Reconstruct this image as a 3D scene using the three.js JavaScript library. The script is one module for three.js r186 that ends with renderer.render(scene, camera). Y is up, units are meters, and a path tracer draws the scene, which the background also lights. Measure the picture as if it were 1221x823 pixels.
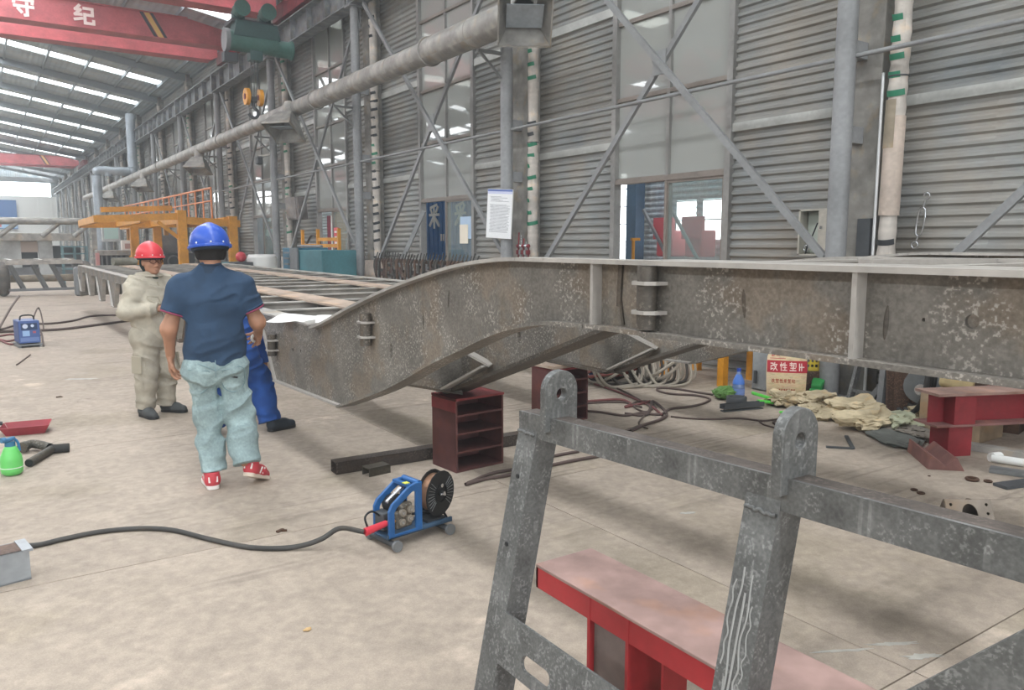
import * as THREE from 'three';
import { mergeGeometries, mergeVertices, toCreasedNormals } from 'three/addons/utils/BufferGeometryUtils.js';
import { RoundedBoxGeometry } from 'three/addons/geometries/RoundedBoxGeometry.js';
import { RectAreaLightUniformsLib } from 'three/addons/lights/RectAreaLightUniformsLib.js';

// ------------------------------------------------------------------ camera, sky, lights, exposure
const CAM_H = 1.6, FOCAL = 930, YAW = 34.2 * Math.PI / 180, PITCH = Math.atan(121 / 930);
const scene = new THREE.Scene();
const camera = new THREE.PerspectiveCamera(2 * Math.atan(411.5 / FOCAL) * 180 / Math.PI, 1221 / 823, 0.05, 300);
camera.position.set(0, CAM_H, 0);
camera.rotation.order = 'YXZ';
camera.rotation.set(-PITCH, -YAW, 0);
scene.add(camera);
const renderer = new THREE.WebGLRenderer({ antialias: true });
renderer.toneMapping = THREE.LinearToneMapping;
renderer.toneMappingExposure = 1.82;
renderer.shadowMap.enabled = true;
RectAreaLightUniformsLib.init();
scene.background = new THREE.Color(0.95, 1.0, 1.05);
scene.fog = new THREE.FogExp2(0xeef3f5, 0.004);          // welding haze and dust in the long hall
const SKYLIGHT = 6.0;                                     // radiance of a daylit roof light

function areaLight(w, h, pos, target, L, col = 0xf7fbff) {
  const l = new THREE.RectAreaLight(col, L, w, h);
  l.position.set(...pos); l.lookAt(...target); scene.add(l); return l;
}
const BAY = 6, Z0 = -4.75, KMIN = -5, KMAX = 15;          // column line k stands at z = Z0 - 6k
const colZ = (k) => Z0 - BAY * k;
const Z_FAR = -98, Z_BACK = 23, X_WALL = 7.75, X_POST = 7.2, X_LEFT = -19.75, X_RIDGE = -6, Y_EAVE = 8.35, ROOF_K = 0.17;
const roofY = (x) => Y_EAVE + ROOF_K * (X_WALL - x > X_WALL - X_RIDGE ? (x - X_LEFT) : (X_WALL - x));
for (let k = KMIN; k <= KMAX; k++) {                      // one daylit band of roof lights per bay and roof slope
  const z = colZ(k) - 3;
  for (const s of [1, -1]) {
    const x0 = s > 0 ? 7.1 : -19.1, x1 = X_RIDGE + s * 0.5, xm = (x0 + x1) / 2, L = Math.abs(x0 - x1) * Math.hypot(1, ROOF_K);
    const y = roofY(xm) - 0.06;
    areaLight(L, 0.95, [xm, y, z], [xm - s * ROOF_K, y - 1, z], SKYLIGHT);
  }
}
// daylight through the glazed strip of the far gable and the open gate behind the camera
areaLight(26, 1.4, [-6, 7.25, Z_FAR + 0.25], [-6, 7.25, 0], 6);
areaLight(16, 5.6, [-6, 3.0, Z_BACK - 0.2], [-6, 3.0, 0], 3.4);

// ------------------------------------------------------------------ helpers
const PP = Math.cos(PITCH), SP = Math.sin(PITCH), CY = Math.cos(YAW), SY = Math.sin(YAW);
function ray(u, v) { const a = (u - 610.5) / FOCAL, b = (411.5 - v) / FOCAL, f = PP + b * SP; return [f * SY + a * CY, -SP + b * PP, -f * CY + a * SY]; }
const onY = (u, v, y = 0) => { const d = ray(u, v), t = (y - CAM_H) / d[1]; return [d[0] * t, y, d[2] * t]; };   // pixel -> point on a level
const onX = (u, v, x) => { const d = ray(u, v), t = x / d[0]; return [x, CAM_H + d[1] * t, d[2] * t]; };          // ... on a plane along the hall
const onZ = (u, v, z) => { const d = ray(u, v), t = z / d[2]; return [d[0] * t, CAM_H + d[1] * t, z]; };          // ... on a plane across the hall
const V = (x, y, z) => new THREE.Vector3(x, y, z);
function rng(seed) { let s = seed >>> 0; return () => { s = (s + 0x6d2b79f5) | 0; let t = Math.imul(s ^ (s >>> 15), 1 | s); t = (t + Math.imul(t ^ (t >>> 7), 61 | t)) ^ t; return ((t ^ (t >>> 14)) >>> 0) / 4294967296; }; }
const lerp = (a, b, t) => a + (b - a) * t, clamp = (x, a = 0, b = 1) => Math.min(b, Math.max(a, x));
const smooth = (a, b, x) => { const t = clamp((x - a) / (b - a)); return t * t * (3 - 2 * t); };
const hash2 = (x, y, s = 0) => { let h = Math.imul(x | 0, 374761393) + Math.imul(y | 0, 668265263) + Math.imul(s, 1274126177); h = Math.imul(h ^ (h >>> 13), 1274126177); return ((h ^ (h >>> 16)) >>> 0) / 4294967296; };
function vnoise(x, y, per, s = 0) {                       // value noise, periodic in per
  const xi = Math.floor(x), yi = Math.floor(y), fx = x - xi, fy = y - yi, sx = fx * fx * (3 - 2 * fx), sy = fy * fy * (3 - 2 * fy);
  const w = (n) => ((n % per) + per) % per;
  const a = hash2(w(xi), w(yi), s), b = hash2(w(xi + 1), w(yi), s), c = hash2(w(xi), w(yi + 1), s), d = hash2(w(xi + 1), w(yi + 1), s);
  return lerp(lerp(a, b, sx), lerp(c, d, sx), sy);
}
function fbm(u, v, per, oct = 5, s = 0) { let a = 0.5, t = 0, n = 0; for (let o = 0; o < oct; o++) { t += a * vnoise(u * per, v * per, per, s + o); n += a; a *= 0.55; per *= 2; } return t / n; }
function noise3(x, y, z) { return (vnoise(x + z * 0.37, y - z * 0.61, 256, 3) + vnoise(y + 17.3 + x * 0.23, z + 5.1, 256, 7) + vnoise(z - 3.7, x + 9.2 + y * 0.41, 256, 11)) / 3; }
function dataTex(n, fn, tile = 1, srgb = true, m = n) {
  const d = new Uint8Array(n * m * 4);
  for (let y = 0; y < m; y++) for (let x = 0; x < n; x++) { const c = fn(x / n, y / m), i = (y * n + x) * 4; for (let k = 0; k < 3; k++) d[i + k] = clamp(Array.isArray(c) ? c[k] : c) * 255; d[i + 3] = 255; }
  const t = new THREE.DataTexture(d, n, m); t.wrapS = t.wrapT = THREE.RepeatWrapping; t.magFilter = THREE.LinearFilter; t.minFilter = THREE.LinearMipmapLinearFilter; t.generateMipmaps = true;
  if (srgb) t.colorSpace = THREE.SRGBColorSpace;
  t.repeat.set(1 / tile, 1 / tile); t.needsUpdate = true; return t;
}
function canvasTex(w, h, draw) { const c = document.createElement('canvas'); c.width = w; c.height = h; const g = c.getContext('2d'); draw(g, w, h); const t = new THREE.CanvasTexture(c); t.colorSpace = THREE.SRGBColorSpace; t.magFilter = THREE.LinearFilter; t.anisotropy = 8; return t; }
const taken = new Map();
function numbered(n) { const k = (taken.get(n) || 0); taken.set(n, k + 1); return k ? n + '_' + String(k).padStart(3, '0') : n; }
function boxUV(g) {                                        // uv in metres, projected along each face's main axis
  g = g.index ? g.toNonIndexed() : g; g.deleteAttribute('uv');
  const p = g.attributes.position, uv = new Float32Array(p.count * 2), a = V(), b = V(), c = V();
  for (let i = 0; i < p.count; i += 3) {
    a.fromBufferAttribute(p, i); b.fromBufferAttribute(p, i + 1).sub(a); c.fromBufferAttribute(p, i + 2).sub(a); b.cross(c);
    const x = Math.abs(b.x), y = Math.abs(b.y), z = Math.abs(b.z);
    for (let k = 0; k < 3; k++) { const X = p.getX(i + k), Y = p.getY(i + k), Z = p.getZ(i + k), j = (i + k) * 2; if (y >= x && y >= z) { uv[j] = X; uv[j + 1] = Z; } else if (x >= z) { uv[j] = Z; uv[j + 1] = Y; } else { uv[j] = X; uv[j + 1] = Y; } }
  }
  g.setAttribute('uv', new THREE.BufferAttribute(uv, 2)); return g;
}
class G {                                                 // collects shapes that form one part
  constructor() { this.l = []; }
  add(g, m) { g = g.index ? g.toNonIndexed() : g.clone(); if (m) g.applyMatrix4(m); for (const k of Object.keys(g.attributes)) if (k !== 'position' && k !== 'normal') g.deleteAttribute(k); if (!g.attributes.normal) g.computeVertexNormals(); this.l.push(g); return this; }
  box(w, h, d, x = 0, y = 0, z = 0, rx = 0, ry = 0, rz = 0, r = 0) {
    const g = r > 0 ? new RoundedBoxGeometry(w, h, d, 2, Math.min(r, w / 2.01, h / 2.01, d / 2.01)) : new THREE.BoxGeometry(w, h, d);
    return this.add(g, new THREE.Matrix4().compose(V(x, y, z), new THREE.Quaternion().setFromEuler(new THREE.Euler(rx, ry, rz)), V(1, 1, 1)));
  }
  span(x0, x1, y0, y1, z0, z1, r = 0) { return this.box(Math.abs(x1 - x0), Math.abs(y1 - y0), Math.abs(z1 - z0), (x0 + x1) / 2, (y0 + y1) / 2, (z0 + z1) / 2, 0, 0, 0, r); }
  cyl(r0, r1, h, x = 0, y = 0, z = 0, rx = 0, ry = 0, rz = 0, n = 16, open = false) { return this.add(new THREE.CylinderGeometry(r1, r0, h, n, 1, open), new THREE.Matrix4().compose(V(x, y, z), new THREE.Quaternion().setFromEuler(new THREE.Euler(rx, ry, rz)), V(1, 1, 1))); }
  rod(a, b, r, n = 8, r2 = r) { const A = V(...a), B = V(...b), d = B.clone().sub(A); return this.add(new THREE.CylinderGeometry(r2, r, d.length(), n), new THREE.Matrix4().compose(A.add(B).multiplyScalar(0.5), new THREE.Quaternion().setFromUnitVectors(V(0, 1, 0), d.normalize()), V(1, 1, 1))); }
  bar(a, b, w, h, up = [0, 1, 0], r = 0) {                 // rectangular bar: w across, h along "up"
    const A = V(...a), B = V(...b), d = B.clone().sub(A), L = d.length(); d.normalize(); const s = V(...up).cross(d).normalize(), u = d.clone().cross(s);
    const m = new THREE.Matrix4().makeBasis(s, u, d).setPosition(A.add(B).multiplyScalar(0.5));
    return this.add(r ? new RoundedBoxGeometry(w, h, L, 2, r) : new THREE.BoxGeometry(w, h, L), m);
  }
  tube(pts, r, n = 8, seg = 0, closed = false) { const c = new THREE.CatmullRomCurve3(pts.map((p) => V(...p)), closed); return this.add(new THREE.TubeGeometry(c, seg || pts.length * 6, r, n, closed)); }
  lathe(pts, n = 20, m) { return this.add(new THREE.LatheGeometry(pts.map((p) => new THREE.Vector2(...p)), n), m); }
  ext(shape, depth, m, bevel = 0) { return this.add(new THREE.ExtrudeGeometry(shape, { depth, bevelEnabled: bevel > 0, bevelThickness: bevel, bevelSize: bevel, bevelSegments: 1, curveSegments: 10 }), m); }
  torus(R, r, m, n = 24, k = 8, arc = Math.PI * 2) { return this.add(new THREE.TorusGeometry(R, r, k, n, arc), m); }
  geo(uv = true) { const g = mergeGeometries(this.l, false); return uv ? boxUV(g) : g; }
}
const T = (x = 0, y = 0, z = 0, rx = 0, ry = 0, rz = 0, s = 1) => new THREE.Matrix4().compose(V(x, y, z), new THREE.Quaternion().setFromEuler(new THREE.Euler(rx, ry, rz)), typeof s === 'number' ? V(s, s, s) : V(...s));
const poly = (pts, holes = []) => { const s = new THREE.Shape(pts.map((p) => new THREE.Vector2(...p))); for (const h of holes) s.holes.push(h instanceof THREE.Path ? h : new THREE.Path(h.map((p) => new THREE.Vector2(...p)))); return s; };
const circ = (x, y, r, ry = r) => { const p = new THREE.Path(); p.absellipse(x, y, r, ry, 0, Math.PI * 2, true); return p; };
function mesh(name, g, mat, parent) { if (g instanceof G) g = g.geo(); const m = new THREE.Mesh(g, mat); m.name = parent === scene || !parent ? numbered(name) : name; m.castShadow = m.receiveShadow = true; (parent || scene).add(m); return m; }
function tag(o, label, category, group) { o.userData.label = label; o.userData.category = category; if (group) o.userData.group = group; return o; }
function thing(name, label, category, [x, y, z] = [0, 0, 0], turn = 0, group) { const o = new THREE.Group(); o.name = numbered(name); o.position.set(x, y, z); o.rotation.y = turn; scene.add(o); return tag(o, label, category, group); }
function struct(o, label) { o.userData.kind = 'structure'; if (label) o.userData.label = label; return o; }
function copyOf(o, name, pos, turn, label) { const c = o.clone(); c.name = numbered(name); if (pos) c.position.set(...pos); if (turn !== undefined) c.rotation.y = turn; c.userData = { ...o.userData }; if (label) c.userData.label = label; scene.add(c); return c; }

// ------------------------------------------------------------------ textures and materials
const texConcrete = dataTex(2048, (u, v) => {             // power-floated slab: mottled, scuffed, cracked, stained
  const a = fbm(u, v, 5, 6, 1), b = fbm(u, v, 40, 4, 9), c = fbm(u + 0.31, v + 0.17, 9, 5, 21), st = smooth(0.56, 0.74, c);
  const sp = hash2(Math.floor(u * 2048), Math.floor(v * 2048), 4);
  let g = 0.83 + (a - 0.5) * 0.12 + (b - 0.5) * 0.075 + (fbm(u, v, 170, 3, 57) - 0.5) * 0.14 + (sp - 0.5) * 0.08 - st * 0.05;
  const cr = Math.abs(fbm(u, v, 6, 5, 33) - 0.5); if (cr < 0.0022) g -= 0.14 * smooth(0.5, 0.65, fbm(u, v, 4, 3, 37));
  const wh = smooth(0.68, 0.78, fbm(u, v, 13, 6, 51)) * smooth(0.45, 0.8, b); g += wh * 0.16;
  const sc = fbm(u * 1.0, v * 1.0, 3, 2, 77); const drag = vnoise(u * 6, v * 260, 260, 5) * vnoise(u * 22 + 3, v * 18, 22, 8); g -= smooth(0.35, 0.8, drag) * 0.10 * smooth(0.4, 0.7, sc);
  return [g * 0.985, g * 0.957, g * (0.925 - 0.02 * st)];
}, 7);
const texMottle = dataTex(512, (u, v) => { const g = 0.86 + (fbm(u, v, 4, 5, 2) - 0.5) * 0.3 + (fbm(u, v, 48, 3, 6) - 0.5) * 0.1; return [g, g, g]; }, 1.6);
const texDust = dataTex(512, (u, v) => { const g = 0.84 + (fbm(u, v, 7, 6, 12) - 0.5) * 0.42, d = smooth(0.52, 0.7, fbm(u, v, 5, 5, 18)); return [g + d * 0.05, g + d * 0.01, g - d * 0.04]; }, 1.1);
const texMill = dataTex(1024, (u, v) => {                 // hot-rolled plate: mill scale, pale speckle, brownish rust bloom
  const a = fbm(u, v, 4, 6, 40), f = fbm(u, v, 90, 3, 44), s = smooth(0.58, 0.72, f) * smooth(0.42, 0.58, fbm(u, v, 5, 4, 47)), r = smooth(0.52, 0.68, fbm(u, v, 3, 5, 49));
  const g = 0.62 + (a - 0.5) * 0.26 + (f - 0.5) * 0.2 + s * 0.2;
  return [g + r * 0.03 * (1 - s), g, g - r * 0.03 * (1 - s) - 0.01];
}, 0.75);
const texGalv = dataTex(1024, (u, v) => {                 // weathered steel with spatter, scratches, pale runs
  const a = fbm(u, v, 5, 6, 60), f = fbm(u, v, 70, 3, 64), s = smooth(0.57, 0.68, f) * smooth(0.46, 0.56, fbm(u, v, 9, 4, 67));
  const run = smooth(0.62, 0.75, vnoise(u * 46, v * 5, 230, 70)) * smooth(0.5, 0.7, fbm(u, v, 6, 3, 71));
  const g = 0.64 + (a - 0.5) * 0.3 + (f - 0.5) * 0.2 + s * 0.13 + run * 0.12; return [g, g * 1.005, g * 1.0];
}, 0.42);
const texPanel = dataTex(512, (u, v) => { const g = 0.86 + (fbm(u, v, 3, 5, 80) - 0.5) * 0.2 + (vnoise(u * 3, v * 90, 90, 81) - 0.5) * 0.10, w = fbm(u, v, 6, 4, 83); return [g + (w - 0.5) * 0.08, g, g - (w - 0.5) * 0.08]; }, 2.4);
const texCloth = dataTex(512, (u, v) => { const w = (Math.sin(u * 400) * Math.sin(v * 400)) * 0.03, g = 0.88 + (fbm(u, v, 6, 5, 90) - 0.5) * 0.24 + w; return [g, g, g]; }, 0.5);
const texDenim = dataTex(512, (u, v) => { const f = smooth(0.45, 0.75, fbm(u, v, 7, 5, 95)), g = 0.82 + (fbm(u, v, 60, 3, 97) - 0.5) * 0.14 + f * 0.13; return [g, g, g]; }, 0.6);
const bumpFine = dataTex(512, (u, v) => fbm(u, v, 24, 5, 100), 0.8, false);
const bumpSheet = dataTex(64, (u) => 0.5 + 0.5 * Math.sin(u * Math.PI * 2), 0.2, false);
function std(color, o = {}) { const m = new THREE.MeshStandardMaterial({ color, roughness: 0.7, metalness: 0, ...o }); m.side = THREE.DoubleSide; return m; }
const M = {
  floor: std(0xd0c5b9, { map: texConcrete, roughness: 0.82, bumpMap: bumpFine, bumpScale: 0.001 }),
  joint: std(0x6d655c, { map: texMottle, roughness: 0.95 }),
  siding: std(0xaaa8a2, { map: texPanel, roughness: 0.62 }),
  sidingB: std(0xa3a29d, { map: texPanel, roughness: 0.62 }),
  trim: std(0xc9cac5, { map: texMottle, roughness: 0.5 }),
  concrete: std(0xa39f98, { map: texDust, roughness: 0.9, bumpMap: bumpFine, bumpScale: 0.003 }),
  post: std(0xa0a1a2, { map: texMottle, roughness: 0.5 }),
  brace: std(0x9a9b9b, { map: texMottle, roughness: 0.5 }),
  runway: std(0x93979a, { map: texDust, roughness: 0.6 }),
  frame: std(0xa5a39f, { map: texMottle, roughness: 0.45, metalness: 0.3 }),
  sash: std(0x9a8f86, { map: texMottle, roughness: 0.45, metalness: 0.2 }),
  glass: new THREE.MeshPhysicalMaterial({ color: 0xc4c5c0, transmission: 0.45, thickness: 0, roughness: 0.025, ior: 1.7, side: THREE.DoubleSide }),
  clear: new THREE.MeshPhysicalMaterial({ color: 0xdfe8e6, transmission: 0.9, thickness: 0, roughness: 0.03, ior: 1.6, side: THREE.DoubleSide }),
  roof: std(0xc2ccd0, { map: texPanel, roughness: 0.6, bumpMap: bumpSheet, bumpScale: 0.02 }),
  purlin: std(0x8b9499, { roughness: 0.6 }),
  skylight: new THREE.MeshStandardMaterial({ color: 0xf4f8fa, roughness: 0.6, emissive: 0xf6fbff, emissiveIntensity: 3.0, side: THREE.DoubleSide }),
  red: std(0xcf686d, { map: texMottle, roughness: 0.5 }),
  redDark: std(0x8d3038, { map: texDust, roughness: 0.62 }),
  wrap: std(0xd9d0c6, { map: texDust, roughness: 0.6 }),
  tapeGreen: std(0x2c7a5c, { roughness: 0.5 }), tapeBlack: std(0x35373a, { roughness: 0.6 }),
  duct: std(0xb5b1aa, { map: texDust, roughness: 0.5, metalness: 0.25 }),
  ductSilver: std(0xc3ccd4, { map: texMottle, roughness: 0.35, metalness: 0.45 }),
  yellow: std(0xf0a52c, { map: texMottle, roughness: 0.5 }),
  orange: std(0xd98a5a, { roughness: 0.6 }),
  mill: std(0xc2bab1, { map: texMill, roughness: 0.6, metalness: 0.1 }),
  millDark: std(0x8d8379, { map: texMill, roughness: 0.6, metalness: 0.1 }),  // darker brown-grey version of mill for inner flanges, sockets, scars, deck beams
  millEdge: std(0xbfb9b1, { map: texMottle, roughness: 0.55, metalness: 0.1 }),
  galv: std(0x9e9e9c, { map: texGalv, roughness: 0.55, metalness: 0.15 }),
  railTop: std(0x7d716a, { map: texGalv, roughness: 0.65 }),
  timber: std(0xcdb7a4, { map: texDust, roughness: 0.85 }),
  paleSteel: std(0xc9c4bc, { map: texDust, roughness: 0.6, metalness: 0.1 }),
  black: std(0x232426, { roughness: 0.6 }), rubber: std(0x3c3b3a, { map: texDust, roughness: 0.85 }),
  darkGrey: std(0x55585b, { map: texMottle, roughness: 0.6 }), grey: std(0x8b8d8e, { map: texMottle, roughness: 0.55 }),
  white: std(0xe4e4e0, { roughness: 0.55 }), chrome: std(0xd0d2d4, { roughness: 0.22, metalness: 0.9 }),
};

// ------------------------------------------------------------------ floor: concrete slabs with recessed joints
{
  const floor = struct(mesh('floor', new G().box(X_WALL - X_LEFT + 14, 0.3, Z_BACK - Z_FAR + 6, (X_WALL + X_LEFT) / 2 + 6, -0.172, (Z_BACK + Z_FAR) / 2), M.joint, scene), 'grey beige concrete workshop floor with joints, scuffs and stains');
  // joints run along and across the hall; slabs near the camera are separate pieces, the rest is one far field
  const zs = [], xs = [-19.9, -14, -8, -2.6, 2.8, 7.75];
  for (let z = 23.14; z > -42; z -= 2.73) zs.push(z); zs.push(Z_FAR - 0.1);
  const g = 0.007; let n = 0;
  for (let i = 0; i + 1 < xs.length; i++) for (let j = 0; j + 1 < zs.length; j++) {
    const w = xs[i + 1] - xs[i] - g, d = zs[j] - zs[j + 1] - g, cx = (xs[i] + xs[i + 1]) / 2, cz = (zs[j] + zs[j + 1]) / 2;
    const s = boxUV(new THREE.BoxGeometry(w, 0.022, d).translate(cx, -0.011, cz)), uv = s.attributes.uv, r = rng(77 + n++);
    const ox = r() * 7, oz = r() * 7; for (let k = 0; k < uv.count; k++) uv.setXY(k, uv.getX(k) + ox, uv.getY(k) + oz);
    mesh('slab', s, M.floor, floor);
  }
  const side = struct(mesh('floor', new G().span(X_WALL + 0.2, 21, -0.1, -0.005, Z_BACK, Z_FAR), M.floor, scene), 'pale concrete floor of the neighbouring aisle beyond the wall windows');
}
// ------------------------------------------------------------------ right wall: corrugated sheets, trims, windows
function corrugated(z0, z1, y0, y1, x, per = 0.106, amp = 0.03) {
  const n = Math.max(1, Math.round((y1 - y0) / per)), p = (y1 - y0) / n, prof = [];
  for (let i = 0; i < n; i++) { const y = y0 + i * p; prof.push([0, y], [0, y + p * 0.3], [-amp, y + p * 0.5], [-amp, y + p * 0.8]); }
  prof.push([0, y1]);
  const pos = [], uv = [], th = 0.03;
  const quad = (a, b, c, d) => { for (const q of [a, b, c, a, c, d]) { pos.push(...q); uv.push(q[2], q[1]); } };
  for (let i = 0; i + 1 < prof.length; i++) { const [xa, ya] = prof[i], [xb, yb] = prof[i + 1]; quad([x + xa, ya, z0], [x + xb, yb, z0], [x + xb, yb, z1], [x + xa, ya, z1]); }
  quad([x + th, y0, z0], [x + th, y0, z1], [x + th, y1, z1], [x + th, y1, z0]);
  const g = new THREE.BufferGeometry(); g.setAttribute('position', new THREE.Float32BufferAttribute(pos, 3)); g.setAttribute('uv', new THREE.Float32BufferAttribute(uv, 2)); g.computeVertexNormals(); return g;
}
const WIN_Z0 = -3.95, WIN_Z1 = -1.85;                      // window strip inside a bay, measured from its column line (towards the far end)
const rows = [[2.5, 3.6], [3.62, 4.64], [4.66, 6.0], [6.02, 7.4]];
{
  const wall = struct(new THREE.Group(), 'grey horizontally corrugated metal side wall with trims'); wall.name = 'wall_right'; scene.add(wall);
  const bands = [[0, 3.0], [3.0, 4.86], [4.86, 8.4]];
  const cache = {};
  const sheet = (a, b, y0, y1) => { const k = [a, b, y0, y1].join(); return cache[k] || (cache[k] = corrugated(b, a, y0, y1, 0)); };
  for (let k = KMIN; k <= KMAX; k++) {
    const z = colZ(k);
    for (const [y0, y1] of bands) for (const [a, b] of [[0, WIN_Z1], [WIN_Z0, -6]]) {
      if (k === KMAX && false) continue;
      const m = mesh('corrugated_sheet', sheet(a, b, y0, y1), (k + bands.findIndex((q) => q[0] === y0)) % 2 ? M.siding : M.sidingB, wall); m.position.set(X_WALL, 0, z);
    }
  }
  const zA = colZ(KMIN), zB = colZ(KMAX) - 6;
  for (let k = KMIN; k <= KMAX; k++) for (const [y, h] of [[3.0, 0.1], [4.86, 0.12]]) for (const [a, b] of [[-0.1, WIN_Z1], [WIN_Z0, -5.9]])
    mesh('sheet_trim', trimGeo(a, b, h), M.trim, wall).position.set(X_WALL - 0.03, y, colZ(k));
  for (let k = KMIN; k <= KMAX; k++) {                     // sheets below and above the window strip
    const z = colZ(k);
    const m1 = mesh('corrugated_sheet', sheet(WIN_Z1, WIN_Z0, 0, 1.02), M.siding, wall); m1.position.set(X_WALL, 0, z);
    const m2 = mesh('corrugated_sheet', sheet(WIN_Z1, WIN_Z0, 7.42, 8.4), M.siding, wall); m2.position.set(X_WALL, 0, z);
  }
  mesh('eave_girt', new G().span(X_WALL - 0.12, X_WALL + 0.05, 8.3, 8.6, zA, Z_FAR), M.purlin, wall);
  mesh('wall_back', new G().span(X_WALL + 0.02, X_WALL + 0.06, 8.3, 8.9, zA, Z_FAR), M.purlin, wall);
}
function trimGeo(a, b, h) { const key = 't' + a + b + h; return (trimGeo[key] ||= boxUV(new THREE.BoxGeometry(0.05, h, Math.abs(b - a)).translate(0, 0, (a + b) / 2))); }
// windows: tall glazed strips, with a sliding sash in the bottom row
const winGeo = (() => {
  const z0 = WIN_Z1, z1 = WIN_Z0, zc = (z0 + z1) / 2, f = new G();
  for (const z of [z0, z1]) f.span(-0.08, 0.05, 1.0, 7.45, z - 0.045, z + 0.045);
  const mull = new G().span(-0.05, 0.03, 2.5, 7.4, zc - 0.028, zc + 0.028);
  const trans = rows.map(([a]) => new G().span(-0.05, 0.03, a - 0.035, a + 0.02, z0, z1).geo());
  const pane = (a, b, y0, y1) => new G().span(-0.004, 0.004, y0, y1, a, b).geo();
  const panes = rows.flatMap(([a, b]) => [pane(z0, zc, a, b), pane(zc, z1, a, b)]);
  const sash = (a, b, x) => { const g = new G(), y0 = 1.05, y1 = 2.46, w = 0.055; g.span(x - 0.02, x + 0.02, y0, y1, a, a - w).span(x - 0.02, x + 0.02, y0, y1, b + w, b).span(x - 0.021, x + 0.021, y0, y0 + w, a, b).span(x - 0.021, x + 0.021, y1 - w, y1, a, b); return g.geo(); };
  return { f: f.geo(), mull: mull.geo(), trans, panes, sashA: sash(z0 - 0.03, zc - 0.02, -0.03), sashB: sash(z0 - 0.12, zc - 0.11, 0.012), paneLow: pane(z0 - 0.08, zc + 0.03, 1.1, 2.42), sill: new G().span(-0.1, 0.05, 0.99, 1.05, z0, z1).span(-0.07, 0.05, 2.44, 2.5, z0, z1).span(-0.06, 0.05, 1.0, 2.5, zc - 0.02, zc + 0.02).geo() };
})();
for (let k = KMIN; k <= KMAX; k++) {
  const w = struct(new THREE.Group(), 'tall grey framed wall window with dusty panes and a sliding sash'); w.name = 'window_' + (k - KMIN + 1); scene.add(w); w.position.set(X_WALL, 0, colZ(k));
  mesh('window_frame', winGeo.f, M.frame, w); mesh('mullion', winGeo.mull, M.frame, w); mesh('sill', winGeo.sill, M.sash, w);
  winGeo.trans.forEach((g) => mesh('transom', g, M.sash, w)); winGeo.panes.forEach((g) => mesh('pane', g, M.glass, w));
  const s = mesh('sliding_sash', winGeo.sashA, M.sash, w); mesh('pane', winGeo.paneLow, M.clear, s).position.x = -0.03;
  if (k > 3) mesh('pane', winGeo.paneLow, M.clear, w).position.z = -1.02;
}
// neighbouring aisle seen through the windows
{
  const n = struct(new THREE.Group(), 'corrugated wall of the neighbouring aisle with bright windows'); n.name = 'wall_beyond'; scene.add(n);
  mesh('sheet_wall', new G().span(20.8, 21, 0, 9, Z_BACK, Z_FAR), M.roof, n);
  const c = struct(new THREE.Group(), 'roof over the neighbouring aisle'); c.name = 'ceiling'; taken.set('ceiling', 1); scene.add(c);
  mesh('roof_sheet', new G().span(X_WALL + 0.04, 21, 8.9, 9.05, Z_BACK, Z_FAR), M.roof, c);
  for (let k = -2; k < 12; k++) mesh('roof_light', new G().span(9.5, 19.5, 8.86, 8.89, colZ(k) - 2.5, colZ(k) - 3.5), M.skylight, c);
  for (let k = -1; k < 8; k += 1) areaLight(10, 1, [14.5, 8.8, colZ(k) - 3], [14.5, 0, colZ(k) - 3], 7);
  for (const [nm, z] of [['wall_aisle_far', Z_FAR], ['wall_aisle_back', Z_BACK]]) { const e = struct(mesh(nm, new G().box(13.4, 9, 0.1, 14.4, 4.5, z), M.roof, scene), 'end wall of the neighbouring aisle'); }
}
// ------------------------------------------------------------------ left wall, gables
struct(mesh('wall_left', new G().span(X_LEFT - 0.2, X_LEFT, 0, 8.4, Z_BACK, Z_FAR), M.siding, scene), 'grey metal side wall on the far left of the hall');
{
  const back = struct(new THREE.Group(), 'rear gable wall with a wide open gate'); back.name = 'wall_back'; scene.add(back);
  mesh('gable_sheet', new G().span(X_LEFT, -14, 0, 11, Z_BACK, Z_BACK + 0.1).span(2, X_WALL + 0.1, 0, 11, Z_BACK, Z_BACK + 0.1).span(-14, 2, 5.8, 11, Z_BACK, Z_BACK + 0.1), M.siding, back);
  const far = struct(new THREE.Group(), 'pale ribbed far gable wall below a bright glazed strip'); far.name = 'wall_far'; scene.add(far);
  mesh('gable_sheet', new G().span(X_LEFT, X_WALL + 0.1, 7.95, 11, Z_FAR, Z_FAR - 0.1), M.roof, far);
  for (let i = 0; i < 69; i++) mesh('gable_panel', ribGeo(), M.white, far).position.set(X_WALL - i * 0.4 - 0.2, 3.28, Z_FAR);
  mesh('glazed_strip', new G().span(X_LEFT, 6.9, 6.5, 8.0, Z_FAR - 0.05, Z_FAR), M.skylight, far);
  mesh('gable_corner', new G().span(6.9, X_WALL + 0.1, 6.5, 8.0, Z_FAR - 0.1, Z_FAR), M.roof, far);
  mesh('gable_beam', new G().span(X_LEFT, X_WALL, 8.0, 8.5, Z_FAR + 0.05, Z_FAR + 0.3), M.post, far);
}
function ribGeo() { return (ribGeo.g ||= new G().box(0.4, 6.56, 0.04, 0, 0, 0).box(0.07, 6.56, 0.06, 0.15, 0, 0.03).geo()); }
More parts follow.
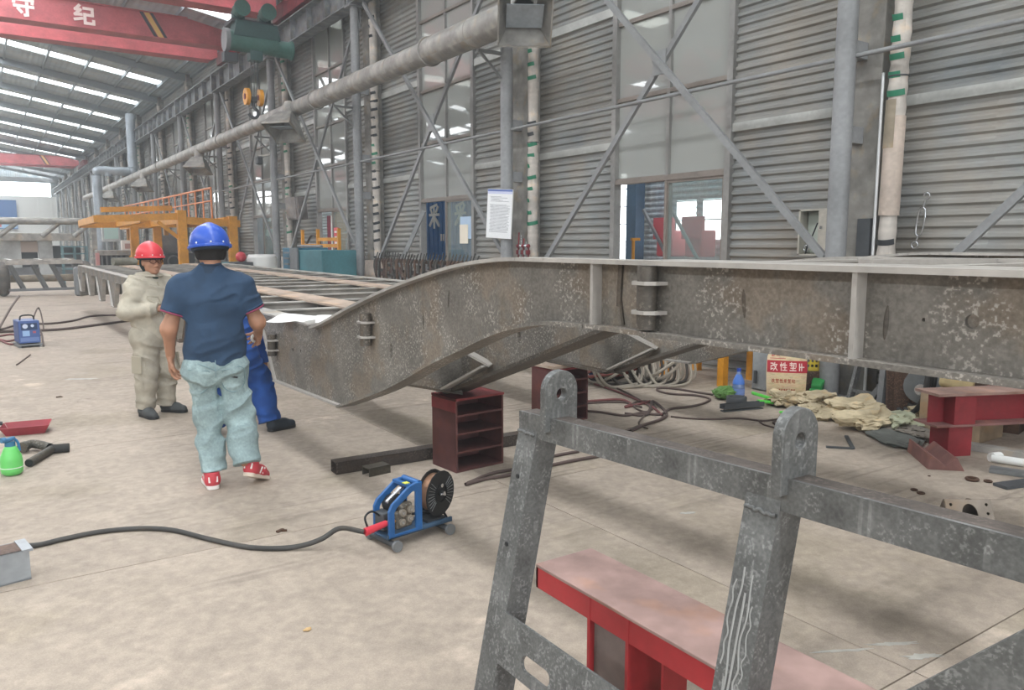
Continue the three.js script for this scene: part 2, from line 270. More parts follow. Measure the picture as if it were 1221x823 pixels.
// ------------------------------------------------------------------ roof
{
  const roof = struct(new THREE.Group(), 'pitched sheet metal roof with purlins, rafters and daylit roof lights'); roof.name = 'ceiling'; scene.add(roof);
  const strip = (x0, x1, z0, z1, th, lift) => { const ya = roofY(x0) + lift, yb = roofY(x1) + lift; return new G().bar([x0, ya, (z0 + z1) / 2], [x1, yb, (z0 + z1) / 2], Math.abs(z1 - z0), th).geo(); };
  for (let k = KMIN; k <= KMAX; k++) for (const s of [0, 1]) {
    const [xa, xb] = s ? [X_LEFT, X_RIDGE] : [X_WALL + 0.1, X_RIDGE], z = colZ(k);
    const o = mesh('roof_sheet', (strip[s] ||= strip(xa, xb, -3.5, -8.5, 0.05, 0.1)), M.roof, roof); o.position.z = z;
    const e0 = s ? X_LEFT : X_WALL + 0.1, e1 = s ? -19.1 : 7.1;
    mesh('roof_sheet', (strip['e' + s] ||= strip(e0, e1, -2.5, -3.5, 0.05, 0.1)), M.roof, roof).position.z = z;
    mesh('roof_sheet', (strip['r' + s] ||= strip(X_RIDGE + (s ? -0.5 : 0.5), X_RIDGE, -2.5, -3.5, 0.05, 0.1)), M.roof, roof).position.z = z;
    const n = 9, a = e1, b = X_RIDGE + (s ? -0.5 : 0.5);
    for (let i = 0; i < n; i++) mesh('roof_light', (strip[s + '_' + i] ||= strip(lerp(a, b, i / n) , lerp(a, b, (i + 1) / n), -2.5, -3.5, 0.03, 0.12)), M.skylight, roof).position.z = z;
    mesh('rafter', (strip['b' + s] ||= new G().bar([xa, roofY(xa) - 0.1, 0], [xb, roofY(xb) - 0.1, 0], 0.16, 0.26).geo()), M.purlin, roof).position.z = z;
  }
  for (const s of [0, 1]) for (let i = 0; i <= 9; i++) { const x = lerp(s ? -19.1 : 7.1, X_RIDGE + (s ? -0.5 : 0.5), i / 9); mesh('purlin', new G().box(0.06, 0.14, Z_BACK - Z_FAR, x, roofY(x) + 0.02, (Z_BACK + Z_FAR) / 2), M.purlin, roof); }
}
// ------------------------------------------------------------------ columns, posts, braces, rods, downpipes: one of each per bay
const postG = new G().cyl(0.1, 0.1, 6.72, 0, 3.36, 0, 0, 0, 0, 20).geo(), plateG = new G().box(0.36, 0.03, 0.36, 0, 0.015, 0).geo(), capG = new G().box(0.34, 0.04, 0.3, 0, 6.74, 0).add(new THREE.BufferGeometry().copy(new THREE.BoxGeometry(0.02, 0.4, 0.16)), T(0.1, 6.5, 0.0)).geo(), linkG = new G().span(0.08, 0.275, 0.0, 0.16, -0.06, 0.06).geo();
for (let k = 0; k <= KMAX; k++) {
  const z = colZ(k);
  const c = tag(mesh('concrete_column', new G().span(X_POST + 0.28, X_WALL - 0.03, 0, 8.4, -0.24, 0.22, 0.015), M.concrete, scene), k ? 'grey concrete wall column standing behind a steel crane post' : 'broad grey concrete wall column beside the open electrical box', 'column', k ? 'concrete wall columns' : undefined); c.position.z = z;
  const p = thing('steel_post', k === 0 ? 'blue-grey round steel crane post beside the open electrical box' : k === 1 ? 'grey round steel crane post carrying the paper notice board' : 'grey round steel post carrying the crane runway along the wall', 'post', [X_POST, 0, z], 0, k > 1 ? 'crane runway posts' : undefined);
  mesh('shaft', postG, M.post, p); mesh('base_plate', plateG, M.post, p); mesh('cap_plate', capG, M.post, p);
  for (const y of [2.6, 3.42, 4.9]) mesh('wall_link', linkG, M.post, p).position.y = y;
}
const bA = new G().bar([0, 1.46, -0.13], [0, 6.7, -5.5], 0.05, 0.075).geo(), bB = new G().bar([0.06, 0.44, -5.87], [0.06, 6.4, -0.13], 0.05, 0.075).geo(), gus = new G().box(0.02, 0.3, 0.22, 0.03, 0, 0).geo();
for (let k = -1; k < KMAX; k++) {
  const b = thing('cross_brace', k === 0 ? 'pair of grey crossed steel braces in front of the open sliding window' : k === 1 ? 'pair of grey crossed steel braces over the blue doorway' : k === -1 ? 'grey diagonal brace beside the hanging turnbuckle' : 'pair of grey crossed steel braces between two crane posts', 'brace', [X_POST, 0, colZ(k)], 0, k > 1 ? 'wall cross braces' : undefined);
  mesh('diagonal', bA, M.brace, b); mesh('diagonal', bB, M.brace, b); mesh('gusset', gus, M.brace, b).position.set(0, 3.85, -2.6);
  const r = tag(mesh('tie_rod', new G().rod([0, 3.42, -0.1], [0, 3.42, -5.9], 0.024, 8), M.brace, scene), k === 0 ? 'thin grey tie rod crossing the open sliding window bay' : k === 1 ? 'thin grey tie rod above the blue doorway' : k === -1 ? 'thin grey tie rod reaching over the wrapped pipe with turnbuckle' : 'thin grey horizontal tie rod between two crane posts', 'rod', k > 1 ? 'wall tie rods' : undefined); r.position.set(X_POST + 0.03, 0, colZ(k));
}
// wrapped downpipes: film-wrapped tubes with bands of tape
{
  const R = 0.085, mk = (seed) => {
    const r = rng(seed), tube = []; let y = 0.35;
    while (y < 7.9) { const h = 0.13 + r() * 0.06; tube.push([R + (r() - 0.5) * 0.014, y], [R + (r() - 0.5) * 0.016, y + h * 0.5]); y += h; }
    const isGreen = (y) => seed === 5 ? y > 2.95 : (y > 3.3 && y < 3.9) !== (seed % 3 === 2);
    const bands = [];
    for (y = 0.6; y < 7.7; y += 0.16 + r() * 0.05) { if (r() < 0.08) { y += 0.3; continue; } if (seed === 5 && y > 1.82 && y < 2.92) continue; const a = r() * 0.5, g = new THREE.CylinderGeometry(R + 0.011, R + 0.011, 0.058, 12, 1, true, Math.PI * (1.0 + a * 0.6), Math.PI * (0.5 + r() * 0.5)); bands.push([isGreen(y), new G().add(g, T(0, y, 0, 0.1 * (r() - 0.5), 0, 0.22 + 0.1 * r())).geo()]); }
    return [new G().lathe(tube, 18).geo(), bands, new G().torus(R + 0.006, 0.008, T(0, 0, 0, Math.PI / 2, 0, 0)).geo()];
  };
  const sets = [mk(5), mk(10), mk(17)];
  for (let k = 0; k <= KMAX; k++) {
    const s = sets[k ? 1 + (k % 2) : 0], d = thing('wrapped_downpipe', k === 0 ? 'film-wrapped downpipe with torn brown patch beside the turnbuckle' : k === 1 ? 'film-wrapped downpipe next to the notice board post' : 'film-wrapped downpipe with dark tape bands beside a concrete column', 'pipe', [X_POST + 0.27, 0, colZ(k) + 0.36], 0, k > 1 ? 'wrapped downpipes' : undefined);
    mesh('wrapped_tube', s[0], M.wrap, d); for (const [gr, bg] of s[1]) mesh(gr ? 'green_tape' : 'dark_tape', bg, gr ? M.tapeGreen : M.tapeBlack, d); for (const y of [1.2, 3.2, 5.4]) mesh('tie_wire', s[2], M.darkGrey, d).position.y = y;
    if (k === 0) { mesh('torn_patch', new G().add(new THREE.CylinderGeometry(R + 0.012, R + 0.014, 0.46, 12, 3, true, Math.PI * 1.15, Math.PI * 0.5), T(0, 2.75, 0)).geo(), std(0xa99c88, { map: texDust, roughness: 0.95 }), d); mesh('bare_sleeve', new G().cyl(R + 0.012, R + 0.008, 0.95, 0, 2.35, 0, 0, 0, 0, 18, true).geo(), std(0xdccabb, { map: texMottle }), d); d.rotation.x = 0.012; }
  }
}
// crane runway: riveted plate girder on the posts
{
  const z0 = colZ(-1), z1 = Z_FAR + 1, g = thing('crane_runway', 'long grey steel crane runway girder with stiffeners along the wall', 'girder', [X_POST, 6.76, 0]);
  mesh('bottom_flange', new G().span(-0.16, 0.16, 0, 0.03, z0, z1), M.runway, g); mesh('top_flange', new G().span(-0.18, 0.18, 0.57, 0.6, z0, z1), M.runway, g); mesh('web', new G().span(-0.01, 0.01, 0.03, 0.57, z0, z1), M.runway, g);
  mesh('rail', new G().span(-0.04, 0.04, 0.6, 0.7, z0, z1), M.darkGrey, g);
  const st = new G().box(0.28, 0.54, 0.025, 0, 0.3, 0).geo(); for (let z = z0 - 0.2; z > z1; z -= 1.2) mesh('stiffener', st, M.runway, g).position.z = z;
  const cap = new G().span(-0.17, 0.3, -0.02, 0.62, -0.05, 0.05).geo(); for (let k = 0; k <= KMAX; k++) mesh('bearing_plate', cap, M.runway, g).position.z = colZ(k);
  mesh('wall_walkway_edge', new G().span(0.34, 0.38, 0.55, 0.7, z0, z1), M.runway, g);
}

// ------------------------------------------------------------------ low-bed trailer chassis
const zyM = (x) => new THREE.Matrix4().makeBasis(V(0, 0, 1), V(0, 1, 0), V(-1, 0, 0)).setPosition(x, 0, 0);
const plateZY = (pts, x, th, holes = []) => new G().ext(poly(pts, holes), th, zyM(x + th));   // plate standing along the hall, points are [z, y]
function ribbon(pts, x0, x1, th) { const g = new G(); for (let i = 0; i + 1 < pts.length; i++) { const [za, ya] = pts[i], [zb, yb] = pts[i + 1], e = 0.004 / Math.hypot(zb - za, yb - ya); g.bar([(x0 + x1) / 2, ya - (yb - ya) * e, za - (zb - za) * e], [(x0 + x1) / 2, yb, zb], Math.abs(x1 - x0), th); } return g; }
const curve = (pts, n = 30) => new THREE.CatmullRomCurve3(pts.map(([z, y]) => V(0, y, z)), false, 'catmullrom', 0.5).getPoints(n).map((p) => [p.z, p.y]);
{
  const t = thing('trailer_chassis', 'long bare steel lowbed trailer chassis with curved gooseneck on red stands', 'trailer', [0, 0, 0]);
  const X0 = 1.9, XA = 2.78, XB = 4.3, X1 = 5.2, ZE = 1.6;
  const top = [...curve([[-6.42, 0.9], [-5.9, 0.935], [-5.18, 1.03], [-4.55, 1.2], [-3.945, 1.353], [-3.29, 1.482], [-2.85, 1.53], [-2.5, 1.535]], 36), [ZE, 1.535]];
  const botR = [...curve([[-4.75, 0.55], [-4.2, 0.72], [-3.86, 0.84], [-3.5, 0.985], [-3.22, 1.086], [-2.85, 1.215], [-2.55, 1.278], [-2.25, 1.295]], 30), [ZE, 1.295]];
  const outline = [...top, ...[...botR].reverse(), [-6.15, 0.515]];
  const sideHoles = [circ(-4.02, 0.995, 0.018, 0.045), circ(-0.892, 1.42, 0.017), circ(-1.005, 1.415, 0.005), circ(-5.35, 0.83, 0.012), circ(-5.55, 0.82, 0.012), circ(-5.72, 0.81, 0.012)];
  for (const [x, nm] of [[X0, 'side_plate'], [X1 - 0.014, 'side_plate']]) {
    const p = mesh(nm, plateZY(outline, x, 0.014, sideHoles), M.mill, t);
    const w = x < 3 ? [x - 0.052, x + 0.07] : [x - 0.07, x + 0.052];
    mesh('top_flange', ribbon(top.filter(([z]) => z > -5.35), ...w, 0.016), M.millEdge, p); mesh('bottom_flange', ribbon(botR, ...w, 0.016), M.mill, p);
    mesh('bottom_flange', ribbon([[-6.15, 0.515], [-4.75, 0.548]], w[0] + 0.02, w[1] - 0.02, 0.014), M.millEdge, p);
    mesh('end_flange', ribbon([[-6.42, 0.9], [-6.15, 0.515]], w[0] + 0.03, w[1] - 0.03, 0.014), M.millEdge, p);
    if (x < 3) {
      for (const [z, y0, y1] of [[-2.21, 1.3, 1.53], [-1.165, 1.302, 1.53], [-0.2, 1.302, 1.53], [0.7, 1.302, 1.53]]) mesh('stiffener', new G().span(x - 0.046, x, y0, y1, z - 0.007, z + 0.007), M.millEdge, p);
      mesh('weld_scar', new G().box(0.01, 0.15, 0.02, x - 0.004, 1.45, -2.1, 0.05).box(0.008, 0.1, 0.012, x - 0.003, 1.36, -2.09, -0.2), M.millDark, p);
      for (const [z, y] of [[-1.55, 1.42], [-1.1, 1.4], [-3.35, 1.33], [-3.62, 1.2]]) mesh('weld_scar', new G().add(new THREE.SphereGeometry(1, 10, 8), T(x, y, z, 0.1 * Math.sin(z * 9), 0, 0, [0.004, 0.045, 0.007])), M.millDark, p);
      // stake sockets: a short tube through two ringed plates
      for (const [z, y0, y1, n] of [[-1.93, 1.31, 1.525, 2], [-4.29, 1.0, 1.19, 2], [-6.12, 0.72, 0.89, 2]]) {
        const s = mesh('stake_socket', new G().cyl(0.034, 0.034, y1 - y0, x - 0.036, (y0 + y1) / 2, z, 0, 0, 0, 16), M.millDark, p);
        for (let i = 0; i < n; i++) mesh('socket_plate', new G().ext(poly([[-0.062, 0], [0.062, 0], [0.055, 0.05], [0.03, 0.078], [-0.03, 0.078], [-0.055, 0.05]]), 0.012, new THREE.Matrix4().makeBasis(V(0, 0, 1), V(-1, 0, 0), V(0, -1, 0)).setPosition(x, y0 + (y1 - y0) * (0.3 + 0.46 * i), z)), M.millEdge, s);
      }
    }
  }
  // inner main beams
  const inTop = top.map(([z, y]) => [z, y - 0.02]);
  const inBot = [[-4.8, 0.545], [-2.72, 1.29], [ZE, 1.29]];
  for (const x of [XA, XB]) {
    const tail = x === XA ? [[-6, 0.715], [-5.45, 0.69]] : [[-6, 0.69], [-5.62, 0.545]];
    const b = mesh('main_beam_web', plateZY([...inTop.filter(([z]) => z > -6), [ZE, 1.515], ...[...inBot].reverse(), ...[...tail].reverse()], x - 0.007, 0.014, [circ(-4.0, 1.02, 0.018, 0.04), circ(-3.2, 1.32, 0.016)]), M.mill, t);
    mesh('bottom_flange', ribbon([...tail, ...inBot], x - 0.1, x + 0.1, 0.022), M.millDark, b); mesh('top_flange', ribbon(inTop.filter(([z]) => z > -5.3), x - 0.09, x + 0.09, 0.016), M.millEdge, b);
  }
  // cross members of the gooseneck
  for (const z of [-2.6, -1.7, -0.8, 0.1, 1.0]) mesh('cross_member', new G().span(X0 + 0.02, X1 - 0.02, 1.36, 1.50, z - 0.006, z + 0.006).span(X0 + 0.02, X1 - 0.02, 1.497, 1.51, z - 0.05, z + 0.05).span(X0 + 0.02, X1 - 0.02, 1.35, 1.362, z - 0.05, z + 0.05), M.millEdge, t);
  for (const z of [-2.15, -1.25]) mesh('pale_bracket', new G().bar([XB - 0.8, 1.5, z], [XB + 0.8, 1.5, z + 0.5], 0.09, 0.05), M.millEdge, t);
  // boxed knee plates between the beams above the stands
  for (const xb of [XA, XB]) {
    const xa = xb - 0.46, k = mesh('knee_plate', new G().ext(poly([[xa, 0.66], [xb - 0.01, 0.545], [xb - 0.01, 1.0], [xa, 1.05]]), 0.012, T(0, 0, -4.72)), M.mill, t);
    mesh('knee_flange', new G().bar([xb - 0.3, 1.02, -4.66], [xb - 0.02, 0.8, -4.3], 0.1, 0.014), M.millEdge, k); mesh('knee_flange', new G().bar([xa, 0.655, -4.78], [xb - 0.02, 0.545, -4.78], 0.2, 0.014), M.millDark, k); mesh('knee_flange', new G().bar([xb - 0.06, 0.8, -4.3], [xb - 0.16, 0.575, -4.74], 0.1, 0.014), M.millEdge, k);
  }
  // deck: side rails, main beams, cross members, outriggers
  const dz0 = -5.35, dz1 = -20.6, dy = (z) => 1.03 + (-5.35 - z) * 0.0045;
  for (const [x, s] of [[X0, 1], [X1, -1]]) {
    const r = mesh('side_rail', new G().bar([x, dy(dz0) - 0.07, dz0], [x, dy(dz1) - 0.07, dz1], 0.012, 0.13), M.mill, t);
    mesh('rail_flange', new G().bar([x + s * 0.06, dy(dz0), dz0], [x + s * 0.06, dy(dz1), dz1], 0.15, 0.014), M.paleSteel, r);
  }
  for (const x of [XA, XB]) {
    const w = mesh('deck_beam_web', new G().bar([x, dy(dz0) - 0.17, dz0], [x, dy(dz1) - 0.17, dz1], 0.014, 0.33), M.millDark, t);
    mesh('deck_beam_flange', new G().bar([x, dy(dz0) + 0.004, dz0 - 0.1], [x, dy(dz1) + 0.004, dz1], 0.32, 0.018), M.timber, w); mesh('deck_beam_flange', new G().bar([x, dy(dz0) - 0.34, dz0 - 0.6], [x, dy(dz1) - 0.34, dz1], 0.2, 0.02), M.millDark, w);
  }
  const cm = [[X0 + 0.05, XA - 0.02], [XA + 0.02, XB - 0.02], [XB + 0.02, X1 - 0.05]].map(([a, b]) => new G().span(a, b, -0.012, 0, -0.05, 0.05).span(a, b, -0.14, -0.012, -0.005, 0.005).span(a, b, -0.152, -0.14, -0.05, 0.05).geo());
  const tooth = poly([[-0.52, 0], [0.52, 0], [0.16, -0.44], [-0.16, -0.44]]), toothG = new G().ext(tooth, 0.012, zyM(0.012)).geo(), toothF = new G().bar([0.006, 0, -0.52], [0.006, -0.44, -0.16], 0.07, 0.014, [0, 0, 1]).bar([0.006, -0.44, -0.17], [0.006, -0.44, 0.17], 0.07, 0.014).bar([0.006, -0.44, 0.16], [0.006, 0, 0.52], 0.07, 0.014, [0, 0, 1]).geo(), ogW = [[X0 + 0.02, XA - 0.01], [XB + 0.01, X1 - 0.02]].map(([p, q]) => new G().span(p, q, -0.34, -0.15, -0.006, 0.006).geo());
  for (let z = dz0 - 0.45, i = 0; z > dz1; z -= 0.85, i++) {
    cm.forEach((g) => { mesh('cross_member', g, i % 3 ? M.paleSteel : M.millEdge, t).position.set(0, dy(z), z); });
    if (i % 2 === 1 && i > 4) [X0, X1 - 0.012].forEach((x, j) => { const o = mesh('outrigger', toothG, M.mill, t); o.position.set(x, dy(z) - 0.13, z); mesh('outrigger_flange', toothF, M.paleSteel, o); const w = mesh('outrigger_web', ogW[j], M.mill, t); w.position.set(0, dy(z), z); });
  }
  mesh('end_plate', new G().span(X0 - 0.02, X1 + 0.02, 0.4, 1.09, dz1 - 0.12, dz1, 0.03), M.mill, t);
  mesh('end_bumper', new G().span(X0 - 0.1, X0 + 0.12, 0.38, 1.06, dz1 - 0.35, dz1 - 0.1, 0.06), M.grey, t);
}
// red fabricated stands under the beams
{
  const W = 0.42, D = 0.3, H = 0.53, mk = (h) => {
    const parts = []; parts.push(['side_panel', new G().span(-W / 2, -W / 2 + 0.014, 0, h, -D / 2, D / 2)], ['side_panel', new G().span(W / 2 - 0.014, W / 2, 0, h, -D / 2, D / 2)], ['end_panel', new G().span(-W / 2, W / 2, h - 0.016, h, -D / 2 - 0.01, D / 2 + 0.01)], ['back_panel', new G().span(-W / 2 + 0.12, W / 2 - 0.014, 0, h - 0.016, -D / 2, -D / 2 + 0.012)]);
    for (let i = 0; i < 4; i++) parts.push(['rib', new G().span(-W / 2 + 0.014, W / 2 - 0.014, h * i / 4, h * i / 4 + 0.014, -D / 2, D / 2)]); return parts;
  };
  const mRed = std(0x9a3a3c, { map: texDust, roughness: 0.6 }), mStand = std(0x70423f, { map: texDust, roughness: 0.7 });
  const a = thing('trailer_stand', 'dark red ribbed steel stand under the gooseneck kink, beside the square tube', 'stand', [2.86, 0, -4.78], 0.08);
  for (const [n, g] of mk(H)) mesh(n, g, n === 'end_panel' ? mRed : mStand, a);
  mesh('painted_band', new G().span(-W / 2 - 0.004, -W / 2, H - 0.1, H - 0.02, -D / 2, D / 2), mRed, a);
  const b = thing('trailer_stand', 'dark red ribbed steel stand carrying the second inner beam, timber packer on top', 'stand', [4.3, 0, -5.55], 0.08);
  for (const [n, g] of mk(0.5)) mesh(n, g, n === 'end_panel' ? mRed : mStand, b);
  mesh('packer', new G().span(-W / 2, W / 2, 0.5, 0.53, -D / 2, D / 2, 0.005), M.timber, b);
  for (const [x, z, l] of [[2.74, -13.6, 'brown steel block propping the deck rail behind the man in beige'], [2.78, -18.9, 'brown steel block propping the far deck beam'], [4.3, -13.4, 'brown steel block propping the inner deck beam']]) { const s = thing('deck_prop', l, 'support', [x, 0, z]); mesh('block', new G().box(0.3, 0.63, 0.3, 0, 0.315, 0, 0, 0, 0, 0.01), std(0x8b7868, { map: texDust, roughness: 0.85 }), s); mesh('packer', new G().box(0.4, 0.06, 0.34, 0, 0.66, 0), M.timber, s); }
  // rusty square tube lying behind the stand and short angle offcut
  const q = thing('square_tube', 'long rusty square steel tube lying behind the red stand', 'steel tube', [0, 0, 0]); const sq = (w, h, th, L) => { const g = new G(); g.box(w, th, L, 0, th / 2, 0).box(w, th, L, 0, h - th / 2, 0).box(th, h, L, -w / 2 + th / 2, h / 2, 0).box(th, h, L, w / 2 - th / 2, h / 2, 0); return g; };
  const tb = mesh('tube_wall', sq(0.11, 0.085, 0.006, 1.75), std(0x7a6d66, { map: texMill, roughness: 0.7, metalness: 0.2 }), q); q.position.set(2.83, 0, -5.08); q.rotation.y = Math.PI / 2 - 0.03;
  const an = tag(mesh('angle_offcut', new G().box(0.17, 0.008, 0.1, 0, 0.055, 0).box(0.17, 0.06, 0.008, 0, 0.03, 0.046).box(0.17, 0.06, 0.008, 0, 0.03, -0.046), std(0x77736a, { map: texMill, roughness: 0.6 }), scene), 'short folded steel offcut lying against the square tube', 'offcut'); an.position.set(2.2, 0, -4.93); an.rotation.y = 0.12;
}
// drawings lying on the chassis corner
{
  const p = (w, d, seed) => { const g = new THREE.PlaneGeometry(w, d, 14, 10); g.rotateX(-Math.PI / 2); const a = g.attributes.position; for (let i = 0; i < a.count; i++) { const x = a.getX(i) / w, z = a.getZ(i) / d; a.setY(i, 0.008 + 0.02 * Math.sin(x * 5 + seed) * Math.cos(z * 3 + seed) + (z > 0.2 ? -(z - 0.2) * 0.08 : 0) + 0.02); } g.computeVertexNormals(); return g; };
  const m = std(0xf1efec, { roughness: 0.9 });
  const a = tag(mesh('paper_sheet', p(0.3, 0.42, 1), m, scene), 'curled white paper sheet on the chassis corner, hanging over the edge', 'paper'); a.position.set(1.96, 1.02, -5.7); a.rotation.set(0, 0.5, 0.05);
  const b = tag(mesh('paper_sheet', p(0.21, 0.3, 3), m, scene), 'white paper sheet lying flat beside the curled drawing on the chassis', 'paper'); b.position.set(2.1, 1.04, -5.45); b.rotation.y = -0.4;
}
// ------------------------------------------------------------------ galvanised ramp frame standing in front of the camera
{
  const t = thing('ramp_frame', 'weathered grey steel ramp frame with two pierced lugs in the foreground', 'frame', [0, 0, 0]);
  const zA = -1.88, zB = -0.1, yT = (z) => 1.103 + (z + 1.88) * 0.029, xF = (y) => 1.3 - (1.08 - y) * 0.2;
  // top rail: angle section
  const P = (z, dx, dy) => [xF(yT(z)) + dx, yT(z) + dy, z];
  const rail = mesh('top_rail', new G().bar(P(zA, 0.004, -0.034), P(zB, 0.004, -0.034), 0.009, 0.07), M.galv, t); mesh('rail_flange', new G().bar(P(zA, 0.034, -0.004), P(zB, 0.034, -0.004), 0.06, 0.008), M.railTop, rail);
  for (const [z, w] of [[-1.835, 0.09], [-1.0, 0.085], [-0.2, 0.085]]) {
    const yT0 = yT(z) - 0.012, leg = new G(), a = [xF(yT0) + 0.01, yT0, z], b = [xF(0.0), 0.0, z], q = (v, dx, dz) => [v[0] + dx, v[1], v[2] + dz];
    leg.bar(q(a, 0.004, 0), q(b, 0.004, 0), 0.009, w, [0, 0, 1]);
    const side = new G().bar(q(a, 0.04, w / 2 - 0.005), q(b, 0.04, w / 2 - 0.005), 0.078, 0.009, [0, 0, 1]);
    const L = mesh('leg', leg, M.galv, t); mesh('leg_flange', side, M.galv, L); mesh('leg_flange', new G().bar(q(a, 0.04, -w / 2 + 0.005), q(b, 0.04, -w / 2 + 0.005), 0.078, 0.009, [0, 0, 1]), M.galv, L);
    if (z < -1.5) for (const y of [0.92, 0.72]) mesh('bolt_hole', new G().cyl(0.007, 0.007, 0.004, xF(y) - 0.001, y, z, 0, 0, Math.PI / 2, 10), M.black, L);
  }
  { // pale zinc runs down the second leg and rough weld at its head
    const mz = std(0xb4b4b0, { map: texMottle, roughness: 0.7 }), r = rng(17), x = (y) => xF(y) - 0.0008 + 0.01 * y;
    for (const [dz, y0, y1, w] of [[-0.03, 0.9, 0.72, 0.0035], [-0.016, 0.93, 0.6, 0.0045], [-0.004, 0.88, 0.5, 0.005], [0.01, 0.92, 0.66, 0.004], [0.022, 0.86, 0.7, 0.003], [-0.022, 0.7, 0.45, 0.004]]) { const pts = []; for (let i = 0; i <= 8; i++) { const y = lerp(y0, y1, i / 8); pts.push([x(y), y, -1.0 + dz + (r() - 0.5) * 0.011]); } mesh('zinc_run', new G().tube(pts, w * 0.6, 6, 30), mz, t); }
    for (const [z, y] of [[-1.0, 1.05], [-1.84, 1.045]]) { const g = []; for (let i = 0; i < 13; i++) g.push([x(y) - 0.001, y + (r() - 0.5) * 0.006, z - 0.04 + i * 0.0066]); mesh('weld_bead', new G().tube(g, 0.005, 6, 40), M.galv, t); }
  }
  for (const [z, y0] of [[-1.74, 1.07], [-0.955, 1.1]]) {
    const s = new THREE.Shape(), w = 0.056; s.moveTo(-w, 0); s.lineTo(w, 0); s.lineTo(w, 0.115); s.absarc(0, 0.115, w, 0, Math.PI, false); s.lineTo(-w, 0); s.holes.push(circ(0, 0.105, 0.019));
    const l = mesh('lug', new G().ext(s, 0.022, T(1.345, y0, z - 0.011), 0.002), M.galv, t);
    mesh('weld_bead', new G().add(new THREE.SphereGeometry(0.014, 10, 8), T(1.405, y0 + 0.0, z + 0.004, 0, 0, 0, [1, 0.7, 1])), M.galv, l);
  }
  { // low tie plate with an oblong slot, in the plane of the frame
    const s = poly([[0, 0], [0.8, 0.0], [0.8, 0.15], [0, 0.15]]); const h = new THREE.Path(); h.absarc(0.14, 0.055, 0.022, Math.PI / 2, Math.PI * 1.5, false); h.absarc(0.225, 0.055, 0.022, -Math.PI / 2, Math.PI / 2, false); s.holes.push(h);
    const lean = Math.atan(0.2), m = new THREE.Matrix4().makeBasis(V(0, 0, 1), V(Math.sin(lean), Math.cos(lean), 0), V(-Math.cos(lean), Math.sin(lean), 0)).setPosition(xF(0.39) + 0.012, 0.385, -1.8);
    mesh('tie_plate', new G().ext(s, 0.01, m), M.galv, t);
  }
  mesh('diagonal_strut', new G().bar([1.22, 0.78, -0.66], [1.27, 1.06, -0.4], 0.012, 0.075).bar([1.245, 0.77, -0.655], [1.295, 1.05, -0.395], 0.05, 0.01), M.galv, t);
}
// red steel bench
{
  const mTop = std(0xb8988f, { map: texDust, roughness: 0.75 }), mFace = std(0xc4383c, { map: texMottle, roughness: 0.5 }), mDust = std(0x9c8b84, { map: texDust, roughness: 0.85 });
  const t = thing('steel_bench', 'low red painted steel bench with dusty top behind the ramp frame', 'bench', [1.52, 0, 0], 0);
  const zA = -2.09, zB = 0.5;
  mesh('top_plate', new G().span(0, 0.25, 0.488, 0.5, zA, zB, 0.003), mTop, t); mesh('front_channel', new G().span(0.002, 0.012, 0.415, 0.489, zA, zB), mFace, t); mesh('rear_channel', new G().span(0.238, 0.248, 0.415, 0.489, zA, zB), mFace, t); mesh('end_cap', new G().span(0.002, 0.248, 0.415, 0.489, zA, zA + 0.01), mFace, t);
  for (const z of [-1.6, -0.3]) { const l = mesh('leg', new G().span(0.02, 0.03, 0, 0.49, z - 0.2, z - 0.03), mDust, t); mesh('leg_flange', new G().span(0.0, 0.2, 0, 0.488, z - 0.032, z - 0.02).span(0.0, 0.2, 0, 0.488, z - 0.21, z - 0.198), mFace, l); mesh('leg_side', new G().span(0.2, 0.21, 0, 0.487, z - 0.21, z - 0.02), mFace, l); mesh('foot', new G().span(-0.04, 0.28, 0, 0.012, z - 0.26, z + 0.03), mFace, l); mesh('leg_web', new G().span(0.06, 0.16, 0, 0.488, z + 0.06, z + 0.07), mFace, l); }
}

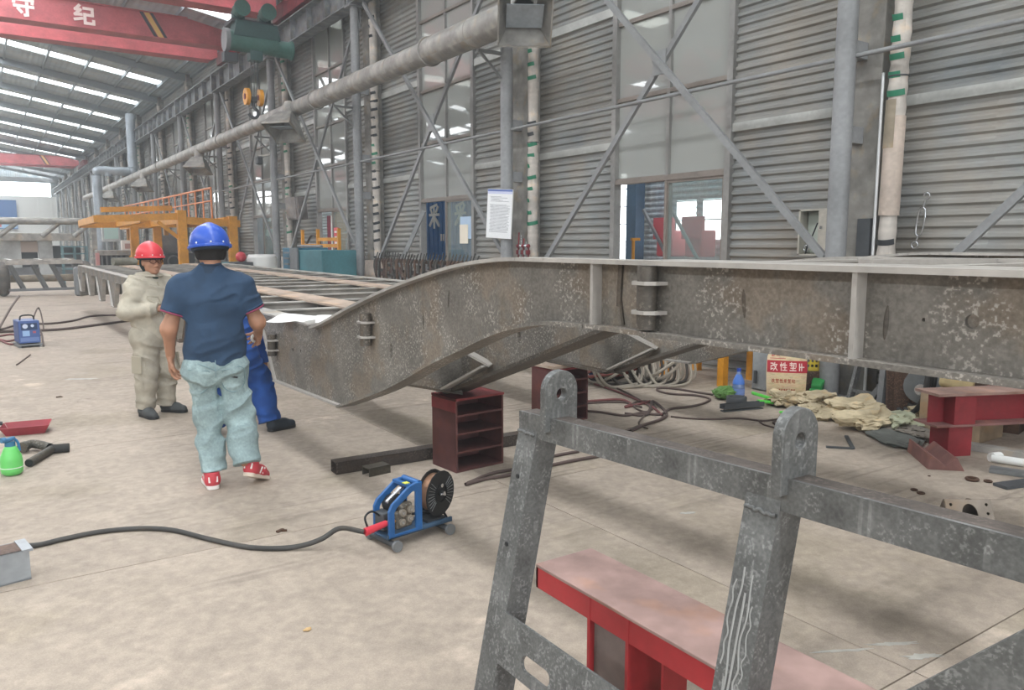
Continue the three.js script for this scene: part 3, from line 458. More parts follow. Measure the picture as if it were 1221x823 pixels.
// ------------------------------------------------------------------ overhead cranes
// brush strokes of the painted characters, each stroke a polyline on a 10 x 10 grid (y down)
const STROKES = {
  shou: [[[5, 0.2], [5.4, 1.2]], [[1, 1.8], [0.8, 3.2]], [[1, 1.8], [9, 1.8], [8.8, 3.2]], [[1, 5], [9, 5]], [[6.4, 3.4], [6.4, 9], [5.4, 9.2]], [[2.6, 6.4], [3.8, 7.8]]],
  ji: [[[3, 0.4], [1.2, 2.4], [3.4, 2.6]], [[3.4, 2.4], [1, 5], [3.8, 4.8]], [[0.8, 7.6], [4, 6.8]], [[5.2, 1.6], [9, 1.6], [9, 4.8], [5.4, 4.8]], [[5.4, 4.6], [5.4, 9], [9.4, 9], [9.4, 7.6]]],
  an: [[[5, 0.2], [5.4, 1.2]], [[1, 1.8], [0.8, 3.2]], [[1, 1.8], [9, 1.8], [8.8, 3.2]], [[0.8, 5], [9.2, 5]], [[4.4, 3], [3, 6.6], [8, 9.4]], [[7, 5], [5.6, 7.8], [1.6, 9.4]]],
  quan: [[[5, 0.4], [0.8, 4.2]], [[5, 0.4], [9.2, 4.2]], [[2.6, 4.6], [7.4, 4.6]], [[2.6, 6.8], [7.4, 6.8]], [[1, 9.2], [9, 9.2]], [[5, 4.6], [5, 9.2]]],
  gai: [[[1, 1.4], [4, 1.4], [4, 4.2], [1.2, 4.2], [1.2, 8.6], [4, 7.2]], [[6.2, 0.6], [5, 3.6]], [[5.6, 2.6], [9.4, 2.6]], [[8.4, 2.6], [7.4, 6], [4.6, 9.4]], [[5.8, 4], [7.4, 7], [9.6, 9.4]]],
  xing: [[[2, 0.4], [2, 9.6]], [[0.8, 2.6], [1, 4.2]], [[3, 2.2], [3.4, 3.4]], [[5.2, 1.2], [4.4, 4]], [[4.6, 3], [9.2, 3]], [[4.8, 6], [9, 6]], [[7, 0.4], [7, 9.2]], [[4, 9.2], [9.6, 9.2]]],
  su: [[[1, 1], [5, 1]], [[0.8, 3], [5.2, 3]], [[3, 0], [3, 4.4]], [[6.4, 0.8], [6.4, 4], [5.8, 5]], [[6.4, 0.8], [9, 0.8], [9, 5]], [[2, 6.4], [8, 6.4]], [[5, 5], [5, 9.2]], [[1, 9.2], [9, 9.2]]],
  cai: [[[7, 0.4], [2, 1.4]], [[2, 2], [2.8, 3.4]], [[4.6, 1.6], [5, 3]], [[8, 1.4], [6.8, 3.2]], [[1.2, 4.4], [8.8, 4.4]], [[5, 3.4], [5, 9.6]], [[5, 4.6], [1.4, 8.6]], [[5, 4.8], [8.8, 8.8]]],
};
function glyphGeo(name, size, w, depth = 0.012) {          // raised flat letter in the xy plane, origin at its lower left
  const g = new G(), k = size / 10; let n = 0; for (const st of STROKES[name]) for (let i = 0; i + 1 < st.length; i++) { n++; const [xa, ya] = st[i], [xb, yb] = st[i + 1], L = Math.hypot(xb - xa, yb - ya) * k; g.box(L + w * 0.9, w, depth + n * 0.003, (xa + xb) / 2 * k, (10 - (ya + yb) / 2) * k, 0, 0, 0, Math.atan2(-(yb - ya), xb - xa)); } return g;
}
function drawGlyph(c, name, x, y, s, w) { c.lineWidth = w; c.lineCap = 'square'; c.lineJoin = 'miter'; for (const st of STROKES[name]) { c.beginPath(); st.forEach(([a, b], i) => (i ? c.lineTo : c.moveTo).call(c, x + a * s / 10, y + b * s / 10)); c.stroke(); } }
function crane(label, z, opt = {}) {
  const t = thing('overhead_crane', label, 'crane', [0, 7.47, z]);
  for (const [i, dz] of [[0, 0], [1, -1.95]].slice(0, opt.single ? 1 : 2)) {
    const xr = 6.85, yTop = 0.66, sh = poly([[-18.8, 0.2], [-17.6, 0], [xr - 0.2, 0], [xr, 0.1], [xr, 0.42], [xr - 1.3, yTop], [-17.4, yTop], [-18.8, 0.42]]);
    const g = mesh('girder', new G().ext(sh, 0.42, T(0, 0, dz - 0.42)), M.red, t);
    mesh('bottom_flange', new G().span(-17.6, xr - 0.2, -0.02, 0.0, dz - 0.5, dz + 0.08), M.red, g); mesh('top_flange', new G().span(-17.4, xr - 1.3, yTop, yTop + 0.02, dz - 0.48, dz + 0.06), M.red, g);
    if (i === 0 && !opt.plain) {
      const mk = (x0, m, w) => mesh('warning_stripe', new G().ext(poly([[x0, 0.02], [x0 + w, 0.02], [x0 + w - 0.36, 0.65], [x0 - 0.36, 0.65]]), 0.004, T(0, 0, dz)), m, g);
      mk(4.62, M.tapeBlack, 0.1); mk(4.74, std(0xd9b36a, { roughness: 0.6 }), 0.14); mk(4.9, M.tapeBlack, 0.08);
      if (opt.text) for (const [nm, x] of [['shou', 1.2], ['ji', 2.6], ['quan', -9.6], ['an', -11.6]]) mesh('painted_character', glyphGeo(nm, 0.52, 0.075).geo(), std(0xf0dcd6, { roughness: 0.7 }), g).position.set(x, 0.07, dz + 0.004);
    }
  }
  for (const x of [X_POST, X_LEFT + 0.85]) { const e = mesh('end_truck', new G().span(x - 0.16, x + 0.16, 0.02, 0.42, -2.9, 0.9, 0.02), M.redDark, t); for (const dz of [0.5, -2.5]) mesh('wheel', new G().cyl(0.14, 0.14, 0.09, x, 0.13, dz, 0, 0, Math.PI / 2, 18), M.darkGrey, e); }
  return t;
}
crane('red overhead crane lettered in white across the nearer hall roof', -25.05, { text: true });
crane('red overhead crane carrying the green hoist and hook', -19.0, { plain: true });
crane('plain red overhead crane at the far end of the hall', -69, {});
struct(mesh('wall_runway_left', new G().span(X_LEFT + 0.6, X_LEFT + 1.1, 6.8, 7.4, Z_BACK - 1, Z_FAR + 1), M.runway, scene), 'crane runway girder along the left wall');
{ // green hoist with trolley motors, ropes and hook block
  const mg = std(0x4f7a70, { map: texMottle, roughness: 0.5 }), md = std(0x3f5f5c, { map: texMottle, roughness: 0.55 });
  const t = thing('electric_hoist', 'green electric hoist with drum and two motors under the red crane', 'hoist', [5.9, 6.45, -19.95]);
  mesh('drum', new G().cyl(0.24, 0.24, 1.15, 0, 0, 0, 0, 0, Math.PI / 2, 22), mg, t); mesh('drum_end', new G().cyl(0.27, 0.27, 0.1, -0.62, 0, 0, 0, 0, Math.PI / 2, 22), M.grey, t); mesh('hoist_motor', new G().cyl(0.2, 0.2, 0.4, 0.76, -0.06, 0, 0, 0, Math.PI / 2, 20).cyl(0.23, 0.23, 0.05, 0.95, -0.06, 0, 0, 0, Math.PI / 2, 20), mg, t);
  mesh('drum_cover', new G().ext(poly([[-0.5, 0], [0.62, 0], [0.55, 0.34], [-0.42, 0.36]]), 0.5, T(0, 0.08, -0.25)), md, t); mesh('rope_guide', new G().span(-0.1, 0.2, -0.42, -0.2, -0.14, 0.14), md, t);
  mesh('trolley_frame', new G().span(-0.5, 0.5, 0.42, 0.5, -0.6, 0.12), M.darkGrey, t);
  for (const x of [-0.32, 0.3]) { const m = mesh('trolley_motor', new G().cyl(0.16, 0.16, 0.3, x, 0.68, 0.25, Math.PI / 2, 0, 0, 18).cyl(0.19, 0.19, 0.06, x, 0.68, 0.4, Math.PI / 2, 0, 0, 18), mg, t); mesh('gearbox', new G().span(x - 0.14, x + 0.14, 0.45, 0.7, -0.1, 0.12, 0.03), md, m); }
  mesh('limit_box', new G().span(-0.72, -0.38, -0.52, -0.3, -0.1, 0.12, 0.02), M.darkGrey, t);
  for (const x of [-0.07, 0.02, 0.11]) mesh('wire_rope', new G().rod([x, -0.3, 0.05], [x * 0.6 - 0.05, -1.5, 0.05], 0.01, 6), M.darkGrey, t);
  const h = thing('hook_block', 'yellow twin-sheave crane hook block hanging from the hoist', 'hook', [5.86, 5.16, -19.9]);
  for (const x of [-0.16, 0.16]) { const s = mesh('sheave', new G().cyl(0.2, 0.2, 0.09, x, 0, 0, 0, 0, Math.PI / 2, 22), M.yellow, h); mesh('sheave_cap', new G().cyl(0.07, 0.07, 0.12, x, 0, 0, 0, 0, Math.PI / 2, 14), M.redDark, s); }
  mesh('crosshead', new G().box(0.16, 0.14, 0.12, 0, -0.06, 0, 0, 0, 0, 0.02), M.darkGrey, h);
  mesh('hook', new G().tube([[0, -0.1, 0], [0, -0.24, 0], [0.09, -0.34, 0], [0.06, -0.47, 0], [-0.06, -0.48, 0], [-0.13, -0.4, 0]], 0.04, 8, 30), M.darkGrey, h);
}
// ------------------------------------------------------------------ long ventilation duct with outlet hoods
function hoodGeo(a, b, L, round) {                         // square funnel, mouth b, throat a, length L along -y, open; sheet metal walls
  const g = new G(), t = 0.012; for (let i = 0; i < 4; i++) { const sh = [[-a, 0], [a, 0], [b, -L], [-b, -L]]; const s = Math.hypot(L, b - a), tilt = Math.atan2(b - a, L); g.ext(poly([[-a, 0], [a, 0], [b, -s], [-b, -s]]), t, new THREE.Matrix4().makeRotationY(i * Math.PI / 2).multiply(T(0, 0, a, -tilt, 0, 0))); }
  for (let i = 0; i < 4; i++) g.add(new THREE.BoxGeometry(b * 2 + 0.03, 0.05, 0.02), new THREE.Matrix4().makeRotationY(i * Math.PI / 2).multiply(T(0, -L, b)));
  return g;
}
{
  const x = 6.58, y = 4.83, t = thing('ventilation_duct', 'long grey round ventilation duct with square outlet hoods along the wall posts', 'duct', [x, y, 0]);
  const seg = [[-9.3, -12.2, 0.225], [-12.2, -17.6, 0.195], [-17.6, -26, 0.18], [-26, -36, 0.18], [-36, -47, 0.175], [-47, -64, 0.17]];
  for (const [a, b, r] of seg) { const p = mesh('duct_section', new G().cyl(r, r, Math.abs(b - a), 0, 0, (a + b) / 2, Math.PI / 2, 0, 0, 28), M.duct, t); mesh('joint_ring', new G().torus(r + 0.008, 0.018, T(0, 0, b + 0.05)), M.duct, p); for (let z = a - 1.4; z > b + 0.6; z -= 1.5) mesh('seam_ring', new G().torus(r + 0.002, 0.007, T(0, 0, z), 28, 6), M.duct, p); }
  const hood = hoodGeo(0.18, 0.36, 0.42), fin = new G().box(0.5, 0.012, 0.44, 0, -0.3, 0, 0.5).geo(), throat = new G().cyl(0.16, 0.16, 0.34, 0, 0.15, 0, 0, 0, 0, 20).geo(), disc = new G().cyl(0.15, 0.15, 0.02, 0, -0.04, 0, 0, 0, 0, 20).geo(), hg = hood.geo();
  const put = (z, dx, dy, rx, ry, rz, s = 1) => { const h = mesh('outlet_hood', hg, M.duct, t); h.position.set(dx, dy, z); h.rotation.set(rx, ry, rz, 'YXZ'); h.scale.setScalar(s); mesh('throat', throat, M.duct, h); mesh('deflector', fin, M.ductSilver, h); mesh('fan_opening', disc, M.black, h); };
  put(-9.25, -0.1, 0.0, -0.95, -0.55, 0, 1.0);
  put(-18.9, -0.22, -0.22, -0.5, -0.9, 0, 1.05); put(-28.6, -0.1, -0.36, -0.3, -0.6, 0); put(-39.5, -0.1, -0.36, -0.3, -0.6, 0); put(-50, -0.1, -0.36, -0.3, -0.6, 0);
  const br = new G().bar([0.08, -0.24, 0], [0.52, -0.24, 0], 0.05, 0.05).bar([0.12, -0.26, 0], [0.52, -0.62, 0], 0.035, 0.035).geo(); for (let k = 1; k <= 9; k++) mesh('wall_bracket', br, M.brace, t).position.z = colZ(k);
}
{ // silver cranked duct
  const t = thing('exhaust_pipe', 'silver cranked exhaust pipe rising past the yellow gantry', 'pipe', [0, 0, -45]), r = 0.22;
  mesh('riser', new G().cyl(r, r, 5.0, 5.22, 2.5, 0, 0, 0, 0, 20), M.ductSilver, t); mesh('cross_run', new G().rod([5.3, 5.27, 0], [6.75, 5.27, 0], r, 20), M.ductSilver, t); mesh('upper_riser', new G().cyl(r, r, 2.75, 6.92, 6.8, 0, 0, 0, 0, 20), M.ductSilver, t);
  mesh('elbow', new G().torus(0.26, r, T(5.48, 5.01, 0), 12, 14, Math.PI / 2).add(new THREE.SphereGeometry(r * 1.04, 16, 12), T(5.27, 5.22, 0)), M.ductSilver, t); mesh('elbow', new G().add(new THREE.SphereGeometry(r * 1.08, 16, 12), T(6.9, 5.3, 0)).torus(r + 0.01, 0.03, T(6.92, 5.5, 0, Math.PI / 2, 0, 0)), M.ductSilver, t);
}
// ------------------------------------------------------------------ yellow gantry with railing
{
  const t = thing('yellow_gantry', 'yellow steel gantry platform with posts behind the two standing men', 'gantry', [0, 0, 0]); const zf = -25.5, zb = -30.5;
  for (const [x, z, h] of [[5.18, zf, 2.6], [6.68, zf, 2.45], [4.6, zb, 2.35], [5.35, zb, 2.35]]) { const p = mesh('post', new G().box(0.26, h, 0.26, x, h / 2, z, 0, 0, 0, 0.01), M.yellow, t); mesh('base_plate', new G().box(0.5, 0.03, 0.5, x, 0.015, z), M.yellow, p); }
  mesh('front_beam', new G().bar([2.8, 2.3, zf], [5.18, 2.42, zf], 0.16, 0.2), M.yellow, t); mesh('front_beam', new G().bar([5.18, 2.3, zf], [6.9, 2.22, zf], 0.2, 0.22), M.yellow, t); mesh('rear_beam', new G().bar([2.9, 2.25, zb], [6.4, 2.3, zb], 0.2, 0.24), M.yellow, t);
  mesh('upper_beam', new G().bar([3.3, 2.66, -28], [5.4, 2.76, -28], 0.22, 0.16), M.yellow, t);
  for (const x of [2.95, 4.1, 5.2, 6.5]) mesh('cross_beam', new G().bar([x, 2.32, zf], [x, 2.28, zb], 0.14, 0.2), M.yellow, t);
  mesh('knee_brace', new G().bar([4.5, 2.25, zf], [5.1, 1.75, zf], 0.1, 0.1), M.yellow, t);
  const r = mesh('handrail', new G().tube([[6.25, 3.35, -26.2], [6.25, 3.4, -35], [6.25, 3.45, -44]], 0.035, 6, 8).tube([[6.25, 2.95, -26.2], [6.25, 2.98, -44]], 0.025, 6, 4), M.orange, t);
  for (let z = -26.2; z > -44; z -= 1.1) mesh('rail_post', new G().rod([6.25, 2.35, z], [6.25, 3.38, z], 0.03, 6), M.orange, t);
  mesh('walkway', new G().span(5.9, 6.6, 2.3, 2.38, -26, -44), M.yellow, t); for (const z of [-34, -43.5]) mesh('post', new G().box(0.16, 2.3, 0.16, 6.3, 1.15, z), M.yellow, t);
}
// ------------------------------------------------------------------ far-left machinery
{
  const pp = thing('pipe_rack', 'grey horizontal pipe on slanted struts crossing the far left bay', 'pipe', [0, 0, -39.3]); mesh('pipe', new G().rod([-6, 2.52, 0], [4.4, 2.56, 0], 0.15, 16), M.duct, pp);
  for (const x of [-1.2, 0.75, 2.3, 3.5]) mesh('strut', new G().rod([x, 1.9, 0.1], [x + 0.65, 2.45, 0], 0.1, 10), M.duct, pp); mesh('support', new G().box(0.2, 2.4, 0.2, 4.3, 1.2, 0).box(0.2, 2.4, 0.2, -5.8, 1.2, 0), M.duct, pp);
  const mb = thing('machine_bed', 'long pale machine bed with white side panels beyond the bogie', 'machine', [0, 0, -41]); const mw = std(0xd9dcda, { map: texMottle, roughness: 0.6 });
  mesh('bed_top', new G().span(-6, 3.9, 1.72, 2.05, -0.7, 0.9, 0.02), M.paleSteel, mb); mesh('side_panel', new G().span(-6, 1.55, 0.55, 1.72, 0.5, 0.6), mw, mb); mesh('side_panel', new G().span(2.2, 2.75, 0.1, 1.72, 0.3, 0.6), mw, mb); mesh('recess', new G().span(1.55, 2.2, 0.1, 1.72, -0.2, -0.1), M.darkGrey, mb); mesh('recess', new G().span(2.75, 3.9, 0.1, 1.5, -0.2, -0.1), M.darkGrey, mb); mesh('shutter', new G().span(1.55, 2.22, 1.22, 1.7, 0.3, 0.4), std(0xc5b4a8, { roughness: 0.7 }), mb); mesh('plinth', new G().span(-6, 3.9, 0, 0.55, -0.6, 0.5), M.grey, mb);
  // blue wire rack
  const rk = thing('wire_rack', 'blue-green open steel storage rack beside the grey press', 'rack', [2.75, 0, -36]); const mr = std(0x7fa3a8, { map: texMottle, roughness: 0.6 });
  for (const x of [0, 0.42, 0.84]) for (const z of [0, 0.6]) mesh('upright', new G().box(0.05, 1.5, 0.05, x, 0.75, z), mr, rk); for (const y of [0.3, 0.6, 0.9, 1.2, 1.48]) mesh('shelf', new G().box(0.9, 0.05, 0.66, 0.42, y, 0.3), mr, rk);
  const pr = thing('grey_press', 'grey press machine with a slotted guard beside the blue rack', 'machine', [3.75, 0, -34]); mesh('frame', new G().span(0, 1.0, 0, 0.7, 0, 0.8, 0.02), M.grey, pr); mesh('crown', new G().span(-0.05, 1.15, 1.15, 1.35, 0, 0.8, 0.02), M.duct, pr); for (let i = 0; i < 6; i++) mesh('guard_bar', new G().box(0.06, 0.5, 0.08, 0.1 + i * 0.17, 0.92, 0.7), M.grey, pr); mesh('back_plate', new G().span(0, 1.05, 0.7, 1.15, 0.2, 0.3), M.darkGrey, pr); mesh('side_guard', new G().span(-0.1, 0.02, 0.2, 1.25, 0.6, 0.82), std(0xc08d8a, { roughness: 0.7 }), pr);
  const cs = thing('control_screen', 'pale control cabinet with a light green screen on an arm', 'cabinet', [4.35, 0, -36]); mesh('pedestal', new G().box(0.12, 1.7, 0.12, 0.2, 0.85, 0), M.grey, cs); mesh('housing', new G().box(0.66, 0.66, 0.3, 0.2, 2.0, 0, 0, 0, 0, 0.03), mw, cs); mesh('screen', new G().box(0.52, 0.46, 0.02, 0.2, 2.02, 0.16), std(0xb5d0c8, { roughness: 0.3 }), cs);
  const cb = thing('switch_box', 'cream wall switch box with a printed label beside the screen', 'box', [4.85, 0, -34]); mesh('box', new G().box(0.42, 0.55, 0.25, 0, 1.45, 0, 0, 0, 0, 0.02), std(0xe0d6cc, { roughness: 0.6 }), cb); mesh('label', new G().box(0.2, 0.2, 0.01, 0, 1.5, 0.13), std(0xb58d80), cb); mesh('stand', new G().box(0.1, 1.2, 0.1, 0, 0.6, -0.05), M.grey, cb);
  const gm = thing('grey_machine', 'large dark grey machine with a handwheel under the yellow gantry', 'machine', [5.0, 0, -32]); mesh('body', new G().span(0, 1.7, 0, 1.25, 0, 1.0, 0.04), M.darkGrey, gm); mesh('head', new G().span(0.3, 1.5, 1.25, 1.9, 0.1, 0.9, 0.04), M.grey, gm); mesh('handwheel', new G().torus(0.2, 0.03, T(0.95, 0.95, 1.05)), M.grey, gm); mesh('table', new G().span(-0.2, 1.9, 0.7, 0.8, 0.6, 1.2), M.grey, gm);
  const hx = tag(mesh('hexagon_bar', new G().cyl(0.1, 0.1, 0.52, 0, 0, 0, 0, 0, Math.PI / 2, 6), std(0x9b9888, { map: texDust }), scene), 'hexagonal grey steel bar lying across the far end of the deck', 'steel bar'); hx.position.set(2.75, 1.195, -19.8); hx.rotation.y = 0.3;
  const ps = thing('blue_poster', 'blue and red poster board on the far pale gable wall', 'poster', [2.0, 0, -97.7]); mesh('board', new G().box(3.3, 3.0, 0.08, 0, 4.6, 0), std(0x2f62a0, { roughness: 0.7 }), ps); mesh('pale_band', new G().box(3.2, 0.6, 0.02, 0, 3.5, 0.05), std(0x9fc4e0), ps); mesh('red_block', new G().box(1.6, 0.8, 0.03, -0.6, 3.7, 0.06), std(0xc05a62), ps);
}
{ // bogie: axle, two wheels, tubular frame
  const t = thing('wheel_bogie', 'grey axle bogie with two large tyres and a slatted frame behind the trailer end', 'bogie', [0.55, 0, -28.4], 0.06);
  const tyre = new G().torus(0.36, 0.17, T(0, 0, 0, 0, Math.PI / 2, 0), 36, 14).geo(), hub = new G().cyl(0.22, 0.22, 0.2, 0, 0, 0, 0, 0, Math.PI / 2, 24).cyl(0.12, 0.12, 0.34, 0, 0, 0, 0, 0, Math.PI / 2, 18).geo();
  for (const x of [0, 2.25]) { const w = mesh('tyre', tyre, std(0x77726c, { map: texDust, roughness: 0.9 }), t); w.position.set(x, 0.53, 0); mesh('hub', hub, M.grey, w); }
  mesh('axle', new G().rod([0.05, 0.53, 0], [2.2, 0.53, 0], 0.11, 16), std(0xa79b88, { map: texDust }), t);
  for (const [za, y] of [[0.55, 1.02], [-0.9, 1.05]]) mesh('top_rail', new G().bar([0.05, y, za], [2.1, y + 0.02, za], 0.14, 0.12), M.paleSteel, t);
  for (const x of [0.15, 0.75, 1.25, 1.85]) mesh('slanted_strut', new G().bar([x, 1.0, 0.5], [x + 0.35, 0.22, 0.3], 0.09, 0.12), M.grey, t);
  for (const x of [0.2, 1.0, 1.8]) mesh('cross_rail', new G().bar([x, 1.06, 0.55], [x, 1.08, -0.9], 0.1, 0.1), M.paleSteel, t); mesh('lower_rail', new G().bar([0.1, 0.2, 0.4], [2.3, 0.2, 0.4], 0.08, 0.08), M.grey, t);
}

// ------------------------------------------------------------------ things on and beside the right wall
const K = { blue: std(0x2f6fb5, { map: texMottle, roughness: 0.42 }), green: std(0x62c84e, { roughness: 0.5 }), hose: std(0x5d5650, { map: texDust, roughness: 0.8 }), hoseRed: std(0x8b4f49, { roughness: 0.8 }), hosePale: std(0x9b9284, { roughness: 0.8 }), paper: std(0xe9dcc6, { map: texDust, roughness: 0.9 }), kraft: std(0xe2d0ac, { map: texDust, roughness: 0.92 }), rust: std(0x8a6a58, { map: texMill, roughness: 0.85 }), teal: std(0x4d8790, { map: texMottle, roughness: 0.55 }), maroon: std(0x8d2f43, { roughness: 0.6 }) };
{ // electrical box, door ajar
  const t = thing('electrical_box', 'open cream electrical box on the wall beside the blue-grey post', 'box', [7.62, 1.47, -5.12]);
  mesh('housing', new G().span(0, 0.02, 0, 0.5, -0.27, 0.25).span(-0.16, 0.02, 0, 0.02, -0.27, 0.25).span(-0.16, 0.02, 0.48, 0.5, -0.27, 0.25).span(-0.16, 0.02, 0, 0.5, -0.27, -0.25).span(-0.16, 0.02, 0, 0.5, 0.23, 0.25), std(0xcfcabc, { map: texMottle, roughness: 0.5 }), t);
  mesh('back_board', new G().span(-0.03, -0.01, 0.03, 0.47, -0.24, 0.22), std(0xb9bfb4, { roughness: 0.7 }), t);
  const d = mesh('door', new G().span(-0.18, -0.165, 0.0, 0.5, -0.01, 0.25), std(0xd8d0c2, { map: texMottle, roughness: 0.5 }), t); mesh('latch', new G().box(0.02, 0.03, 0.02, -0.19, 0.3, 0.03), M.chrome, d);
  mesh('loose_wire', new G().tube([[-0.12, 0.35, -0.06], [-0.17, 0.22, -0.08], [-0.18, 0.1, -0.13], [-0.17, 0.02, -0.16]], 0.008, 6, 20), M.black, t); mesh('cable_gland', new G().torus(0.03, 0.012, T(-0.1, 0.08, -0.2, 0, Math.PI / 2, 0), 14, 6), M.chrome, t);
}
{ // thin conduit and flat bar beside the first column
  const c = tag(mesh('conduit', new G().rod([0, 0, 0], [0, 3.25, 0], 0.016, 8), std(0xd5d6d6, { roughness: 0.35, metalness: 0.4 }), scene), 'thin pale vertical conduit between the concrete column and wrapped pipe', 'conduit'); c.position.set(7.42, 0, -4.48);
  const f = tag(mesh('junction_board', new G().box(0.05, 0.7, 0.14, 0, 1.5, 0), M.darkGrey, scene), 'dark grey flat board fixed low on the first concrete column', 'board'); f.position.set(7.45, 0, -4.6);
  const b = thing('turnbuckle', 'rusty steel turnbuckle hanging on the corrugated wall beside the wrapped pipe', 'turnbuckle', [...onX(1098, 262, 7.66)]);
  mesh('body', new G().tube([[0, 0.12, 0], [0, 0.1, 0.024], [0, -0.14, 0.024], [0, -0.16, 0]], 0.009, 6, 24).tube([[0, 0.12, 0], [0, 0.1, -0.024], [0, -0.14, -0.024], [0, -0.16, 0]], 0.009, 6, 24), M.chrome, b); mesh('upper_hook', new G().rod([0, 0.12, 0], [0, 0.2, 0.01], 0.009).torus(0.03, 0.009, T(0, 0.23, 0.015, 0, Math.PI / 2, 0), 14, 6, 4.6), M.chrome, b); mesh('lower_eye', new G().rod([0, -0.16, 0], [0, -0.22, -0.01], 0.009).torus(0.032, 0.01, T(0, -0.25, -0.015, 0, Math.PI / 2, 0), 16, 6), M.chrome, b); b.rotation.x = 0.12;
}
{ // notice board on the second post
  const tx = canvasTex(256, 512, (c, w, h) => { c.fillStyle = '#e8e9ea'; c.fillRect(0, 0, w, h); c.fillStyle = '#5a6fb0'; c.fillRect(0, 0, w, 20); c.fillStyle = '#c9cde4'; c.fillRect(0, 20, w, 26); const r = rng(9); c.fillStyle = '#5d6066'; c.font = '16px sans-serif'; for (let y = 74; y < h - 60; y += 12) { if (y > 130 && y < 150) continue; let x = 26 + r() * 14; const e = w - 24 - r() * (y < 120 ? 110 : 36); while (x < e) { const l = 4 + r() * 9; c.globalAlpha = 0.45 + r() * 0.4; c.fillRect(x, y, l, 5); x += l + 2; } } });
  const t = thing('notice_board', 'long white printed notice hanging on the steel post with blue heading', 'notice', [7.06, 1.69, -10.78], -Math.PI / 2); mesh('sheet', new THREE.PlaneGeometry(0.5, 0.78).translate(0, 0.39, 0.012), std(0xffffff, { map: tx, roughness: 0.6 }), t); mesh('backing', new G().box(0.51, 0.79, 0.018, 0, 0.39, 0), M.white, t); t.rotation.z = 0.0; t.rotation.set(0, -Math.PI / 2 + 0.35, -0.06, 'YXZ');
}
{ // blue sheet container with painted characters standing in the neighbouring aisle behind the second window
  const t = thing('blue_container', 'blue ribbed container with white characters seen through the open doorway', 'container', [8.9, 0, -14.6]); const mb = std(0x3480c8, { map: texMottle, roughness: 0.5 });
  mesh('side', new G().span(0, 0.05, 1.15, 3.0, -2.4, 2.4), mb, t); for (let z = -2.3; z < 2.4; z += 0.22) mesh('rib', new G().span(-0.03, 0.0, 1.2, 2.95, z, z + 0.09), mb, t); mesh('chassis', new G().span(0, 0.3, 0.0, 1.0, -2.4, 2.4), M.darkGrey, t); mesh('sill_rail', new G().span(-0.05, 0.1, 1.02, 1.15, -2.4, 2.4), M.grey, t); mesh('red_line', new G().span(-0.06, -0.03, 0.86, 0.9, -2.4, 2.4), std(0xb44f66), t);
  for (const z of [-1.05, 0.15]) { const g = glyphGeo('cai', 0.56, 0.06).geo(); g.rotateY(-Math.PI / 2); mesh('painted_character', g, M.white, t).position.set(-0.035, 1.95, z - 0.9); }
  for (const [i, z] of [-1.5, 0.1, -0.4].entries()) mesh('painted_letter', new G().box(0.01, 0.16, 0.06, -0.035, 1.74, z + 0.15).box(0.01, 0.16, 0.06, -0.035, 1.74, z + 0.26), M.white, t);
  const n = tag(mesh('cream_notice', new G().box(0.01, 0.36, 0.3, 0, 0, 0), std(0xf0e6d4, { roughness: 0.8 }), scene), 'small cream paper notice stuck on the sash beside the blue container', 'notice'); n.position.set(7.69, 1.78, -12.95);
  const n2 = tag(mesh('blue_notice', new G().box(0.008, 0.42, 0.4, 0, 0, 0), std(0xb9cfe6, { roughness: 0.8 }), scene), 'pale blue paper stuck on the sash behind the cream notice', 'notice'); n2.position.set(7.702, 1.9, -12.9);
  for (const [z, w] of [[-18.75, 0.95], [-20.55, 0.3]]) { const m = thing('maroon_board', z > -20 ? 'maroon board with white edge seen through the window beside the teal machine' : 'narrow maroon board seen through the window behind the yellow guard', 'board', [7.98, 0, z]); mesh('panel', new G().box(0.06, 2.0, w, 0, 1.35, 0), K.maroon, m); mesh('edge', new G().box(0.08, 2.0, 0.06, 0, 1.35, w / 2 + 0.03), M.white, m); mesh('foot', new G().box(0.3, 0.35, 0.2, 0, 0.175, 0), M.darkGrey, m); }
  const sg = tag(mesh('red_sign', new G().box(0.01, 0.52, 0.3, 0, 0, 0), std(0xd85560, { roughness: 0.6 }), scene), 'small red and white sign on the glass behind the teal machine', 'sign'); sg.position.set(7.69, 1.75, -19.4); for (let i = 0; i < 3; i++) mesh('sign_line', new G().box(0.012, 0.05, 0.2, -0.004, 0.15 - i * 0.14, 0), M.white, sg);
}
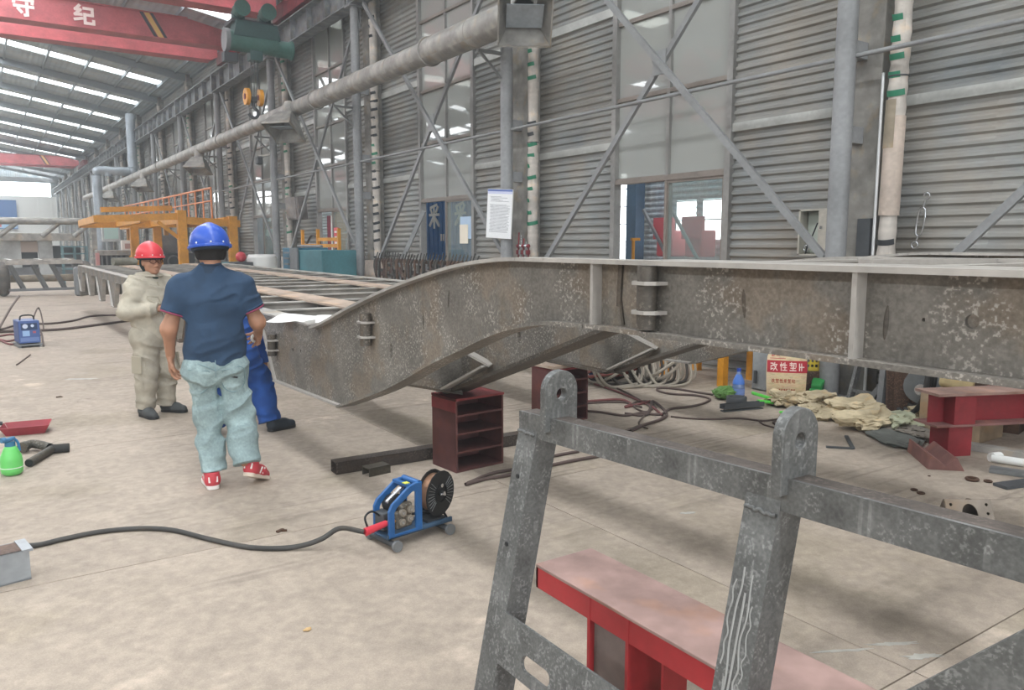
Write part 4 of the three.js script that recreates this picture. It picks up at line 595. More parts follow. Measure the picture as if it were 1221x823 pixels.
{ // neighbouring aisle: grey sheet wall, blue column, bright openings with red machines
  const t = struct(new THREE.Group(), 'grey ribbed partition of the neighbouring aisle with bright openings'); t.name = 'wall_partition'; scene.add(t);
  const S = (z0, z1, y0, y1) => { const m = mesh('ribbed_sheet', corrugated(z1, z0, y0, y1, 0, 0.14, 0.02), M.roof, t); m.position.x = 14; };
  S(-15.15, 6, 2.62, 6); S(-15.15, 6, 0, 1.7); S(-15.15, -13.55, 1.7, 2.62); S(-12.9, -12.72, 1.7, 2.62); S(-11.8, 6, 1.7, 2.62); S(-40, -15.75, 0, 6); S(-15.75, -15.15, 3.4, 6); S(-15.75, -15.15, 0, 1.2);
  for (const [z0, z1, y0, y1] of [[-13.55, -12.9, 1.7, 2.62], [-12.72, -11.8, 1.7, 2.62], [-15.75, -15.15, 1.2, 3.4]]) { const p = mesh('bright_pane', new G().span(14.02, 14.04, y0, y1, z0, z1), M.skylight, t); for (let y = y0 + 0.45; y < y1; y += 0.45) mesh('glazing_bar', new G().span(13.98, 14.05, y - 0.012, y + 0.012, z0, z1), M.darkGrey, p); }
  const c = tag(mesh('blue_column', new G().box(0.3, 6, 0.34, 13.6, 3, -14.55), std(0x4a6b86, { map: texMottle, roughness: 0.6 }), scene), 'blue-grey steel column beyond the open sliding window', 'column');
  const r = std(0xd2545c, { roughness: 0.6 }); for (const [z, l] of [[-13.2, 'red machine seen through the sliding sash, left of the pair'], [-12.3, 'red machine seen through the sliding sash by the pale green cabinet']]) { const m = thing('red_machine', l, 'machine', [13.5, 0, z]); mesh('body', new G().box(0.6, 1.2, 0.5, 0, 0.6, 0, 0, 0, 0, 0.03), r, m); mesh('tank', new G().box(0.5, 0.6, 0.5, 0, 1.6, 0, 0, 0, 0, 0.05), r, m); mesh('rail', new G().box(0.1, 0.5, 0.6, -0.25, 1.95, 0), r, m); mesh('foot', new G().box(0.7, 0.12, 0.6, 0, 0.06, 0), M.darkGrey, m); mesh('strut', new G().bar([-0.35, 1.2, 0.3], [-0.35, 2.4, -0.6], 0.06, 0.06), M.grey, m); }
  const y = thing('yellow_stanchion', 'small yellow stanchion beyond the open sliding window', 'stanchion', [10.2, 0, -10.95]); mesh('tube', new G().rod([0, 0, 0], [0, 1.68, 0], 0.03, 8), M.yellow, y); mesh('crossbar', new G().box(0.2, 0.05, 0.05, 0.05, 1.68, 0), M.yellow, y);
}
{ // clamp rack along the wall: rusty clamps hung on a rail
  const t = thing('tool_rail', 'low rusty steel rail fixed in front of the corrugated wall', 'rail', [6.95, 0, 0]); mesh('rail', new G().box(0.05, 0.06, 4.2, 0, 1.25, -13.2), K.rust, t); for (const z of [-15.2, -13.2, -11.2]) mesh('post', new G().box(0.05, 1.25, 0.05, 0, 0.62, z), K.rust, t);
  const r = rng(31), shapes = []; for (let i = 0; i < 4; i++) shapes.push(new G().tube([[0, 0.06, 0], [-0.05, 0.02, 0], [-0.06, -0.12, 0.02 * i], [-0.05, -0.3 - 0.03 * i, 0.03], [0.0, -0.36 - 0.03 * i, 0.01]], 0.022, 6, 20).box(0.09, 0.09, 0.05, -0.03, -0.1 - 0.05 * i, 0).geo()), shapes.push;
  const cm = [K.rust, std(0x7b6259, { map: texMill, roughness: 0.85 }), std(0x9a8272, { map: texMill, roughness: 0.85 }), std(0x6a6866, { map: texMill, roughness: 0.8 })];
  for (let i = 0; i < 34; i++) { const z = -15.2 + i * 0.122; const c = thing('rusty_clamp', 'rusty steel clamp hanging on the low rail under the wall window', 'clamp', [6.9, 1.24, z], (r() - 0.5) * 1.6, 'rusty clamps on the rail'); mesh('jaw', shapes[i % 4], cm[(r() * 4) | 0], c); mesh('screw', new G().rod([-0.06, -0.05, 0], [0.02, 0.14 + r() * 0.06, 0.02], 0.012, 6), cm[3], c); }
  const w = tag(mesh('plywood_sheet', new G().box(0.03, 0.62, 1.0, 0, 0.31, 0), std(0xcab9ab, { map: texDust, roughness: 0.9 }), scene), 'pale stained board standing against the wall by the second wrapped pipe', 'board'); w.position.set(7.1, 0.62, -15.85); w.rotation.z = -0.1;
  const wb = tag(mesh('support_bench', new G().box(0.3, 0.62, 1.2, 0, 0.31, 0, 0, 0, 0, 0.01), M.darkGrey, scene), 'dark low bench under the pale stained board', 'bench'); wb.position.set(7.12, 0, -15.85);
  const rb = tag(mesh('brown_sheet', new G().box(0.03, 0.95, 0.55, 0, 0.5, 0, 0, 0, 0, 0.004), std(0x7c6a66, { map: texDust, roughness: 0.9 }), scene), 'brown rusty panel leaning on the concrete column beside the pale board', 'panel'); rb.position.set(7.32, 0.02, -16.55); rb.rotation.z = -0.08;
  const ln = tag(mesh('leaning_bar', new G().bar([6.75, 0.02, -15.0], [7.55, 2.25, -14.3], 0.08, 0.08), M.brace, scene), 'grey steel bar leaning against the wall behind the rusty clamps', 'bar');
  const rods = []; for (let i = 0; i < 5; i++) { const o = tag(mesh('gauge_valve', new G().rod([0, 0, 0], [0, 0.42 - i * 0.05, 0.02], 0.012, 6).box(0.05, 0.07, 0.05, 0, 0.1, 0).add(new THREE.SphereGeometry(0.035, 10, 8), T(0, 0.2, 0)), i % 2 ? M.chrome : M.redDark, scene), 'small metal valve standing on the bracket beside the notice post', 'valve', 'valves beside the notice post'); o.position.set(7.3, 1.36, -10.56 + i * 0.07); }
  const vb = thing('valve_bracket', 'grey steel bracket holding the row of small valves', 'bracket', [7.3, 0, -10.42]); mesh('shelf', new G().box(0.12, 0.03, 0.5, 0, 1.345, 0), M.grey, vb); mesh('leg', new G().box(0.05, 1.33, 0.05, 0, 0.665, 0), M.grey, vb);
}
{ // teal machine, yellow guard, white barrel, boards near the third post
  const t = thing('teal_machine', 'teal sheet metal machine box with a ribbed grey door', 'machine', [6.35, 0, -17.1]); mesh('left_box', new G().span(-0.4, 0.4, 0.75, 1.5, -1.3, -0.45, 0.02), std(0x3f7f9c, { map: texMottle, roughness: 0.5 }), t); mesh('right_box', new G().span(-0.38, 0.4, 0.72, 1.46, -0.3, 1.2, 0.02), K.teal, t); const d = mesh('ribbed_door', new G().span(-0.44, -0.4, 0.78, 1.5, -0.68, -0.2), M.grey, t); for (let i = 0; i < 5; i++) mesh('door_rib', new G().span(-0.47, -0.44, 0.85 + i * 0.13, 0.89 + i * 0.13, -1.0, -0.7), M.grey, d); mesh('base_beam', new G().span(-0.35, 0.4, 0.0, 0.72, -1.3, 1.2, 0.01), std(0xb58b4a, { map: texDust, roughness: 0.7 }), t); mesh('pipe_row', new G().rod([-0.3, 1.54, -0.5], [-0.3, 1.54, 1.0], 0.03), M.grey, t); mesh('coil', new G().torus(0.12, 0.06, T(-0.45, 0.62, 0.1, 0, Math.PI / 2, 0)), M.grey, t);
  const y = thing('yellow_guard', 'yellow tubular guard rack behind the teal machine', 'rack', [6.92, 0, -19.0]); for (const z of [-0.75, 0.35, 1.7]) mesh('upright', new G().box(0.07, 1.95, 0.07, 0, 0.975, z), M.yellow, y); for (const [h, a, b] of [[1.55, -0.75, 0.35], [0.95, -0.75, 0.35], [1.7, 0.35, 1.7], [1.55, 0.35, 1.7]]) mesh('rail', new G().bar([0, h, a], [0, h, b], 0.05, 0.08), M.yellow, y); mesh('wire_bundle', new G().tube([[0.05, 1.6, -0.6], [0.02, 1.8, -0.1], [0.05, 1.7, 0.3], [0.1, 1.2, 0.1], [0, 1.0, -0.5]], 0.03, 6, 30), K.hose, y);
  const b = thing('white_barrel', 'white plastic barrel near the wall behind the deck', 'barrel', [6.5, 0, -21.9]); mesh('shell', new G().lathe([[0, 0], [0.36, 0], [0.4, 0.1], [0.4, 1.2], [0.36, 1.3], [0, 1.3]], 24), M.white, b); mesh('hoop', new G().torus(0.405, 0.02, T(0, 0.85, 0, Math.PI / 2, 0, 0)), M.white, b); mesh('hoop', new G().torus(0.405, 0.02, T(0, 0.5, 0, Math.PI / 2, 0, 0)), M.white, b);
  const lb = tag(mesh('leaning_board', new G().box(0.04, 1.25, 0.4, 0, 0.625, 0), std(0xcfc6bb, { map: texDust }), scene), 'pale upright board standing beside the white barrel', 'board'); lb.position.set(6.7, 0, -20.6);
  const br = thing('junction_cabinet', 'brown-grey sheet metal box hung high beside a wrapped downpipe', 'box', [7.3, 2.25, -21.2]); mesh('body', new G().box(0.3, 0.62, 0.5, 0, 0.31, 0, 0, 0.3, 0.08, 0.01), std(0x8f8784, { map: texDust }), br); mesh('cover', new G().box(0.02, 0.56, 0.44, -0.17, 0.31, 0, 0, 0.3, 0.08), std(0x9b9490, { map: texDust }), br);
  const tb = thing('teal_bin', 'teal storage bin with rounded lip behind the two men', 'bin', [6.2, 0, -23.6]); mesh('body', new G().box(0.9, 1.0, 1.3, 0, 0.5, 0, 0, 0, 0, 0.04), K.teal, tb); mesh('rim', new G().box(1.0, 0.08, 1.4, 0, 1.02, 0, 0, 0, 0, 0.03), K.teal, tb);
  const rd = thing('red_pump', 'red round pump casing on the bench beside the blue helmet', 'pump', [5.9, 0, -21.8]); mesh('casing', new G().add(new THREE.SphereGeometry(0.14, 18, 14), T(0, 1.24, 0)), std(0xc23a44, { roughness: 0.5 }), rd); mesh('stand', new G().box(0.5, 1.1, 0.5, 0, 0.55, 0), M.darkGrey, rd);
}
// ------------------------------------------------------------------ clutter under the gooseneck, at the wall
{ // yellow trestle with hanging hoses
  const t = thing('yellow_trestle', 'yellow steel trestle behind the gooseneck with grey hoses hung on it', 'trestle', [6.85, 0, -5.85]); for (const [x, z] of [[0, 0], [0.62, -0.1], [0.05, -0.95], [0.62, -0.95]]) mesh('leg', new G().box(0.085, 0.98, 0.085, x, 0.49, z), M.yellow, t); mesh('rail', new G().bar([0, 0.48, 0], [0.05, 0.56, -0.95], 0.05, 0.1), M.yellow, t); mesh('rail', new G().bar([0, 0.5, 0], [0.62, 0.55, -0.1], 0.05, 0.1), M.yellow, t); mesh('rail', new G().bar([0.62, 0.52, -0.1], [0.62, 0.52, -0.95], 0.05, 0.1), M.yellow, t); mesh('top', new G().span(-0.05, 0.67, 0.96, 1.0, -1.0, 0.05), M.yellow, t); mesh('hook', new G().torus(0.07, 0.014, T(-0.07, 0.8, -0.08, 0, 0.6, 0), 16, 6, 4), M.yellow, t);
}
{
  const mk = (pts, r, m, label, group) => tag(mesh('hose', new G().tube(pts, r, 7, pts.length * 10), m, scene), label, 'hose', group);
  const r = rng(5), c = onY(790, 458);
  for (let i = 0; i < 16; i++) { const b = onY(752 + i * 5, 457 + (i % 3) * 2.5), x = b[0], z = b[2], top = 0.42 + r() * 0.15, w = 0.12 + r() * 0.1; mk([[x + 0.35, top, z - 0.4], [x + 0.22, 0.3, z - 0.22], [x + 0.05, 0.06, z - 0.04], [x - w, 0.022, z - 0.06], [x - w * 2.2, 0.03, z - 0.2], [x - w * 2.4, 0.2 + r() * 0.12, z - 0.42]], 0.017, [K.hosePale, K.hose, K.hosePale][i % 3], 'grey hose looped in the hanging bundle behind the gooseneck', 'hanging hose bundle'); }
  for (let i = 0; i < 0; i++) { const x = c[0] - 0.1 + r() * 0.9, z = c[2] - 0.5 - i * 0.055 - r() * 0.05, top = 0.62 + r() * 0.22; mk([[x, top, z], [x - 0.12, 0.35, z + 0.05], [x - 0.2, 0.06, z + 0.15], [x - 0.5, 0.03, z - 0.1], [x - 0.75 - r() * 0.3, 0.05, z - 0.25], [x - 0.95, 0.3 + r() * 0.15, z - 0.4]], 0.018, [K.hosePale, K.hose, K.hosePale][i % 3], 'grey hose looped in the hanging bundle behind the gooseneck', 'hanging hose bundle'); }
  const q = onY(755, 458); for (let i = 0; i < 5; i++) { const rr = 0.18 + r() * 0.08, m = [K.hoseRed, K.hosePale, K.hose][i % 3], x = q[0] + (i - 2) * 0.14, z = q[2] + (r() - 0.5) * 0.4; tag(mesh('hose_coil', new G().torus(rr, 0.018, T(x, 0.03 + rr * 0.5 + i * 0.012, z, Math.PI / 2 - 0.5 + r() * 0.4, r() * 0.5, 0), 30, 7).torus(rr * 0.86, 0.018, T(x + 0.03, 0.05 + rr * 0.45, z + 0.03, Math.PI / 2 - 0.4, r() * 0.5, 0), 30, 7), m, scene), ['red coiled hose lying behind the gooseneck diagonal', 'pale coiled hose lying behind the gooseneck diagonal', 'dark coiled hose lying behind the gooseneck diagonal'][i % 3], 'hose', 'hose coils behind the gooseneck'); }
  const wb = onY(722, 452), w = thing('wire_feeder_box', 'small dark blue wire feeder half hidden behind the hose coils', 'machine', [wb[0], 0, wb[2]], 0.4); mesh('case', new G().box(0.4, 0.3, 0.26, 0, 0.18, 0, 0, 0, 0, 0.02), std(0x32476a, { roughness: 0.5 }), w); mesh('handle', new G().tube([[-0.12, 0.33, 0], [-0.1, 0.4, 0], [0.1, 0.4, 0], [0.12, 0.33, 0]], 0.012, 6, 20), M.black, w); mesh('base', new G().box(0.44, 0.03, 0.3, 0, 0.015, 0), M.black, w);
}
{ // cables on the floor to the right of the stands
  const cable = (px, r, m, label, group) => tag(mesh('floor_cable', new G().tube(px.map(([u, v, h = 0]) => { const p = onY(u, v); return [p[0], r + h, p[2]]; }), r, 6, px.length * 8), m, scene), label, 'cable', group);
  const m1 = std(0x5b4c47, { roughness: 0.85 }), m2 = std(0x6f625a, { roughness: 0.85 }), m3 = std(0x7b4b49, { roughness: 0.85 });
  cable([[690, 452], [712, 460], [735, 468], [757, 477], [778, 487], [790, 497]], 0.012, m3, 'reddish cable running from the stand towards the tangle on the floor');
  cable([[690, 449], [715, 456], [740, 466], [762, 478], [775, 487], [770, 493], [758, 488], [757, 481], [772, 480], [782, 488]], 0.011, m1, 'dark cable with a small loop in the floor tangle');
  cable([[692, 481], [715, 479], [740, 478], [752, 483], [745, 487], [760, 484], [775, 480]], 0.013, m3, 'reddish doubled cable entering the floor tangle from the stand'); cable([[692, 483], [720, 481], [742, 481], [765, 487]], 0.011, m1, 'dark cable lying along the reddish doubled cable');
  cable([[692, 491], [715, 493], [745, 497], [765, 494], [785, 496], [800, 489], [825, 486], [842, 481], [846, 477], [830, 473], [800, 471], [784, 467], [786, 464], [805, 465], [830, 469], [850, 472]], 0.012, m1, 'dark cable making the wide loop across the floor towards the bottles');
  cable([[752, 516], [770, 508], [788, 502], [795, 496], [778, 480], [776, 486], [768, 497], [745, 495]], 0.014, m1, 'thick dark cable leading from the ramp frame to the tangle'); cable([[745, 516], [765, 509], [784, 503], [792, 499]], 0.013, m2, 'second dark cable twisted beside the thick one near the ramp frame');
  cable([[800, 498], [820, 500], [850, 501], [880, 500], [910, 503], [930, 501], [922, 506], [940, 510], [960, 503], [950, 498]], 0.009, m1, 'thin dark cable trailing from the tangle to the green clamp');
  cable([[905, 503], [912, 508], [935, 513], [945, 510], [955, 503], [940, 500]], 0.008, m1, 'thin dark cable coil beside the green clamp'); cable([[555, 580], [580, 573], [600, 570], [640, 561], [680, 552], [720, 545]], 0.013, m1, 'dark cable running from the wire spool under the ramp frame'); cable([[558, 578], [585, 567], [620, 560], [655, 547], [690, 540]], 0.012, m1, 'second dark cable leaving the wire spool behind the ramp frame');
  cable([[778, 489], [765, 500], [762, 507], [772, 512]], 0.008, m2, 'short pale cable end hanging out of the tangle');
  // far left cables
  cable([[0, 398, 0.05], [30, 388], [60, 387], [85, 384], [110, 378], [130, 377], [160, 378]], 0.02, m1, 'dark cable running across the far floor behind the blue welder'); cable([[0, 397], [40, 396], [75, 394], [100, 391], [130, 387], [160, 383]], 0.024, m1, 'thick dark hose on the floor beside the blue welder'); cable([[0, 402], [12, 400], [24, 403], [10, 408], [0, 406], [14, 412], [22, 408]], 0.016, m3, 'reddish cable tangle left of the blue welder'); cable([[45, 405], [52, 392], [48, 386, 0.3], [40, 396, 0.2], [38, 404, 0.15]], 0.014, m1, 'cable looping out of the blue welder'); cable([[44, 399, 0.2], [50, 405, 0.1], [52, 414]], 0.014, m1, 'short dark lead hanging from the blue welder');
  cable([[20, 436], [28, 430], [36, 424]], 0.01, m2, 'short brown rod lying before the blue welder'); cable([[0, 399, 0.1], [14, 387, 0.3], [25, 379, 0.45]], 0.02, m2, 'slanted grey rod rising left of the blue welder');
}
{ // grey cabinet, paper sack, basket, bottle, steel plate, ladder, clamps
  const cb = thing('grey_cabinet', 'grey sheet steel cabinet behind the printed paper sack', 'cabinet', [6.98, 0, -5.2]); mesh('body', new G().span(0, 0.5, 0, 1.05, -0.35, 0.28, 0.01), std(0x9a9ea0, { map: texMottle, roughness: 0.55 }), cb); const dd = mesh('door', new G().span(-0.015, 0, 0.02, 1.03, -0.33, 0.26), std(0xa3a7a8, { map: texMottle, roughness: 0.5 }), cb); mesh('handle', new G().box(0.02, 0.14, 0.03, -0.03, 0.15, -0.28), M.darkGrey, dd);
  // printed sack
  const tx = canvasTex(512, 640, (c, w, h) => { c.fillStyle = '#dcc6a2'; c.fillRect(0, 0, w, h); const r = rng(3); for (let i = 0; i < 900; i++) { c.fillStyle = `rgba(${120 + r() * 100},${100 + r() * 80},${80 + r() * 50},0.10)`; c.fillRect(r() * w, r() * h, 20 + r() * 50, 3 + r() * 14); } c.fillStyle = '#b8343f'; c.fillRect(0, 196, w, 134); c.strokeStyle = '#ecd8cf'; ['gai', 'xing', 'su'].forEach((n, i) => drawGlyph(c, n, 36 + i * 122, 216, 94, 11)); c.fillStyle = '#ecd8cf'; c.fillRect(404, 222, 14, 84); c.fillRect(432, 222, 12, 84); c.fillRect(404, 258, 70, 12); c.fillStyle = '#b8343f'; c.font = 'bold 76px sans-serif'; c.fillText('D', 34, 150); c.strokeStyle = '#b8343f'; drawGlyph(c, 'an', 100, 96, 52, 7); c.fillRect(30, 170, 200, 6); c.strokeStyle = '#a4553e'; ['gai', 'su', 'xing', 'cai', 'su', 'ji'].forEach((n, i) => drawGlyph(c, n, 60 + i * 52, 400, 44, 7)); c.font = 'bold 40px sans-serif'; c.fillStyle = '#a4553e'; for (let i = 0; i < 9; i++) c.fillRect(90 + i * 32, 510, 22, 30); });
  const g = new THREE.BoxGeometry(0.46, 0.74, 0.2, 14, 20, 6), a = g.attributes.position; for (let i = 0; i < a.count; i++) { const x = a.getX(i), y = a.getY(i), z = a.getZ(i), k = 1 - Math.pow(Math.abs(y) / 0.37, 3) * 0.55; a.setZ(i, z * k * (1 - (x / 0.23) ** 4 * 0.5) + 0.015 * (noise3(x * 9, y * 9, z * 5) - 0.5)); a.setX(i, x * (1 + 0.06 * Math.cos(y * 5) + (y > 0.2 ? -0.06 : 0)) + 0.02 * (noise3(y * 7, z * 6, 3) - 0.5)); a.setY(i, y + 0.37 + (y > 0.33 ? 0.03 * (noise3(x * 11, 1, 2) - 0.5) : 0)); } g.computeVertexNormals();
  const uv = g.attributes.uv; const sk = tag(mesh('printed_sack', g, [std(0xdcc6a2, { roughness: 0.9 }), std(0xdcc6a2, { roughness: 0.9 }), std(0xdcc6a2, { roughness: 0.9 }), std(0xdcc6a2, { roughness: 0.9 }), std(0xffffff, { map: tx, roughness: 0.9 }), std(0xffffff, { map: tx, roughness: 0.9 })], scene), 'standing kraft paper sack with a red band and white characters', 'sack'); const sp = onY(934, 478); sk.position.set(sp[0] + 0.06, 0, sp[2] - 0.02); sk.scale.setScalar(0.8); sk.rotation.set(-0.06, -0.85, 0.0, 'YXZ');
  // crate-like yellow basket
  const bk = thing('yellow_basket', 'yellow perforated plastic basket hanging between the sack and the grey plate', 'basket', [7.18, 0.28, -4.98], -0.7); const bm = std(0xd4bd3e, { roughness: 0.55 });
  for (let i = 0; i < 4; i++) { const hs = []; for (let y = 0; y < 5; y++) for (let x = 0; x < 5; x++) hs.push([[-0.09 + x * 0.042, 0.04 + y * 0.055], [-0.065 + x * 0.042, 0.04 + y * 0.055], [-0.065 + x * 0.042, 0.07 + y * 0.055], [-0.09 + x * 0.042, 0.07 + y * 0.055]]); mesh('side', new G().ext(poly([[-0.1, 0], [0.1, 0], [0.13, 0.34], [-0.13, 0.34]], hs), 0.006, new THREE.Matrix4().makeRotationY(i * Math.PI / 2).multiply(T(0, 0, 0.1, 0.09))), bm, bk); } mesh('rim', new G().torus(0.17, 0.014, T(0, 0.34, 0, Math.PI / 2, 0, Math.PI / 4), 4, 6), bm, bk); mesh('bottom', new G().box(0.2, 0.008, 0.2, 0, 0.004, 0), bm, bk); mesh('hanger', new G().tube([[0.05, 0.34, 0], [0, 0.44, 0], [-0.05, 0.34, 0]], 0.008, 6, 12), M.darkGrey, bk);
  const ped = tag(mesh('rust_box', new G().box(0.34, 0.28, 0.34, 0, 0.14, 0, 0, 0, 0, 0.01), K.rust, scene), 'rusty steel box under the yellow basket', 'box'); ped.position.set(7.18, 0, -4.98); ped.rotation.y = -0.7;
  const gc = onY(974, 477), gk = thing('green_chuck', 'green painted cast clamp body beside the yellow basket', 'clamp', [gc[0], 0, gc[2]], 0.4); const gm = std(0x2f8f4a, { roughness: 0.45 }); mesh('body', new G().box(0.16, 0.2, 0.14, 0, 0.16, 0, 0, 0, 0.35, 0.02), gm, gk); mesh('jaw', new G().box(0.06, 0.14, 0.16, -0.09, 0.1, 0, 0, 0, 0.35, 0.01).box(0.12, 0.05, 0.16, 0.04, 0.25, 0, 0, 0, 0.35, 0.01), gm, gk); mesh('bore', new G().cyl(0.045, 0.045, 0.15, 0, 0.17, 0, Math.PI / 2, 0, 0, 14), std(0x1d5c30, { roughness: 0.6 }), gk); mesh('foot', new G().box(0.2, 0.05, 0.14, 0.02, 0.025, 0), gm, gk); gk.scale.setScalar(0.75);
  const bp = onY(880, 475), bt = thing('water_bottle', 'blue tinted plastic water bottle standing among green scraps', 'bottle', [bp[0], 0, bp[2]]); mesh('shell', new G().lathe([[0, 0], [0.05, 0.0], [0.058, 0.012], [0.058, 0.1], [0.054, 0.13], [0.05, 0.17], [0.02, 0.235], [0.018, 0.26], [0, 0.26]], 20), new THREE.MeshPhysicalMaterial({ color: 0x9db6e8, transmission: 0.55, thickness: 0, roughness: 0.15, side: THREE.DoubleSide }), bt); mesh('cap', new G().cyl(0.02, 0.02, 0.03, 0, 0.272, 0), std(0x2b4fae), bt); mesh('label', new G().cyl(0.0595, 0.0595, 0.06, 0, 0.07, 0, 0, 0, 0, 20, true), std(0x7b93cf, { roughness: 0.5 }), bt); mesh('neck_wrap', new G().lathe([[0.056, 0.14], [0.052, 0.17], [0.024, 0.232]], 18), std(0x4b78c9, { roughness: 0.4 }), bt); bt.scale.setScalar(1.1);
  const rp = onY(878, 483), rg = tag(mesh('steel_ring', new G().lathe([[0.075, 0], [0.1, 0], [0.1, 0.085], [0.075, 0.085], [0.075, 0]], 24), M.darkGrey, scene), 'dark steel ring standing behind the channel bar', 'ring'); rg.position.set(rp[0], 0, rp[2]);
  const b1 = onY(861, 491), b2 = onY(908, 487), bar = tag(mesh('channel_bar', new G().bar([b1[0], 0.03, b1[2]], [b2[0], 0.03, b2[2]], 0.06, 0.008).bar([b1[0], 0.05, b1[2] + 0.03], [b2[0], 0.05, b2[2] + 0.03], 0.006, 0.045).bar([b1[0], 0.05, b1[2] - 0.03], [b2[0], 0.05, b2[2] - 0.03], 0.006, 0.045).bar([b1[0], 0.005, b1[2]], [b2[0], 0.005, b2[2]], 0.06, 0.01), M.darkGrey, scene), 'dark steel channel bar lying before the ring and bottle', 'bar');
  // crumpled green plastic and green clamp handle
  const gp = onY(863, 476); tag(mesh('green_bag', blob(0.16, 0.085, 0.13, 4, 0.35), std(0x7fb45e, { map: texDust, roughness: 0.6 }), scene), 'crumpled green plastic bag beside the water bottle', 'bag').position.set(gp[0], 0.07, gp[2]);
  const gh = thing('green_ground_clamp', 'bright green welding clamp lying before the crumpled sack', 'clamp', [...onY(915, 484)], -0.5); const ge = std(0x5fce4e, { roughness: 0.45 }); mesh('handle', new G().box(0.3, 0.03, 0.05, -0.02, 0.09, 0, 0, 0, -0.3, 0.012), ge, gh); mesh('handle', new G().box(0.3, 0.03, 0.05, 0.02, 0.045, 0.04, 0, 0.12, -0.12, 0.012), ge, gh); mesh('jaw', new G().box(0.1, 0.05, 0.05, 0.17, 0.03, 0.02, 0, 0, 0, 0.01), M.grey, gh);
  const gh2 = thing('green_ground_clamp', 'bright green welding clamp lying on the thin cable coil', 'clamp', [...onY(941, 498)], -0.3); mesh('handle', new G().box(0.2, 0.025, 0.045, 0, 0.045, 0, 0, 0, -0.1, 0.01), ge, gh2); mesh('handle', new G().box(0.2, 0.025, 0.045, 0.01, 0.02, 0.04, 0, 0.15, -0.1, 0.01), ge, gh2); mesh('jaw', new G().box(0.06, 0.04, 0.04, 0.12, 0.02, 0.02), M.grey, gh2);
  const ld = thing('steel_ladder', 'short pale steel ladder leaning on the wall behind crumpled sacks', 'ladder', [7.28, 0, -4.15]); for (const z of [-0.28, 0.1]) mesh('stile', new G().bar([-0.22, 0, z], [0.15, 1.25, z + 0.05], 0.035, 0.06), M.galv, ld); for (const y of [0.15, 0.5, 0.85]) mesh('rung', new G().bar([-0.22 + y * 0.296, y, -0.27], [-0.22 + y * 0.296, y, 0.13], 0.03, 0.03), M.galv, ld);
  const bars = [[1038, 486, 0.8, 0.08, 'grey flat bar leaning diagonally behind the steel ladder', 0.5], [1057, 492, 1.05, 0.07, 'grey square bar standing against the wall beside the red trestle', 0.02], [1069, 495, 1.05, 0.06, 'brown square bar standing against the wall beside the red trestle', -0.08]];
  for (const [u, v, h, w, l, tl] of bars) { const p = onY(u, v); const m = tag(mesh('steel_bar', new G().bar([0, 0, 0], [0.06, h, tl], w, w * 0.6), l.startsWith('brown') ? K.rust : M.grey, scene), l, 'bar'); m.position.set(p[0] - 0.12, 0.0, p[2]); }
  const bk2 = tag(mesh('brown_board', new G().box(0.03, 1.1, 1.1, 0, 0.55, 0, 0, 0, -0.08), std(0x6f5d55, { map: texDust, roughness: 0.9 }), scene), 'dark brown board leaning on the wall behind the steel ladder', 'board'); bk2.position.set(7.6, 0, -3.72);
}
function blob(rx, ry, rz, seed, amp) { const g = mergeVertices(new THREE.IcosahedronGeometry(1, 7).deleteAttribute('uv').deleteAttribute('normal')), a = g.attributes.position; for (let i = 0; i < a.count; i++) { const x = a.getX(i), y = a.getY(i), z = a.getZ(i); let n = 0, f = 1.5, q = 1; for (let o = 0; o < 3; o++) { n += q * Math.abs(noise3(x * f + seed * 7, y * f + seed, z * f) - 0.5) * 2; f *= 2; q *= 0.55; } const k = 1 - amp + n * amp * 1.5 + (hash2(i, seed, 5) - 0.5) * amp * 0.16; a.setXYZ(i, x * rx * k, Math.max(y * ry * k, -ry * 0.75), z * rz * k); } g.computeVertexNormals(); return boxUV(toCreasedNormals(g, 0.12)); }
